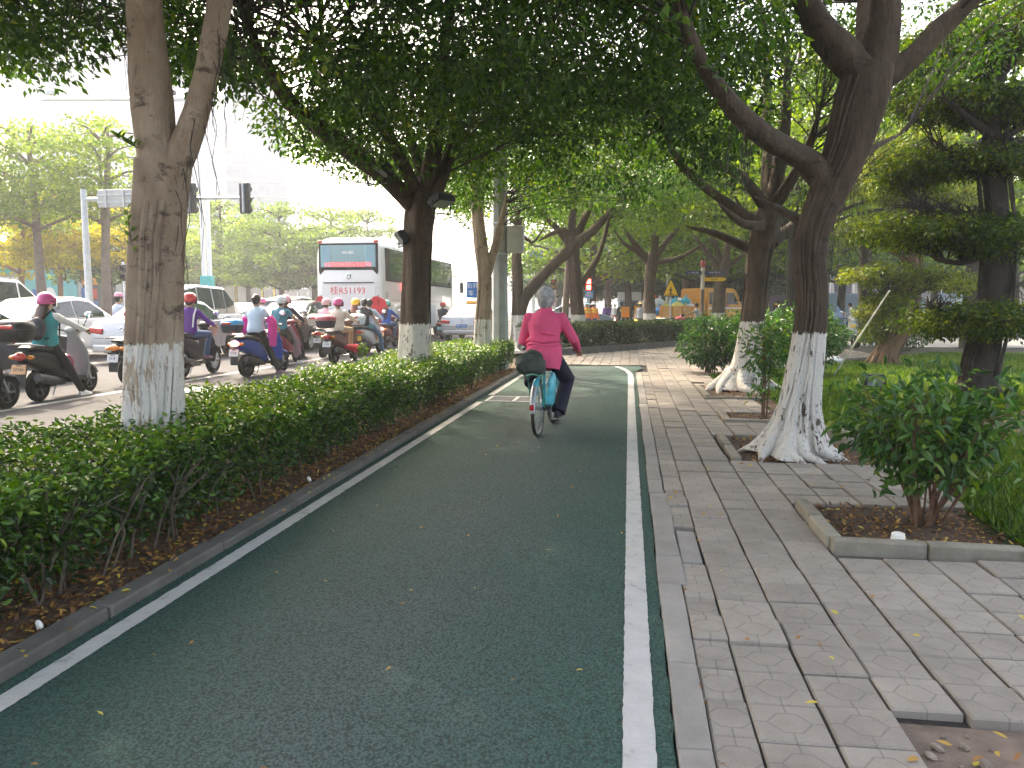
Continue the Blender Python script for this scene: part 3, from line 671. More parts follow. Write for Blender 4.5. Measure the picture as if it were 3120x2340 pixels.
def ficus(label, base, trunk, limbs, crown, bark=M_BARK, leaf=F_FIC, L=.075, per=95, crad=.45, tint=.42, flare=.55, roots=7, n=20, aer=60, ridge=10, prune=True, cat='tree', six=False, extra=None, up=.6, wl=.48, over=None):
    "trunk, limbs: lists of (point, radius); crown: (centre x, y, radius, z0, height, clumps)"
    org = Vector(base); t = empty('ficus_tree', org, 0, label, cat, 'old banyan fig trees along the lane')
    mb = MB(); LP = []
    ph = random.random()*6
    # trunk with root flare
    P, Rr = smooth_path([p for p, r in trunk], [r for p, r in trunk], .12); L_ = len(P); vs = []
    for i, p in enumerate(P):
        z = p.z-org.z; h = i*.12; fl = flare*math.exp(-max(z, 0)/.2); tx = (P[min(i+1, L_-1)]-P[max(i-1, 0)]).normalized()
        a = Vector((1, 0, 0))-tx*tx.x; a.normalize(); b = tx.cross(a)
        for k_ in range(n*2):
            th = math.pi*k_/n
            ridge_ = .5+.5*math.sin(4*th+ph+h*.25)
            q = 1+.07*math.sin(2*th+ph)+.075*math.sin(3*th+ph+h*.5)+.05*math.sin(5*th-ph+h*.4)+.03*math.sin(9*th+h*.8)+fl*(.35+ridge_**1.5)+.02*math.sin(h*4+th*3)
            vs.append(p-org+(a*math.cos(th)+b*math.sin(th))*Rr[i]*q)
    N_ = n*2
    mb.add(vs, [(i*N_+k_, i*N_+(k_+1) % N_, (i+1)*N_+(k_+1) % N_, (i+1)*N_+k_) for i in range(L_-1) for k_ in range(N_)]+[tuple((L_-1)*N_+k_ for k_ in range(N_))])
    LP.append([p for p in P if p.z-org.z > 2])
    for i, lm in enumerate(limbs):
        rr_ = [r for p, r in lm]; rr_[-1] *= .3; pp, _ = limb(mb, [p-org for p, r in lm], rr_, 12, .12, .22, .03, random.random()*6); LP.append([q+org for q in pp])
    for i in range(roots):   # surface roots
        th = 2*math.pi*i/roots+random.uniform(-.3, .3); r0 = trunk[0][1]; q = [Vector((math.cos(th)*r0*.5, math.sin(th)*r0*.5, .32)), Vector((math.cos(th)*r0*1.35, math.sin(th)*r0*1.35, .06)), Vector((math.cos(th+.2)*r0*1.85, math.sin(th+.2)*r0*1.85, .015)), Vector((math.cos(th+.35)*r0*2.4, math.sin(th+.35)*r0*2.4, -.05))]
        limb(mb, q, [r0*.36, r0*.27, r0*.15, r0*.05], 8, .1, .12)
    for i in range(ridge):   # aerial roots grown onto the trunk
        th = random.random()*6.28; s = random.uniform(.1, .9); i0 = int(L_*random.uniform(0, .15)); i1 = int(L_*random.uniform(.45, 1)); pts = []
        for j in range(i0, i1, 2):
            th += random.uniform(-.16, .16); rr = Rr[j]*(1.0+(flare*.75*math.exp(-max((P[j]-org).z, 0)/.2))); pts.append(P[j]-org+Vector((math.cos(th)*rr, math.sin(th)*rr, 0)))
        if len(pts) > 2: mb.tube(pts, [random.uniform(.008, .022)]*len(pts), 5)
    obj('trunk', mb, bark, t, smooth=70)
    C = np.concatenate([crown_points((cx, cy), rad, z0, H, k_, up) for cx, cy, rad, z0, H, k_ in crown])
    if extra is not None: C = np.concatenate([C, extra])
    if prune:
        u, v, d = proj(C); mar = FPX*crad*.55/np.maximum(d, 1)
        C = C[(v+mar < contour(u)) | (d < .5) | (u < -700) | (u > 3700)]
    C = C[np.linalg.norm(C-np.array((0, 0, CAM_H)), axis=1) > 2.2]
    tw = MB(); twigs_to(tw, C, LP, org)
    tag(obj('branches', tw, M_TWIG, t), kind='stuff')
    clump_leaves(C, per, crad, L, tint, 'crown', leaf, t, org, six=six, wl=wl)
    if over:   # unseen leaves added above the view to keep sun off the lane
        ox, oy, orad, oz, oh, on = over; a = rng.random(on)*6.283; q = orad*np.sqrt(rng.random(on)); C2 = np.stack([ox+q*np.cos(a), oy+q*np.sin(a), oz+oh*(1-(q/orad)**2)*rng.random(on)+.3*rng.random(on)], 1)
        d2 = proj(C2); C2 = C2[(d2[1] < -40) | (d2[2] < .3)]
        clump_leaves(C2, 55, .6, .19, .4, 'shade_crown', leaf, t, org, flat=.5, wl=.62)
    if aer:
        am = MB(); src = [p for q in LP[1:] for p in q[:max(3, len(q)*2//3)]]
        aerial(am, src or LP[0], aer, org); tag(obj('aerial_roots', am, M_TWIG, t), kind='stuff')
    return t

def pts(Y, *a):
    "(u, v, r[, Y]) in the photo at depth Y along the lane"
    return [(dp(x[0], x[1], x[3] if len(x) > 3 else Y), x[2]) for x in a]
def gbase(u, v, Y): p = dp(u, v, Y); return Vector((p.x, p.y, 0))
# 1 the nearest trunk in the hedge
Y = 4.95; b = gbase(468, 1400, Y)
tr = [(b+Vector((0, 0, -.02)), .225), (b+Vector((0, 0, .35)), .205)]+pts(Y, (466, 1290, .19), (468, 1050, .175), (474, 800, .165), (488, 620, .158), (500, 500, .165))
ficus('nearest trunk rising from the hedge, forked and whitewashed below, beside scooters', b, tr,
      [pts(Y, (492, 540, .14), (478, 420, .128), (462, 250, .125), (446, 60, .12), (430, -200, .1, 4.6), (380, -500, .07, 4.2)),
       pts(Y, (520, 540, .1), (560, 450, .09), (600, 330, .085), (640, 160, .08), (668, 0, .075), (700, -250, .06, 5.4), (800, -500, .045, 6)),
       [(dp(440, -100, 4.8), .06), (Vector((-4.6, 5.6, 4.3)), .04), (Vector((-6.2, 6.3, 4.3)), .02)], [(dp(690, -200, 5.3), .05), (Vector((-1.6, 5.6, 4.6)), .035), (Vector((0, 6.2, 4.6)), .02)]],
      [(-3.6, 5.2, 4.6, 3.75, 2.4, 400), (-6.2, 6.5, 2.4, 3.5, 1.2, 90)], over=(-3.6, 6.2, 5.4, 5.6, 2.6, 560), bark=M_BARK1, L=.078, per=105, roots=0, aer=90, six=False, flare=.25, ridge=16,
      extra=np.array([dp(u, v, y) for u, v, y in ((30, 120, 5.6), (90, 190, 5.6), (160, 150, 5.4), (60, 60, 5.2), (240, 60, 5.3), (330, 40, 5.6), (200, 110, 5.9), (-60, 150, 5.4), (140, 20, 5.4), (700, 220, 7), (620, 190, 7.2))]))
# 2 the wide fork before the coach
Y = 11.2; b = gbase(1262, 1150, Y)
tr = [(b, .27)]+pts(Y, (1262, 1114, .24), (1266, 980, .225), (1270, 800, .205), (1280, 660, .23), (1290, 590, .2))
ficus('whitewashed trunk with low wide fork and black lamps standing before the coach', b, tr,
      [pts(Y, (1270, 640, .14), (1180, 545, .14, 10.9), (1040, 440, .12, 10.2), (900, 330, .095, 9.4), (800, 180, .075, 8.8), (740, 20, .06, 8.3)),
       pts(Y, (1292, 620, .16), (1318, 480, .13), (1335, 330, .1), (1352, 150, .08), (1385, -60, .05)),
       pts(Y, (1305, 640, .1), (1352, 530, .085), (1385, 390, .07, 11.8), (1460, 240, .05, 12.4)),
       pts(Y, (1275, 600, .1), (1170, 390, .085, 10.6), (1060, 250, .06, 10), (950, 110, .04, 9.4)),
       pts(Y, (1290, 560, .08), (1240, 380, .06, 11.6), (1180, 240, .04, 12))],
      [(-3.4, 10.6, 5.0, 3.7, 3.4, 430), (-5.6, 10.2, 2.6, 3.6, 1.6, 90), (-1.2, 9.4, 2.6, 4.0, 2., 90)], over=(-3.5, 11.5, 5.4, 6.2, 2.6, 480), L=.09, per=95, aer=60, tint=.4, roots=0, flare=.2)
# 3 slim trunk by the concrete pole
Y = 16.5; b = gbase(1471, 1060, Y)
ficus('slim pale trunk with white base between the taxi and the concrete pole', b, [(b, .2)]+pts(Y, (1471, 1030, .18), (1473, 963, .165), (1478, 850, .15), (1466, 740, .14), (1456, 640, .12), (1450, 540, .1)),
      [pts(Y, (1480, 850, .1), (1510, 750, .085), (1526, 690, .075), (1545, 590, .06)), pts(Y, (1452, 560, .08), (1420, 430, .06), (1380, 330, .04)), pts(Y, (1450, 560, .08), (1480, 430, .05), (1500, 300, .04))],
      [(-3.4, 16.5, 4.0, 4.1, 3.6, 230)], over=(-3, 16.5, 5, 7., 2.4, 300), bark=M_BARK1, L=.105, per=80, roots=0, aer=30, flare=.2)
# 4 twisted trunk beyond the pole
Y = 25.; b = gbase(1582, 1070, Y)
ficus('leaning double trunk with white base just past the concrete pole', b, [(b, .36)]+pts(Y, (1580, 1010, .27), (1578, 950, .2), (1577, 850, .17), (1575, 760, .15), (1580, 660, .13)),
      [pts(Y, (1585, 955, .2), (1600, 910, .18), (1645, 850, .18), (1700, 795, .19), (1760, 740, .18), (1820, 690, .13), (1880, 615, .1)), pts(Y, (1735, 765, .15), (1720, 700, .1), (1640, 735, .06)), pts(Y, (1578, 700, .1), (1620, 740, .05), (1660, 690, .05)),
       pts(Y, (1740, 750, .15), (1745, 660, .12), (1760, 560, .08))],
      [(-2.6, 25, 5.2, 5.0, 4.2, 260)], L=.13, per=75, aer=60, crad=.6, tint=.36)
# 5
Y = 27.; b = gbase(1765, 1000, Y)
ficus('trunk with white base rising from the far hedge near the red signal', b, [(b, .3)]+pts(Y, (1765, 990, .27), (1757, 900, .23), (1750, 800, .22), (1746, 740, .26)),
      [pts(Y, (1772, 870, .11), (1808, 810, .1), (1830, 765, .085), (1850, 690, .07), (1862, 630, .06)), pts(Y, (1740, 750, .16), (1700, 700, .12), (1640, 640, .08)), pts(Y, (1750, 740, .16), (1790, 650, .12), (1850, 540, .08)), pts(Y, (1745, 730, .14), (1745, 600, .1))],
      [(-1.6, 28, 5.0, 5.0, 4.5, 260)], L=.135, per=75, aer=70, crad=.6, tint=.45, leaf=F_FIC2)
# 6
Y = 33.; b = gbase(1980, 1000, Y)
ficus('dark trunk with spreading low branches beside the pedestrian warning sign', b, [(b, .36)]+pts(Y, (1980, 985, .28), (1978, 880, .22), (1985, 810, .27), (1992, 770, .25)),
      [pts(Y, (1985, 810, .12), (1940, 768, .1), (1905, 745, .08), (1878, 712, .06)), pts(Y, (1985, 800, .16), (1935, 745, .13), (1895, 685, .1)), pts(Y, (1992, 790, .18), (1998, 690, .13), (2000, 600, .1)), pts(Y, (1995, 800, .12), (2070, 785, .1), (2145, 742, .07)), pts(Y, (1998, 780, .14), (2060, 700, .1), (2110, 650, .07))],
      [(.8, 33, 5.2, 6.2, 5., 260)], L=.155, per=75, aer=60, crad=.7, tint=.42)
# 7
Y = 38.; b = gbase(2186, 1000, Y)
ficus('dark trunk standing before the yellow truck cab', b, [(b, .4)]+pts(Y, (2186, 985, .33), (2192, 890, .27), (2202, 830, .3), (2210, 790, .28)),
      [pts(Y, (2195, 830, .17), (2160, 775, .13), (2105, 705, .1)), pts(Y, (2200, 810, .17), (2170, 720, .12), (2140, 640, .08)), pts(Y, (2210, 800, .17), (2225, 700, .12), (2240, 600, .09)), pts(Y, (2205, 820, .12), (2260, 780, .09), (2300, 720, .07))],
      [(4.4, 38, 5.4, 6.6, 5., 240)], L=.17, per=70, aer=40, crad=.75, tint=.36)
# 8 second whitewashed trunk on the right
Y = 13.96; b = gbase(2262, 1190, Y)
ficus('second white painted trunk on the right with many thin branches spreading left', b, [(b, .34)]+pts(Y, (2265, 1160, .3), (2277, 1100, .25), (2292, 990, .21), (2305, 880, .2), (2312, 790, .22), (2332, 700, .26), (2345, 640, .22)),
      [pts(Y, (2315, 765, .1), (2250, 742, .075), (2180, 712, .06, 13.6), (2090, 690, .035, 13.2)), pts(Y, (2330, 700, .11), (2250, 640, .09), (2160, 580, .075, 13.4), (2065, 490, .06, 12.8), (2030, 400, .05, 12.4), (1990, 230, .04, 12)),
       pts(Y, (2335, 640, .11), (2260, 540, .09), (2150, 482, .07, 14.6), (2080, 400, .055, 15), (2000, 300, .04, 15)), pts(Y, (2345, 660, .15), (2372, 520, .12), (2392, 350, .1), (2402, 120, .07)),
       pts(Y, (2340, 620, .12), (2338, 420, .09, 14.6), (2335, 200, .07, 15), (2320, 0, .05, 15.4)), pts(Y, (2350, 740, .12), (2420, 690, .1, 14.4), (2500, 640, .07, 15), (2590, 560, .05, 15.6)),
       pts(Y, (2340, 690, .1), (2260, 680, .07, 13), (2190, 620, .05, 12.4)), pts(Y, (2330, 735, .09), (2290, 690, .06), (2240, 600, .045)), pts(Y, (2350, 640, .12), (2450, 480, .09, 13.4), (2500, 330, .06, 13))],
      [(1.2, 14.2, 4.4, 4.9, 3.6, 210), (-.4, 13, 2.8, 4.7, 2, 70)], L=.095, per=85, aer=110, tint=.42, leaf=F_FIC2, roots=8, ridge=12)
# 9 thick whitewashed trunk
Y = 7.75; b = gbase(2412, 1392, Y)
ficus('thickest white painted trunk with spreading roots and a wide dark fork, right of the pavers', b, [(b, .23)]+pts(Y, (2417, 1340, .215), (2434, 1230, .165), (2466, 1020, .132), (2474, 900, .132), (2467, 770, .132), (2494, 650, .145), (2555, 520, .17), (2598, 400, .2), (2628, 290, .22), (2655, 200, .19)),
      [pts(Y, (2550, 600, .15), (2510, 535, .14), (2445, 482, .115), (2340, 425, .1, 7.5), (2240, 335, .085, 7.2), (2150, 210, .07, 7), (2090, 80, .055, 6.8), (2040, -100, .04, 6.6)),
       pts(Y, (2640, 230, .17), (2560, 150, .145), (2485, 60, .12), (2420, -80, .1), (2330, -260, .07)), pts(Y, (2665, 220, .17), (2690, 80, .15), (2705, -120, .12), (2720, -350, .08)),
       pts(Y, (2675, 245, .12), (2780, 175, .1), (2860, 90, .09), (2955, 5, .075), (3070, -110, .06)), pts(Y, (2645, 220, .12), (2640, 50, .09, 8.3), (2620, -120, .07, 8.8)),
       pts(Y, (2470, 700, .05), (2380, 640, .035, 8.2), (2300, 600, .025, 8.6)), pts(Y, (2530, 620, .06), (2640, 470, .035, 8.4), (2760, 400, .02, 9))],
      [(2.4, 8, 4.6, 5.0, 2.6, 300)], L=.08, per=95, aer=170, tint=.38, roots=9, flare=.8, ridge=22, n=24)

# clipped trees with flat plates of leaves
def cloud_tree(label, base, trunk, limbs, plates, L, dens, tint=.5, leaf=F_TOPI, bark=None):
    org = Vector(base); t = empty('clipped_tree', org, 0, label, 'tree', 'trees clipped into flat plates on the lawn'); mb = MB(); LP = []
    for i, lm in enumerate([trunk]+limbs):
        pp, _ = limb(mb, [p-org for p, r in lm], [r for p, r in lm], 16 if i == 0 else 8, .16 if i == 0 else .08, .15, .03, i); LP.append([q+org for q in pp])
    r0 = trunk[0][1]
    for i in range(7):
        th = i*.9; limb(mb, [Vector((math.cos(th)*r0*.6, math.sin(th)*r0*.6, .3)), Vector((math.cos(th)*r0*1.2, math.sin(th)*r0*1.2, .05)), Vector((math.cos(th)*r0*1.8, math.sin(th)*r0*1.8, -.05))], [r0*.3, r0*.22, r0*.1], 7, .1, .12)
    for i in range(14):
        th = random.random()*6.28; P_ = LP[0]; a_ = []
        for j in range(0, int(len(P_)*random.uniform(.5, 1))): th += random.uniform(-.12, .12); a_.append(P_[j]-org+Vector((math.cos(th), math.sin(th), 0))*r0*(.95-.3*j/len(P_)))
        if len(a_) > 2: mb.tube(a_, .02, 5)
    obj('trunk', mb, bark or M_BARKD, t, smooth=70); C = []
    for (c, rx, ry, rz) in plates:
        n = int(rx*ry*dens)+4; q = rand_dirs(n)*(rng.random(n)**.35)[:, None]; q[:, 2] = q[:, 2]*.75+.1; C.append(np.array(c)+q*np.array((rx, ry, rz)))
    C = np.concatenate(C); tw = MB(); twigs_to(tw, C, LP, org, .011, 4, 2.6); tag(obj('branches', tw, M_BARKD, t), kind='stuff')
    clump_leaves(C, 60, .24, L, tint, 'crown', leaf, t, org, flat=.55, wl=.55)
    return t
Y = 13.; b = gbase(2975, 1215, Y)
trk = [(b, .29)]+pts(Y, (2985, 1130, .235), (3015, 1000, .205), (3035, 870, .185), (3040, 700, .17), (3030, 560, .15), (3020, 450, .14), (3030, 300, .1), (3060, 120, .07))
lmb = [pts(Y, (3030, 560, .09), (2940, 500, .06), (2850, 470, .04)), pts(Y, (3030, 420, .08), (2950, 360, .05, 12.6), (2880, 300, .035, 12.4)), pts(Y, (3025, 440, .08), (3120, 380, .06), (3200, 330, .04)), pts(Y, (3040, 760, .07), (2930, 800, .05), (2850, 790, .03)), pts(Y, (3040, 660, .07), (2930, 650, .04), (2800, 640, .03)), pts(Y, (3010, 980, .06), (2900, 960, .04), (2830, 930, .03))]
pl = [(dp(2850, 715, 13.2), 1.25, .9, .34), (dp(3070, 735, 12.8), .8, .8, .34), (dp(2860, 985, 13.2), .62, .6, .3), (dp(2980, 975, 12.6), .55, .6, .33), (dp(3090, 985, 12.5), .5, .6, .36), (dp(2830, 505, 13.4), .75, .7, .3), (dp(3060, 500, 13), .8, .8, .3), (dp(2900, 330, 13.2), .8, .8, .35), (dp(3080, 330, 13), .8, .8, .3), (dp(2980, 150, 13.2), 1.1, .9, .4), (dp(3090, 60, 13), .9, .8, .4), (dp(2830, 180, 13.6), .7, .7, .4), (dp(2760, 560, 14), .6, .6, .25)]
cloud_tree('dark clipped tree with stacked leaf plates and leaning trunk at the edge of the lawn', b, trk, lmb, pl, .07, 125, .5)
Y = 20.4; b = gbase(2690, 1125, Y)
trk = [(b, .3)]+pts(Y, (2710, 1060, .26), (2750, 990, .2), (2770, 900, .16), (2780, 800, .13), (2790, 690, .1), (2800, 560, .08))
lmb = [pts(Y, (2740, 1010, .1), (2700, 970, .08), (2690, 920, .05)), pts(Y, (2775, 900, .08), (2840, 870, .06), (2900, 850, .04)), pts(Y, (2780, 800, .07), (2700, 760, .05), (2640, 740, .03)), pts(Y, (2775, 880, .07), (2680, 850, .05), (2640, 830, .03)), pts(Y, (2790, 700, .06), (2860, 660, .04))]
pl = [(dp(2700, 845, 20.2), 1.2, .9, .4), (dp(2870, 865, 20), .95, .8, .38), (dp(2670, 950, 20.3), .55, .6, .5), (dp(2740, 920, 20), .6, .6, .45), (dp(2800, 720, 20.4), 1.3, 1, .4), (dp(2640, 700, 20.6), .8, .8, .35), (dp(2760, 590, 20.4), 1.1, 1, .4), (dp(2640, 560, 21), .9, .8, .4), (dp(2780, 450, 20.6), 1.1, 1, .5), (dp(2680, 1010, 20.6), .5, .5, .35), (dp(2900, 600, 21), .8, .8, .4)]
cloud_tree('yellowish clipped tree with leaning stump like trunk on the sunlit lawn', b, trk, lmb, pl, .085, 62, .72, bark=bark_mat('stump_bark', 0, (.12, .07, .035), (.3, .19, .1)))

# broad leaved shrubs on the right
F_SHRUB = foliage_mat('shrub_leaf', [(0, (.016, .045, .014)), (.5, (.045, .115, .026)), (.85, (.1, .2, .036)), (1, (.22, .28, .04))], .35, .38, .5)
M_SHST = mat('shrub_stem', (.13, .07, .04), .85, var=.4, scale=30)
def shrub(label, x, y, rx, ry, h, n, L, stems, hollow=.35, low=.3, name='shrub', tint=.45, spread=.5):
    t = empty(name, (x, y, -.02), 0, label, 'shrub', 'shrubs along the right of the pavers'); st = MB(); tips = []
    for i in range(stems):
        a = random.random()*6.28; r0 = random.uniform(.0, .13); p = Vector((math.cos(a)*r0, math.sin(a)*r0, 0)); q = Vector((math.cos(a)*rx*spread*random.random(), math.sin(a)*ry*spread*random.random(), h*.5)); r_ = random.uniform(.008, .015)*h
        e = Vector((q.x*1.7+random.uniform(-.1, .1), q.y*1.7, h*random.uniform(.75, .92))); P, Rr = smooth_path([p, q, e], [r_, r_*.7, r_*.35], .15); st.tube(P, Rr, 6, False)
        for j in range(7):
            s = P[random.randint(len(P)//3, len(P)-1)]; f = s+Vector((random.uniform(-.22, .22), random.uniform(-.22, .22), random.uniform(.0, .2)))*min(1, rx*1.7); st.tube([s, f], [r_*.35, r_*.15], 4, False); tips.append(f)
    tag(obj('stems', st, M_SHST, t), kind='stuff')
    d = rand_dirs(n); rr = (hollow+(1-hollow)*rng.random(n)**.6)
    P = d*rr[:, None]*np.array((rx, ry, h*(1-low)/2)); P[:, 2] += h*(1+low)/2; P[:, :2] *= (.78+.3*(P[:, 2:3]/h))
    P[:, :2] += .06*np.sin(P[:, [2]]*9+np.arange(2)*2)
    if tips: m_ = rng.random(n) < (.6 if y < 8 else .35); T_ = np.array([tuple(q) for q in tips]); P[m_] = T_[rng.integers(0, len(T_), m_.sum())]+rng.normal(size=(m_.sum(), 3))*.05*max(1, h)
    D = d*.8+rand_dirs(n)*.7; D[:, 2] -= .15
    tag(leaf_mesh('foliage', P, D, rand_dirs(n)*.6+np.array((0, 0, .8)), L*(.6+.7*rng.random(n)), L*.5*(.7+.5*rng.random(n)), F_SHRUB, t, np.clip(tint+.2*rng.normal(size=n)+.12*d[:, 2], 0, 1), six=y < 9, droop=.22), kind='stuff')
    return t
shrub('leafy shrub with bare lower stems, above the white cup', 1.97, 5.4, .56, .48, .92, 1900, .085, 20, .25, .4, tint=.6, spread=.7)
shrub('thin leafy sapling between the two white painted trunks', 1.75, 10.35, .34, .34, 1.25, 520, .085, 3, .2, .42, spread=.25, name='sapling', tint=.62)
shrub('bushy shrub directly left of the second white trunk', 1.75, 17.2, .75, .7, 1.25, 2600, .1, 10, .4, .08, tint=.4)
shrub('tall leafy shrub behind the second white trunk, left half of the row', 2.75, 16.6, .75, .7, 1.4, 3000, .1, 10, .4, .08, tint=.5)
shrub('tall leafy shrub behind the second white trunk, reaching the thick trunk', 3.7, 16.9, .85, .7, 1.45, 3400, .1, 10, .4, .08, tint=.52)
shrub('low green bush behind the thick trunk, left of the parked white scooter', 5.2, 22.5, .9, .6, 1.0, 2400, .09, 8, .4, .1, tint=.42)
shrub('dark bush behind the parked white scooter', 8.2, 25.5, 1.3, .6, 1.15, 3200, .09, 8, .4, .1, tint=.4)
# ------------------------------------------------------------------ trees across the road, buildings, poles and signs
def street_tree(label, u, Y, vtop, rad, n, leaf=F_BACK, bark=M_BARKB, vlow=760, L=.2, group='street trees beyond the traffic', r=.2, tint=.5, layers=5, per=45, cat='tree'):
    b = gbase(u, 900, Y); t = empty('street_tree', b, 0, label, cat, group); mb = MB(); LP = []
    zt, zl = dp(u, vtop, Y).z, dp(u, vlow, Y).z; dx = random.uniform(-.5, .5)
    tr = [Vector((0, 0, -.1)), Vector((dx*.2, 0, zl*.5)), Vector((dx*.5, .1, zl)), Vector((dx, .2, zl+(zt-zl)*.6)), Vector((dx, .2, zt-.6))]
    pp, _ = limb(mb, tr, [r*1.25, r, r*.85, r*.5, r*.15], 10, .05, .5); LP.append([q+b for q in pp]); C = []
    for i in range(layers):
        f = (i+.3)/layers; z = zl+(zt-zl)*f*.95; rr = rad*(1-.55*f**1.6)*random.uniform(.8, 1.1); m_ = max(6, int(n*(rr/rad)**2/layers*1.6))
        a = rng.random(m_)*6.28; q = rr*np.sqrt(rng.random(m_)); zz = z+.5*rng.normal(size=m_)*.5-.5*(q/rr)**2
        C.append(np.stack([b.x+dx*f+q*np.cos(a), b.y+q*np.sin(a), zz], 1))
        for j in range(5):
            a = j*1.26+i*.7+random.random()*.5; e = Vector((dx*f+rr*.85*math.cos(a), rr*.85*math.sin(a), z-.2)); s = Vector((dx*f*.6, 0, max(zl*.75, z-rr*.3)))
            pp, _ = limb(mb, [s, s.lerp(e, .5)+Vector((0, 0, .25)), e], [r*.4, r*.25, r*.08], 6, 0, .5)
    obj('trunk', mb, bark, t, smooth=70); C = np.concatenate(C)
    clump_leaves(C, per, .62*rad/3, L, tint, 'crown', leaf, t, b, flat=.33, down=.1, wl=.6)
    return t
for i, (u, Y, vt, rad, n, leaf, bark, vl, lab, tint) in enumerate([
    (132, 33, 330, 4.2, 170, F_BACK, M_BARKB, 650, 'broad layered tree behind the white van, tallest at the left edge', .55),
    (322, 33.5, 330, 3.6, 150, F_BACK, M_BARKB, 640, 'layered tree seen just left of the nearest trunk, behind the sign back', .6),
    (-120, 32, 340, 3.8, 140, F_BACK, M_BARKB, 660, 'layered tree cut by the left edge above the white van', .5),
    (62, 40, 560, 3.2, 120, F_SUNLIT, M_BARKO, 800, 'tree tinted sunlit yellow with orange trunk behind the white van, at the far left', .5),
    (185, 42, 560, 3.2, 130, F_SUNLIT, M_BARKO, 790, 'sunlit yellow tree behind the grey pole that holds the signal arm', .55),
    (390, 44, 580, 3.4, 130, F_SUNLIT, M_BARKB, 790, 'sunlit yellow tree partly hidden by the nearest trunk', .6),
    (345, 46, 660, 3.4, 110, F_BACK, M_BARKD, 830, 'low dark tree with forked trunk near the small pedestrian signal', .1)]):
    street_tree(lab, u, Y, vt, rad, n, leaf, bark, vl, .2 if Y < 38 else .24, tint=tint, r=.2 if i < 3 else .15)
for i, (u, Y, vt, rad, n, lab, tint) in enumerate([
    (660, 62, 560, 4.5, 150, 'hazy tree behind the silver minivan', .55), (860, 60, 590, 5., 190, 'hazy spreading tree just left of the coach', .4), (1010, 72, 600, 5, 170, 'hazy tree above the coach roof, left part', .55),
    (1130, 78, 610, 5, 170, 'hazy tree above the coach roof, right part', .55), (540, 66, 600, 5, 160, 'hazy tree close to the right of the nearest trunk', .6), (760, 74, 620, 5, 170, 'hazy tree between the signal head and the coach', .55),
    (960, 58, 690, 4, 120, 'lower dark hazy tree directly behind the left side of the coach', .2)]):
    street_tree(lab, u, Y, vt, rad, n, F_BACK, M_BARKD, 850, .32, tint=tint, r=.24, per=48)
for i, (u, Y, vt, rad, n, lab, tint) in enumerate([
    (1855, 62, 560, 6, 200, 'distant bluish tree with brown trunk right of the red signal', .35), (1917, 58, 690, 5, 160, 'small distant tree with fork above the white little truck', .5), (2050, 70, 600, 7, 220, 'distant bluish tree behind the warning sign', .4),
    (2218, 52, 640, 5, 170, 'distant tree with dark fan of branches right of the truck', .35), (2330, 60, 600, 6, 200, 'distant tree before the glass building, between the white trunks', .5), (1690, 90, 690, 7, 170, 'far pale tree above the bright road end', .5),
    (2560, 56, 560, 6, 190, 'distant tree behind the yellowish clipped tree', .5), (3090, 46, 480, 6, 200, 'distant tree at the right edge behind the lawn', .4), (2850, 58, 500, 7, 230, 'distant tree right of the yellowish clipped tree', .55), (2440, 48, 330, 6, 230, 'tall tree behind the thickest white trunk', .5),
    (2960, 30, 60, 5, 260, 'high green tree filling the top right corner', .6), (2640, 34, 120, 5.5, 260, 'high green tree behind the wide dark fork', .6), (2150, 47, 260, 7, 280, 'high tree rising behind the truck', .5), (1800, 46, 330, 6.5, 240, 'high tree behind the red signal', .5),
    (2420, 26, 60, 4.4, 260, 'tall light green tree between the two white painted trunks, high up', .65)]):
    street_tree(lab, u, Y, vt, rad, n, F_FAR if Y > 49 else F_FIC2, M_BARKD if i != 0 else M_BARKB, 820 if Y > 40 else 640, .3 if Y > 40 else .2, 'trees beyond the crossing', .26, tint, 6)
for i, (u, Y, vt, rad, lab) in enumerate([(1700, 66, 740, 4.5, 'low far tree left of the leaning brown post'), (1810, 70, 720, 5, 'low far tree behind the red signal'), (1890, 74, 730, 5, 'low far tree behind the dark clothed walker'), (1990, 68, 740, 5, 'low far tree behind the load of the yellow truck'), (2120, 64, 760, 4.5, 'low far tree behind the cab of the yellow truck'), (2270, 66, 780, 4.5, 'low far tree at the left end of the site hoarding')]):
    street_tree(lab, u, Y, vt, rad, 170, F_FAR, M_BARKD, 880, .34, 'low trees far beyond the crossing', .2, .3+.05*(i % 3), 4)
for x_, lab in ((2088, 'left of two straight pale trunks behind the yellow truck'), (2110, 'right of two straight pale trunks behind the yellow truck')):
    b = gbase(x_, 930, 50); t = empty('palm_tree', b, 0, lab, 'palm', 'straight palm trunks behind the truck'); mb = MB(); limb(mb, [Vector((0, 0, 0)), Vector((.05, 0, 4)), Vector((.1, 0, 9))], [.3, .24, .2], 12, .02, .6); obj('trunk', mb, M_BARKB, t)
    n = 420; a = rng.integers(0, 14, n)*.449; f = rng.random(n); P = np.stack([np.cos(a)*f*2.6, np.sin(a)*f*2.6, 9+1.6*f-2.2*f*f], 1); D = np.stack([np.cos(a), np.sin(a), -.2-f], 1)+rand_dirs(n)*.6
    tag(leaf_mesh('crown', P, D, rand_dirs(n)+np.array((0, 0, 1)), .55, .06, F_FAR, t), kind='stuff')
F_LOW = foliage_mat('low_bush_leaf', [(0, (.07, .13, .02)), (1, (.16, .26, .03))], .4, .5)
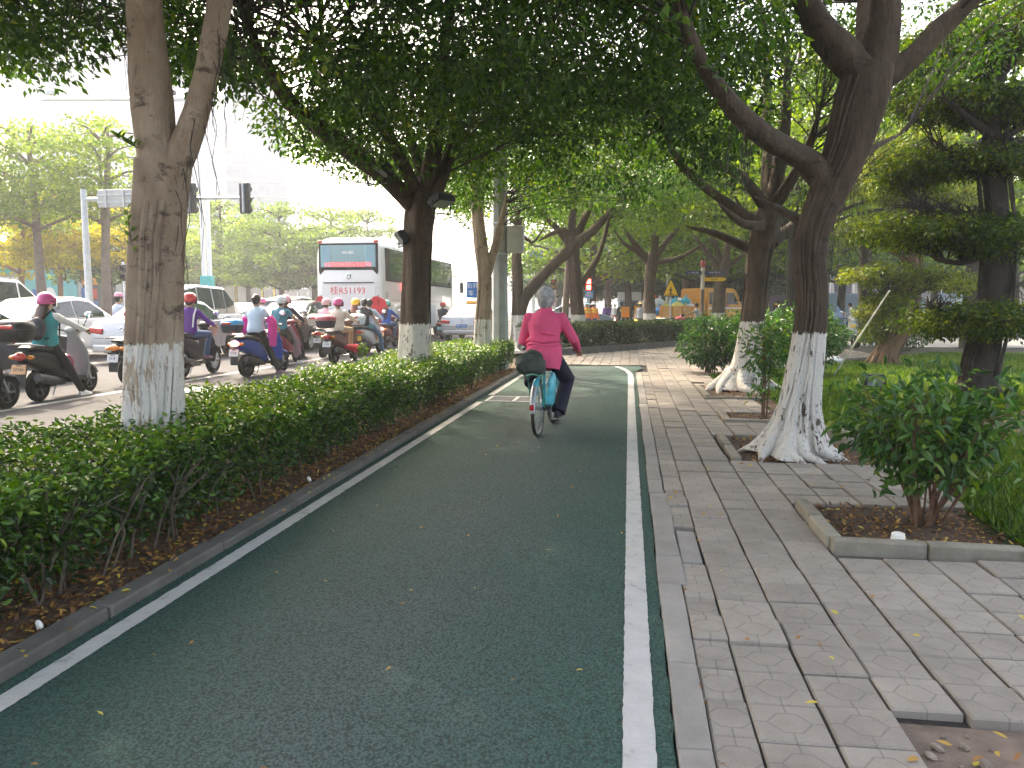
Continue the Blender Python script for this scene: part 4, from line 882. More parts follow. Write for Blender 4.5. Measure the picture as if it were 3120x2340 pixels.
def bush(label, p, rx, ry, h, n, L, m):
    t = empty('bush', p, 0, label, 'bush'); d = rand_dirs(n); d[:, 2] = np.abs(d[:, 2]); P = d*np.array((rx, ry, h))*(.75+.28*rng.random(n))[:, None]
    tag(leaf_mesh('foliage', P, d+rand_dirs(n)*.7, rand_dirs(n)*.6+d, L, L*.6, m, t), kind='stuff'); st = MB()
    for i in range(8): a = i*.8; st.tube([(0, 0, 0), (math.cos(a)*rx*.5, math.sin(a)*ry*.5, h*.6)], [.03, .015], 5)
    obj('stems', st, M_STEM, t)
bush('rounded bright green bush on the road divider behind the white sedan', gp(290, 985, 0)+Vector((-12, 11, 0)), 2.6, 1.3, 1.55, 3000, .11, F_LOW)

M_WALL = {}
def wallm(name, c, rough=.8, var=.08): return mat(name, c, rough, var=var, scale=.8)
GL = mat('shop_glass', (.05, .07, .08), .12, spec=.6)
def facade(label, p0, p1, h, m, nx, nz, win=(.62, .6), depth=6., z0=0., glass=GL, zb=3.2, cat='building', name='building', roof=.4, slab=None):
    "a block standing on the line p0-p1, its windows built one by one"
    a, b = Vector((*p0, 0)), Vector((*p1, 0)); L = (b-a).length; ang = math.atan2((b-a).y, (b-a).x)
    t = empty(name, (a.x, a.y, z0), ang, label, cat)
    obj('wall', MB().box((L/2, depth/2, h/2), (L, depth, h)), m, t); obj('roof', MB().box((L/2, depth/2, h+roof/2), (L+.3, depth+.3, roof)), slab or m, t)
    cw, ch = L/nx, (h-zb)/max(nz, 1); gm = MB().box((0, 0, 0), (cw*win[0], .12, ch*win[1])).mesh('pane'); gm.materials.append(glass)
    fm = MB().box((0, 0, -ch*win[1]/2-.08), (cw*win[0]+.2, .22, .12)).mesh('sill'); fm.materials.append(slab or m)
    big = nx*nz > 140; acc = MB(); ac2 = MB()
    for i in range(nx):
        for j in range(nz):
            c = (cw*(i+.5), -.02, zb+ch*(j+.5))
            if big: acc.box(c, (cw*win[0], .12, ch*win[1])); ac2.box((c[0], -.06, c[2]-ch*win[1]/2-.08), (cw*win[0]+.2, .22, .12))
            else:
                o = bpy.data.objects.new('window', gm); COL.objects.link(o); o.parent = t; o.location = c
                s_ = bpy.data.objects.new('sill', fm); COL.objects.link(s_); s_.parent = o
    if big: tag(obj('windows', acc, glass, t), kind='stuff'); tag(obj('sills', ac2, slab or m, t), kind='stuff')
    return t, L
Xf = -41.


W_TEAL = wallm('teal_wall', (.12, .5, .52)); W_WHITE = wallm('white_wall', (.6, .58, .55)); W_GREY = wallm('grey_wall', (.34, .34, .34)); W_CREAM = wallm('cream_wall', (.55, .48, .38)); W_GREEN = mat('green_board', (.05, .4, .28), .6)
M_ORANGE = mat('orange_board', (.75, .25, .04), .5); M_YELB = mat('yellow_board', (.8, .55, .06), .5); M_REDB = mat('red_print', (.65, .06, .05), .5); M_WHT = mat('white_paint', (.8, .8, .78), .5); M_BLUE = mat('blue_print', (.03, .16, .5), .5)
def shop(y0, y1, h, m, lab, nx):
    t = empty('shop', (Xf, y0, 0), 0, lab, 'shop', 'row of shops across the road'); L = y1-y0
    obj('wall', MB().box((-2.5, L/2, h/2), (5, L-.06, h)), m, t); obj('roof', MB().box((-2.4, L/2, h+.15), (5.4, L-.04, .3)), W_GREY, t)
    for i in range(nx):
        o = obj('window', MB().box((.02, L*(i+.5)/nx, h*.42), (.1, L/nx*.8, h*.62)), GL, t)
        obj('frame', MB().box((.06, 0, h*.74), (.08, L/nx*.84, .12)), M_WHT, o, (0, L*(i+.5)/nx, 0))
    return t, L
t, L = shop(36, 47, 4.6, W_GREY, 'low grey shop behind the white van with a green sign board', 4); obj('sign_board', MB().box((.12, 8.5, 4.1), (.15, 3.4, .9)), W_GREEN, t)
t, L = shop(47.1, 52.6, 5.6, W_TEAL, 'shop with turquoise wall seen between tree trunks on the left', 0); obj('emblem', MB().ell((.06, 2.6, 1.9), (.05, .7, 1.0)), M_WHT, t); obj('notice', MB().box((.05, 1.4, 2.3), (.08, .7, .8)), M_BLUE, t)
obj('sign_board', MB().box((.15, 3.4, 5.0), (.2, 3.2, .7)), M_ORANGE, t)
t, L = shop(52.7, 62, 5.2, W_WHITE, 'pale shop wall with coloured posters near the nearest trunk', 2)
for i, (yy, zz, c) in enumerate(((.8, 3.6, M_ORANGE), (.6, 2.5, M_BLUE), (1.5, 2.5, M_REDB), (.6, 1.5, M_REDB), (1.5, 1.5, M_BLUE))): obj('poster', MB().box((.1, yy+(.35 if i == 0 else 0), zz), (.05, 1.7 if i == 0 else .75, .8)), c, t)
t, L = shop(62.1, 76, 5.4, W_CREAM, 'cream shop behind the silver minivan with orange lettered sign', 5); obj('sign_board', MB().box((.12, 7, 4.7), (.15, 9, 1.2)), M_YELB, t); text('lettering', '旺旺超市', 1.3, M_REDB, t, (.22, 7, 4.7), (math.pi/2, 0, math.pi/2))
t, L = shop(76.1, 88, 5.4, M_YELB, 'yellow fronted shop left of the coach', 4); text('lettering', '大药房', 1.4, M_REDB, t, (.1, 6, 4.6), (math.pi/2, 0, math.pi/2))
t, L = shop(88.1, 112, 5.2, W_WHITE, 'long white shop behind the coach', 7)
# hazy towers
W_T1 = wallm('tower_wall', (.55, .55, .56)); W_T2 = wallm('tower_dark', (.2, .22, .26)); G2 = mat('tower_glass', (.14, .18, .24), .15, spec=.6)
G3 = mat('sky_reflection_glass', (.36, .39, .42), .2, spec=.6); facade('pale apartment tower in the haze behind the nearest trunk', (-112, 128), (-88, 142), 62, W_T1, 6, 17, (.5, .45), 14, glass=G3)  # pale panes: reflected sky is put into the glass colour
facade('hazy glass tower right of the nearest trunk', (-82, 150), (-71, 155), 48, W_T2, 4, 15, (.8, .7), 14, glass=G2, slab=W_T1)
facade('pale block with white balconies left of the hazy glass tower', (-91.5, 144), (-82.5, 149), 52, W_T1, 3, 16, (.75, .6), 14, glass=G3)
facade('tall pale tower at the left edge of the view', (-150, 108), (-120, 126), 66, W_T1, 6, 18, (.5, .5), 14, glass=G3)
facade('low pale buildings at the bright end of the road', (-22, 190), (-6, 205), 12, W_WHITE, 7, 3, (.6, .5), 10, glass=G2)
facade('long pale building behind the far trees', (2, 150), (60, 130), 15, W_WHITE, 18, 4, (.7, .55), 12, glass=G2)
# glass fronted building site on the right
p0, p1 = dp(2205, 900, 80), dp(2990, 900, 72)
t, L = facade('grey building under construction with big windows behind the white fence', p0[:2], p1[:2], 9, W_GREY, 11, 2, (.74, .72), 8, glass=mat('site_glass', (.045, .055, .085), .15, spec=.6), zb=1.2, slab=W_WHITE)
M_SCAF = mat('scaffold', (.7, .7, .68), .4, .3); sc = MB()
for i in range(23): sc.tube([(L*i/22, -.9, 0), (L*i/22, -.9, 8.6)], .035, 5)
for z in (1.9, 3.7, 5.5, 7.3): sc.tube([(0, -.9, z), (L, -.9, z)], .035, 5)
obj('scaffold', sc, M_SCAF, t)
p2, p3 = dp(2960, 900, 60), dp(3400, 900, 52); facade('pale building behind the dark clipped tree at the right edge', p2[:2], p3[:2], 7, W_WHITE, 5, 2, (.6, .6), 6, glass=G2)
h0, h1 = dp(2215, 930, 66), dp(2900, 930, 62); hb = empty('hoarding', (h0.x, h0.y, 0), math.atan2(h1.y-h0.y, h1.x-h0.x), 'site hoarding of lilac, blue and plum advertising panels', 'hoarding'); L = (h1-h0).length
pc = [mat('panel_sky', (.34, .5, .68), .5), mat('panel_plum', (.12, .05, .09), .5), mat('panel_lilac', (.5, .4, .6), .5), mat('panel_plum2', (.2, .09, .14), .5), mat('panel_pale', (.55, .6, .7), .5)]
x = 0; i = 0
while x < L:
    wd = (2.4, .9, 1.6, .8, 2.0)[i % 5]; obj('panel', MB().box((x+wd/2, 0, 1.3), (wd-.04, .06, 2.5)), pc[i % 5], hb)
    if i % 5 in (2, 4): obj('print', MB().ell((x+wd/2, -.035, 1.5), (wd*.3, .01, .5)), pc[(i+1) % 5], hb)
    if i % 5 in (1, 3): text('lettering', '盛\n世\n华\n庭', .36, pc[2], hb, (x+wd/2, -.04, 1.3), (math.pi/2, 0, 0))
    x += wd; i += 1
# white road fence
f0, f1 = dp(2215, 950, 52), dp(2640, 950, 46); fn = empty('road_fence', (f0.x, f0.y, 0), math.atan2(f1.y-f0.y, f1.x-f0.x), 'white railing along the road on the right', 'fence'); L = (f1-f0).length
bm_ = MB().box((0, 0, .62), (.04, .03, 1.0)).mesh('baluster'); bm_.materials.append(M_WHT)
for i in range(int(L/.16)):
    o = bpy.data.objects.new('baluster', bm_); COL.objects.link(o); o.parent = fn; o.location = (.08+i*.16, 0, 0)
for z in (1.12, .2): obj('rail', MB().box((L/2, 0, z), (L, .06, .06)), M_WHT, fn)
for i in range(6): obj('post', MB().box((L*i/5, 0, .62), (.08, .08, 1.25)), M_WHT, fn)

# ---- poles
M_POLE = mat('concrete_pole', (.27, .30, .29), .8, var=.15, scale=3, bump=.2); M_BOXW = mat('cabinet_paint', (.45, .46, .42), .6, var=.1, scale=4); M_STEEL = mat('galvanised', (.42, .45, .47), .45, .5, var=.1); M_BLACK = mat('black_plastic', (.012, .012, .013), .5)
M_WPOLE = mat('white_pole', (.75, .76, .76), .4); M_TEALP = mat('teal_band', (.05, .42, .4), .5)
p = gbase(1524, 1000, 17.2); t = empty('concrete_pole', (p.x, p.y, 0), 0, 'grey eight sided concrete pole with a white cabinet strapped to it', 'pole'); mb = MB()
mb.loft([ering((0, 0, z), r, r, 8) for z, r in ((-.05, .19), (1.5, .178), (3.3, .165), (3.31, .172), (7.5, .14))]); obj('shaft', mb, M_POLE, t, smooth=20)
for z in (2.62, 3.3): obj('strap', MB().lathe([(.18, z-.02), (.185, z), (.18, z+.02)], 8), M_STEEL, t)
bx = obj('cabinet', MB().box((.36, -.02, 2.92), (.36, .26, .55)), M_BOXW, t, bevel=.02); obj('door', MB().box((.36, -.156, 2.9), (.31, .012, .5)), M_BOXW, bx, bevel=.006); obj('handle', MB().box((.44, -.17, 2.82), (.015, .02, .14)), M_STEEL, bx); obj('lid', MB().box((.36, -.02, 3.21), (.4, .3, .04)), M_BOXW, bx, bevel=.01)
def signal_head(name, p, rz, label, lamps=3, lit=None, back=True, s=.3, group=None):
    t = empty(name, p, rz, label, 'traffic light', group); h = s*lamps*1.08
    obj('housing', MB().box((0, 0, 0), (s*1.15, .16, h)), M_BLACK, t, bevel=.03)
    for i in range(lamps):
        z = h/2-s*.54-i*s*1.08; c = (.5, .03, .02) if i == 0 else ((.35, .2, .02) if i == 1 and lamps == 3 else (.02, .25, .08))
        on = lit == i
        obj('lens', MB().lathe([(0, -.1), (s*.38, -.095), (s*.4, -.08)], 16, 'y', (0, 0, z)), mat('lens_%d_%s' % (i, on), c if not on else (1, .04, .02), .3, emit=(14 if on else 0)), t)
        obj('hood', MB().lathe([(s*.42, -.08), (s*.44, -.24), (s*.42, -.24)], 12, 'y', (0, 0, z)), M_BLACK, t)
    obj('bracket', MB().box((0, .12, 0), (.05, .1, h*.96)), M_STEEL, t); return t
Ys = 24.
pb = dp(255, 600, Ys); sp = empty('signal_pole', (pb.x, Ys, 0), 0, 'grey steel pole with long arm carrying traffic lights and a sign back', 'signal pole')
obj('pole', MB().tube([(0, 0, -.03), (0, 0, pb.z+.25)], [.13, .095], 12), M_STEEL, sp); ae = dp(772, 603, Ys); obj('arm', MB().tube([(0, 0, dp(255, 608, Ys).z), (ae.x-pb.x, 0, ae.z)], [.075, .05], 10), M_STEEL, sp)
s0, s1 = dp(305, 580, Ys), dp(415, 632, Ys); sb = obj('sign_back', MB().box(((s0.x+s1.x)/2-pb.x, -.12, (s0.z+s1.z)/2), (s1.x-s0.x, .05, s0.z-s1.z)), mat('sign_back', (.36, .37, .36), .5, .3, var=.08), sp, bevel=.02)
for f in (.25, .75): obj('bracing', MB().box((s0.x+(s1.x-s0.x)*f-pb.x, -.09-.1, (s0.z+s1.z)/2), (.05, .04, s0.z-s1.z)), M_STEEL, sb)
for f in (.3, .7): obj('rail', MB().box(((s0.x+s1.x)/2-pb.x, -.17, s1.z+(s0.z-s1.z)*f), (s1.x-s0.x, .03, .05)), M_STEEL, sb)
for u, lab in ((592, 'black traffic light on the arm, half hidden beside the nearest trunk'), (756, 'black traffic light hanging at the free end of the long arm')):
    q = dp(u, 607, Ys); signal_head('traffic_light', (q.x, Ys-.2, q.z), math.pi, lab, group='traffic lights on the long arm', s=.3)
Ym = 31.; pm_ = dp(618, 500, Ym); ms = empty('camera_mast', (pm_.x, Ym, 0), 0, 'white twin pole mast with a long camera arm, right of the nearest trunk', 'mast'); zt = dp(618, 300, Ym).z
for dx in (-.13, .13): obj('pole', MB().tube([(dx, 0, -.03), (dx, 0, zt)], .1, 10), M_WPOLE, ms)
obj('base_band', MB().box((0, 0, dp(618, 868, Ym).z), (.52, .3, .75)), M_TEALP, ms, bevel=.02)
al = dp(130, 303, Ym); obj('arm', MB().tube([(0, 0, zt), (al.x-pm_.x, 0, al.z)], [.12, .07], 8), M_WPOLE, ms)
for u in (165, 520): q = dp(u, 285, Ym); c = obj('camera', MB().box((q.x-pm_.x, -.1, q.z), (.5, .22, .2)), M_BLACK if u > 400 else M_STEEL, ms, bevel=.03); obj('bracket', MB().tube([(q.x-pm_.x, 0, q.z-.1), (q.x-pm_.x, 0, zt)], .03, 6), M_STEEL, c)
q = dp(376, 832, 32); pp_ = empty('pedestrian_signal', (q.x, 32, 0), 0, 'small pedestrian signal on a thin pole left of the nearest trunk', 'traffic light'); obj('pole', MB().tube([(0, 0, 0), (0, 0, q.z+.5)], .05, 8), M_WPOLE, pp_); obj('housing', MB().box((.14, 0, q.z), (.3, .2, .72)), M_BLACK, pp_, bevel=.03)
for z in (.17, -.17): obj('hood', MB().lathe([(.13, -.08), (.14, -.26), (.12, -.26)], 12, 'y', (.14, -.02, q.z+z)), M_BLACK, pp_)
obj('bracket', MB().tube([(0, 0, q.z+.4), (.3, 0, q.z+.4), (.33, 0, q.z-.3), (0, 0, q.z-.38)], .025, 6), M_WPOLE, pp_)
# right turn lane board
Yb = 24.5; q0, q1 = dp(1416, 858, Yb), dp(1484, 908, Yb); t = empty('lane_sign', ((q0.x+q1.x)/2, Yb, 0), R(6), 'blue board with white characters above the silver taxi', 'sign'); zc = (q0.z+q1.z)/2; wv, hv = q1.x-q0.x, q0.z-q1.z
M_SGNB = mat('sign_blue', (.02, .16, .45), .45)
obj('board', MB().box((0, 0, zc), (wv, .03, hv)), M_SGNB, t, rot=(0, R(2), 0)); obj('post', MB().tube([(.05, .04, 0), (.05, .04, zc)], .03, 8), M_STEEL, t); text('lettering', '右转弯', hv*.36, M_WHT, t, (0, -.02, zc+hv*.23), (math.pi/2, 0, 0)); text('lettering', '车  道', hv*.38, M_WHT, t, (0, -.02, zc-hv*.22), (math.pi/2, 0, 0))
# warning triangle
Yt = 35.; q = dp(2044, 882, Yt); t = empty('warning_sign', (q.x, Yt, .1), YAW*-.3, 'yellow triangle sign with a walking figure on a grey post', 'sign'); s = dp(2070, 900, Yt).x-dp(2019, 900, Yt).x; z0 = dp(2044, 903, Yt).z-.1; z1 = dp(2044, 850, Yt).z-.1
M_YEL = mat('sign_yellow', (.85, .52, .02), .45)
def tri(f, zc): return [(-s/2*f, zc-(zc-z0)*f), (s/2*f, zc-(zc-z0)*f), (.03*f, zc+(z1-zc)*f), (-.03*f, zc+(z1-zc)*f)]
zc = z0+(z1-z0)*.36; obj('plate', MB().prism(tri(1, zc), 0, .02, 'y'), M_BLACK, t); obj('face', MB().prism(tri(.87, zc), -.006, 0, 'y'), M_YEL, t)
fg = MB(); fg.ell((0, -.01, z0+s*.53), (s*.035, .004, s*.04), 8, 6)
for a, b, r_ in (((0, .48), (-.01, .28), .04), ((-.01, .28), (-.08, .1), .026), ((-.01, .28), (.07, .1), .026), ((0, .46), (.09, .33), .018), ((0, .46), (-.1, .36), .018)): fg.tube([(a[0]*s, -.009, z0+a[1]*s), (b[0]*s, -.009, z0+b[1]*s)], r_*s, 6, flat=(1, 1))
for i in range(5): x = (-.3+i*.15)*s; fg.box((x, -.009, z0+.1*s), (.035*s, .004, .13*s), (0, R(-18), 0))
obj('pictogram', fg, M_BLACK, t); obj('post', MB().tube([(0, .04, -.1), (0, .04, z1*.99)], .032, 8), M_STEEL, t)
# finger post
Yf = 36.; q = dp(2140, 900, Yf); t = empty('finger_post', (q.x, Yf, .1), 0, 'finger post with two dark blue arms and one yellow arm', 'sign post'); Zf = lambda v: dp(2140, v, Yf).z-.1
px = (dp(2141, 900, Yf).x-dp(2140, 900, Yf).x); M_FPB = mat('post_brown', (.12, .085, .065), .6); M_NAVY = mat('sign_navy', (.012, .025, .11), .45)
obj('pole', MB().tube([(0, 0, -.1), (0, 0, Zf(882))], .085, 10), M_FPB, t); obj('collar', MB().tube([(0, 0, Zf(882)), (0, 0, Zf(815))], .085, 10), mat('post_cream', (.5, .47, .38), .6), t); obj('cap', MB().tube([(0, 0, Zf(816)), (0, 0, Zf(813)), (0, 0, Zf(797)), (0, 0, Zf(794))], [.06, .115, .115, .08], 8), mat('cap_red', (.28, .02, .025), .5), t)
def arm(name, u0, u1, va, vb, m, tx, col):
    x0, x1 = (u0-2140)*px, (u1-2140)*px; z = (Zf(va)+Zf(vb))/2; h = Zf(va)-Zf(vb); tip = .12 if u1 < 2140 else 0
    P = [(x0+tip, z-h/2), (x1, z-h/2), (x1+(.0 if u1 < 2140 else .12), z), (x1, z+h/2), (x0+tip, z+h/2)]+([(x0, z)] if tip else [])
    a = obj(name, MB().prism(P, -.13, -.09, 'y'), m, t, bevel=.01); text('lettering', tx, h*.55, col, a, ((x0+x1)/2, -.135, z), (math.pi/2, 0, 0))
arm('arm', 2083, 2136, 826, 837, M_NAVY, '← 人民公园', M_WHT); arm('arm', 2144, 2203, 826, 837, M_NAVY, '文化广场 →', M_WHT); arm('arm', 2146, 2203, 846, 857, M_YEL, '公共厕所', M_BLACK)
# red pedestrian light with blue board
Yr = 44.; q = dp(1794, 880, Yr); t = empty('pedestrian_signal', (q.x, Yr, 0), 0, 'lit red pedestrian signal above a small blue board', 'traffic light'); obj('pole', MB().tube([(0, .1, 0), (0, .1, dp(1794, 850, Yr).z)], .06, 8), M_STEEL, t); zc = dp(1794, 867, Yr).z
obj('housing', MB().box((0, 0, zc), (.34, .18, .68)), mat('red_box', (.3, .01, .012), .5), t, bevel=.03); M_LIT = mat('red_lamp', (1, .03, .02), .4, emit=18)
for dz in (.17, -.16): obj('lamp', MB().box((0, -.1, zc+dz), (.22, .03, .24)), M_LIT, t, bevel=.02)
zb = dp(1794, 897, Yr).z; b_ = obj('board', MB().box((.02, -.02, zb), (.46, .04, .46)), mat('board_blue', (.02, .3, .6), .4), t); text('lettering', '请勿\n闯红灯', .14, M_WHT, b_, (.02, -.05, zb), (math.pi/2, 0, 0))
def lamp_post(label, u, Y, vtop, r, m, name='lamp_post', lean=0., arm=True):
    p = gbase(u, 950, Y); t = empty(name, (p.x, Y, 0), 0, label, 'pole', 'plain posts around the crossing'); z = dp(u, vtop, Y).z; obj('pole', MB().tube([(0, 0, -.02), (lean, 0, z)], [r, r*.75], 10), m, t)
    if arm: obj('lamp', MB().box((lean+.5, 0, z), (.9, .22, .12)), m, t, bevel=.03)
lamp_post('slim leaning brown post left of the tree near the red signal', 1717, 30, 700, .14, M_BARKB, 'timber_post', .25, False)
lamp_post('white post behind the leaning brown post', 1726, 48, 680, .14, M_WPOLE)
lamp_post('tall grey lamp post behind the pedestrian warning sign', 2036, 52, 560, .17, M_POLE)
lamp_post('white signal mast at the bright road end', 1624, 50, 700, .13, M_WPOLE)
for (u, v, Y, lab) in ((1634, 788, 49.8, 'white and blue panel on the mast at the bright road end'),):
    q = dp(u, v, Y); t = empty('panel_sign', q, 0, lab, 'sign'); obj('panel', MB().box((0, 0, 0), (1.0, .08, 1.5)), M_WHT, t); obj('print', MB().box((.0, -.05, .3), (.8, .02, .5)), M_SGNB, t); obj('bracket', MB().box((-.3, .1, 0), (.3, .12, .1)), M_STEEL, t)
q = dp(1686, 866, 42); signal_head('traffic_light', q, 0, 'dark traffic light over the bright road end', lamps=2, s=.26, group='signals far ahead'); p = gbase(1690, 950, 42)
obj('pole', MB().tube([(p.x-q.x, .12, -q.z), (p.x-q.x, .12, .5)], .05, 8), M_STEEL, bpy.data.objects[[o.name for o in S.objects if o.name.startswith('traffic_light')][-1]])

# black floodlights
def flood(label, p, rz, s=.26, tilt=.5, post=0.):
    t = empty('floodlight', p, rz, label, 'floodlight', 'black floodlights'); o = obj('housing', MB().box((0, 0, 0), (s*1.3, s*.4, s)), M_BLACK, t, rot=(tilt, 0, 0), bevel=.02)
    f = MB()
    for i in range(6): f.box((-s*.5+i*s*.2, s*.27, 0), (.012, s*.16, s*.8))
    obj('fins', f, M_BLACK, o); obj('glass', MB().box((0, -s*.21, 0), (s*1.1, .01, s*.8)), mat('lamp_glass', (.25, .27, .28), .1, spec=.7), o)
    obj('bracket', MB().tube([(-s*.72, 0, 0), (-s*.72, .0, -s*.7), (s*.72, 0, -s*.7), (s*.72, 0, 0)], .012, 5), M_BLACK, t)
    if post: obj('post', MB().tube([(0, 0, -s*.7), (0, 0, -post)], .018, 6), M_BLACK, t)
    return t
flood('black floodlight strapped to the left side of the wide forked trunk', dp(1222, 722, 11), R(-60), .2, .6)
flood('black floodlight on the right side of the wide fork', dp(1345, 612, 11), R(60), .26, 1.2); flood('black floodlight on the low left limb of the wide fork', dp(1150, 515, 10.7), R(-30), .3, 1.1)
flood('black floodlight on a short post behind the nearest shrub', gp(2672, 1235, 0)+Vector((.05, .3, .34)), R(-10), .2, .3, .36); flood('black floodlight lying low in the grass beside the white bamboo pole', gp(2546, 1086, 0)+Vector((0, 0, .25)), R(30), .24, 1.0, .28)
wr = MB(); a, b = dp(700, 150, 6.5), dp(1140, 560, 10.6); wr.tube([a.lerp(b, i/12)-Vector((0, 0, .35*math.sin(math.pi*i/12))) for i in range(13)], .008, 4); tag(obj('wire', wr, M_BLACK), 'thin black wire slung from the nearest tree to the floodlight on the fork', 'wire')
# ------------------------------------------------------------------ vehicles
RZ = .04
def paint(name, c, rough=.28, metal=0., coat=.8, spec=.5): return mat('paint_'+name, c, rough, metal, coat=coat, spec=spec)
P_WHITE = paint('white', (.78, .78, .77)); P_SILVER = paint('silver', (.46, .47, .49), .35, .35); P_BLACK = paint('black', (.01, .01, .012), .3, coat=.15, spec=.3); P_GREY = paint('dark_grey', (.05, .055, .06), .3, .3); P_BLUE = paint('blue', (.16, .26, .42), .3, .2); P_YEL = paint('yellow', (.62, .27, .012), .4, coat=.3)
M_TYRE = mat('tyre', (.008, .008, .008), .9, spec=.15, bump=.3, scale=60); M_RIM = mat('rim', (.45, .46, .47), .35, .8); M_GLASS = mat('car_glass', (.012, .02, .022), .04, spec=.8); M_TGLASS = mat('car_glass_green', (.02, .05, .05), .04, spec=.8); M_TRIM = mat('black_trim', (.013, .013, .014), .7, spec=.2); M_CHROME = mat('chrome', (.75, .75, .76), .12, 1.)
M_RLAMP = mat('red_lens', (.5, .012, .012), .15, coat=1.); M_ALAMP = mat('amber_lens', (.75, .22, .01), .15, coat=1.); M_CLAMP = mat('clear_lens', (.8, .82, .84), .1, coat=1.); M_ALIT = mat('lit_amber', (1., .35, .05), .3, emit=9.); M_RLIT = mat('lit_tail', (1., .12, .08), .3, emit=4.)
M_PLB = mat('plate_blue', (.02, .16, .5), .4); M_PLY = mat('plate_yellow', (.85, .55, .04), .4); M_PLP = mat('plate_peach', (.75, .42, .2), .4); M_PLW = mat('plate_white', (.7, .72, .74), .4); M_PLG = mat('plate_cyan', (.1, .5, .6), .4)
M_BLKTXT = mat('black_print', (.015, .015, .015), .6); M_REDTXT = mat('red_letter', (.7, .03, .06), .5)
def plate(parent, loc, w, h, m, tx, tm, rx=math.pi/2, rz=0, size=None):
    p = obj('number_plate', MB().box((0, 0, 0), (w, .012, h)), m, parent, loc, (rx-math.pi/2, 0, rz), bevel=.004)
    if tx:
        ln = tx.split('\n'); sz = size or (h*.78 if len(ln) == 1 else h*.44); text('lettering', tx, sz, tm, p, (0, -.008, 0 if len(ln) == 1 else h*.2), (math.pi/2, 0, 0), .0008, sx=min(1., .95*w/(max(len(l) for l in ln)*sz*.62)))
    return p
def wheel(parent, loc, r, wd, spokes=7, rim=M_RIM, side=1):
    w_ = obj('wheel', MB().lathe([(r*.66, -wd/2), (r*.93, -wd/2), (r, -wd*.34), (r, wd*.34), (r*.93, wd/2), (r*.66, wd/2)], 24, 'x', close=True), M_TYRE, parent, loc)
    q = MB().lathe([(r*.67, -wd*.46), (r*.67, wd*.46), (r*.6, wd*.46), (r*.58, wd*.2), (r*.58, -wd*.46)], 24, 'x', close=True); q.lathe([(0, wd*.42), (r*.14, wd*.42), (r*.16, wd*.2), (0, wd*.1)], 12, 'x')
    for i in range(spokes):
        a = 2*math.pi*i/spokes; c, s_ = math.cos(a), math.sin(a); q.tube([(wd*.36, c*r*.1, s_*r*.1), (wd*.42, c*r*.62, s_*r*.62)], [r*.1, r*.075], 5)
    if side < 0: q.v = [(-x, y, z) for x, y, z in q.v]
    obj('rim', q, rim, w_); b = MB().lathe([(0, 0), (r*.6, 0)], 16, 'x'); obj('brake', b, M_TRIM, w_); return w_
SHAPES = {
 'sedan': dict(L=4.65, W=1.78, H=1.47, body=[(-2.28, .26), (-2.325, .48), (-2.3, .78), (-2.2, .97), (-1.65, 1.03), (-.2, .96), (.95, .98), (1.85, .86), (2.24, .7), (2.325, .48), (2.25, .24)], cab=[(-1.8, .98), (-.98, 1.40), (-.2, 1.47), (.28, 1.43), (1.15, .95)], wins=[(-1.42, -.42), (-.36, .68)], ax=(-1.38, 1.36), r=.32),
 'suv': dict(L=4.6, W=1.84, H=1.72, body=[(-2.22, .3), (-2.3, .55), (-2.27, .95), (-2.2, 1.1), (-.2, 1.06), (.85, 1.08), (1.8, 1.0), (2.2, .8), (2.3, .5), (2.2, .28)], cab=[(-2.2, 1.06), (-1.85, 1.58), (-.8, 1.72), (.1, 1.68), (1.05, 1.05)], wins=[(-1.85, -1.2), (-1.1, -.25), (-.18, .6)], ax=(-1.36, 1.36), r=.35),
 'van': dict(L=4.7, W=1.72, H=1.98, body=[(-2.3, .28), (-2.35, .5), (-2.33, 1.1), (-.2, 1.06), (1.35, 1.06), (2.0, .98), (2.28, .75), (2.35, .45), (2.25, .26)], cab=[(-2.32, 1.05), (-2.22, 1.82), (-1.2, 1.98), (.6, 1.94), (1.75, 1.0)], wins=[(-2.1, -1.3), (-1.2, -.35), (-.25, .45), (.52, 1.1)], ax=(-1.45, 1.5), r=.31)}
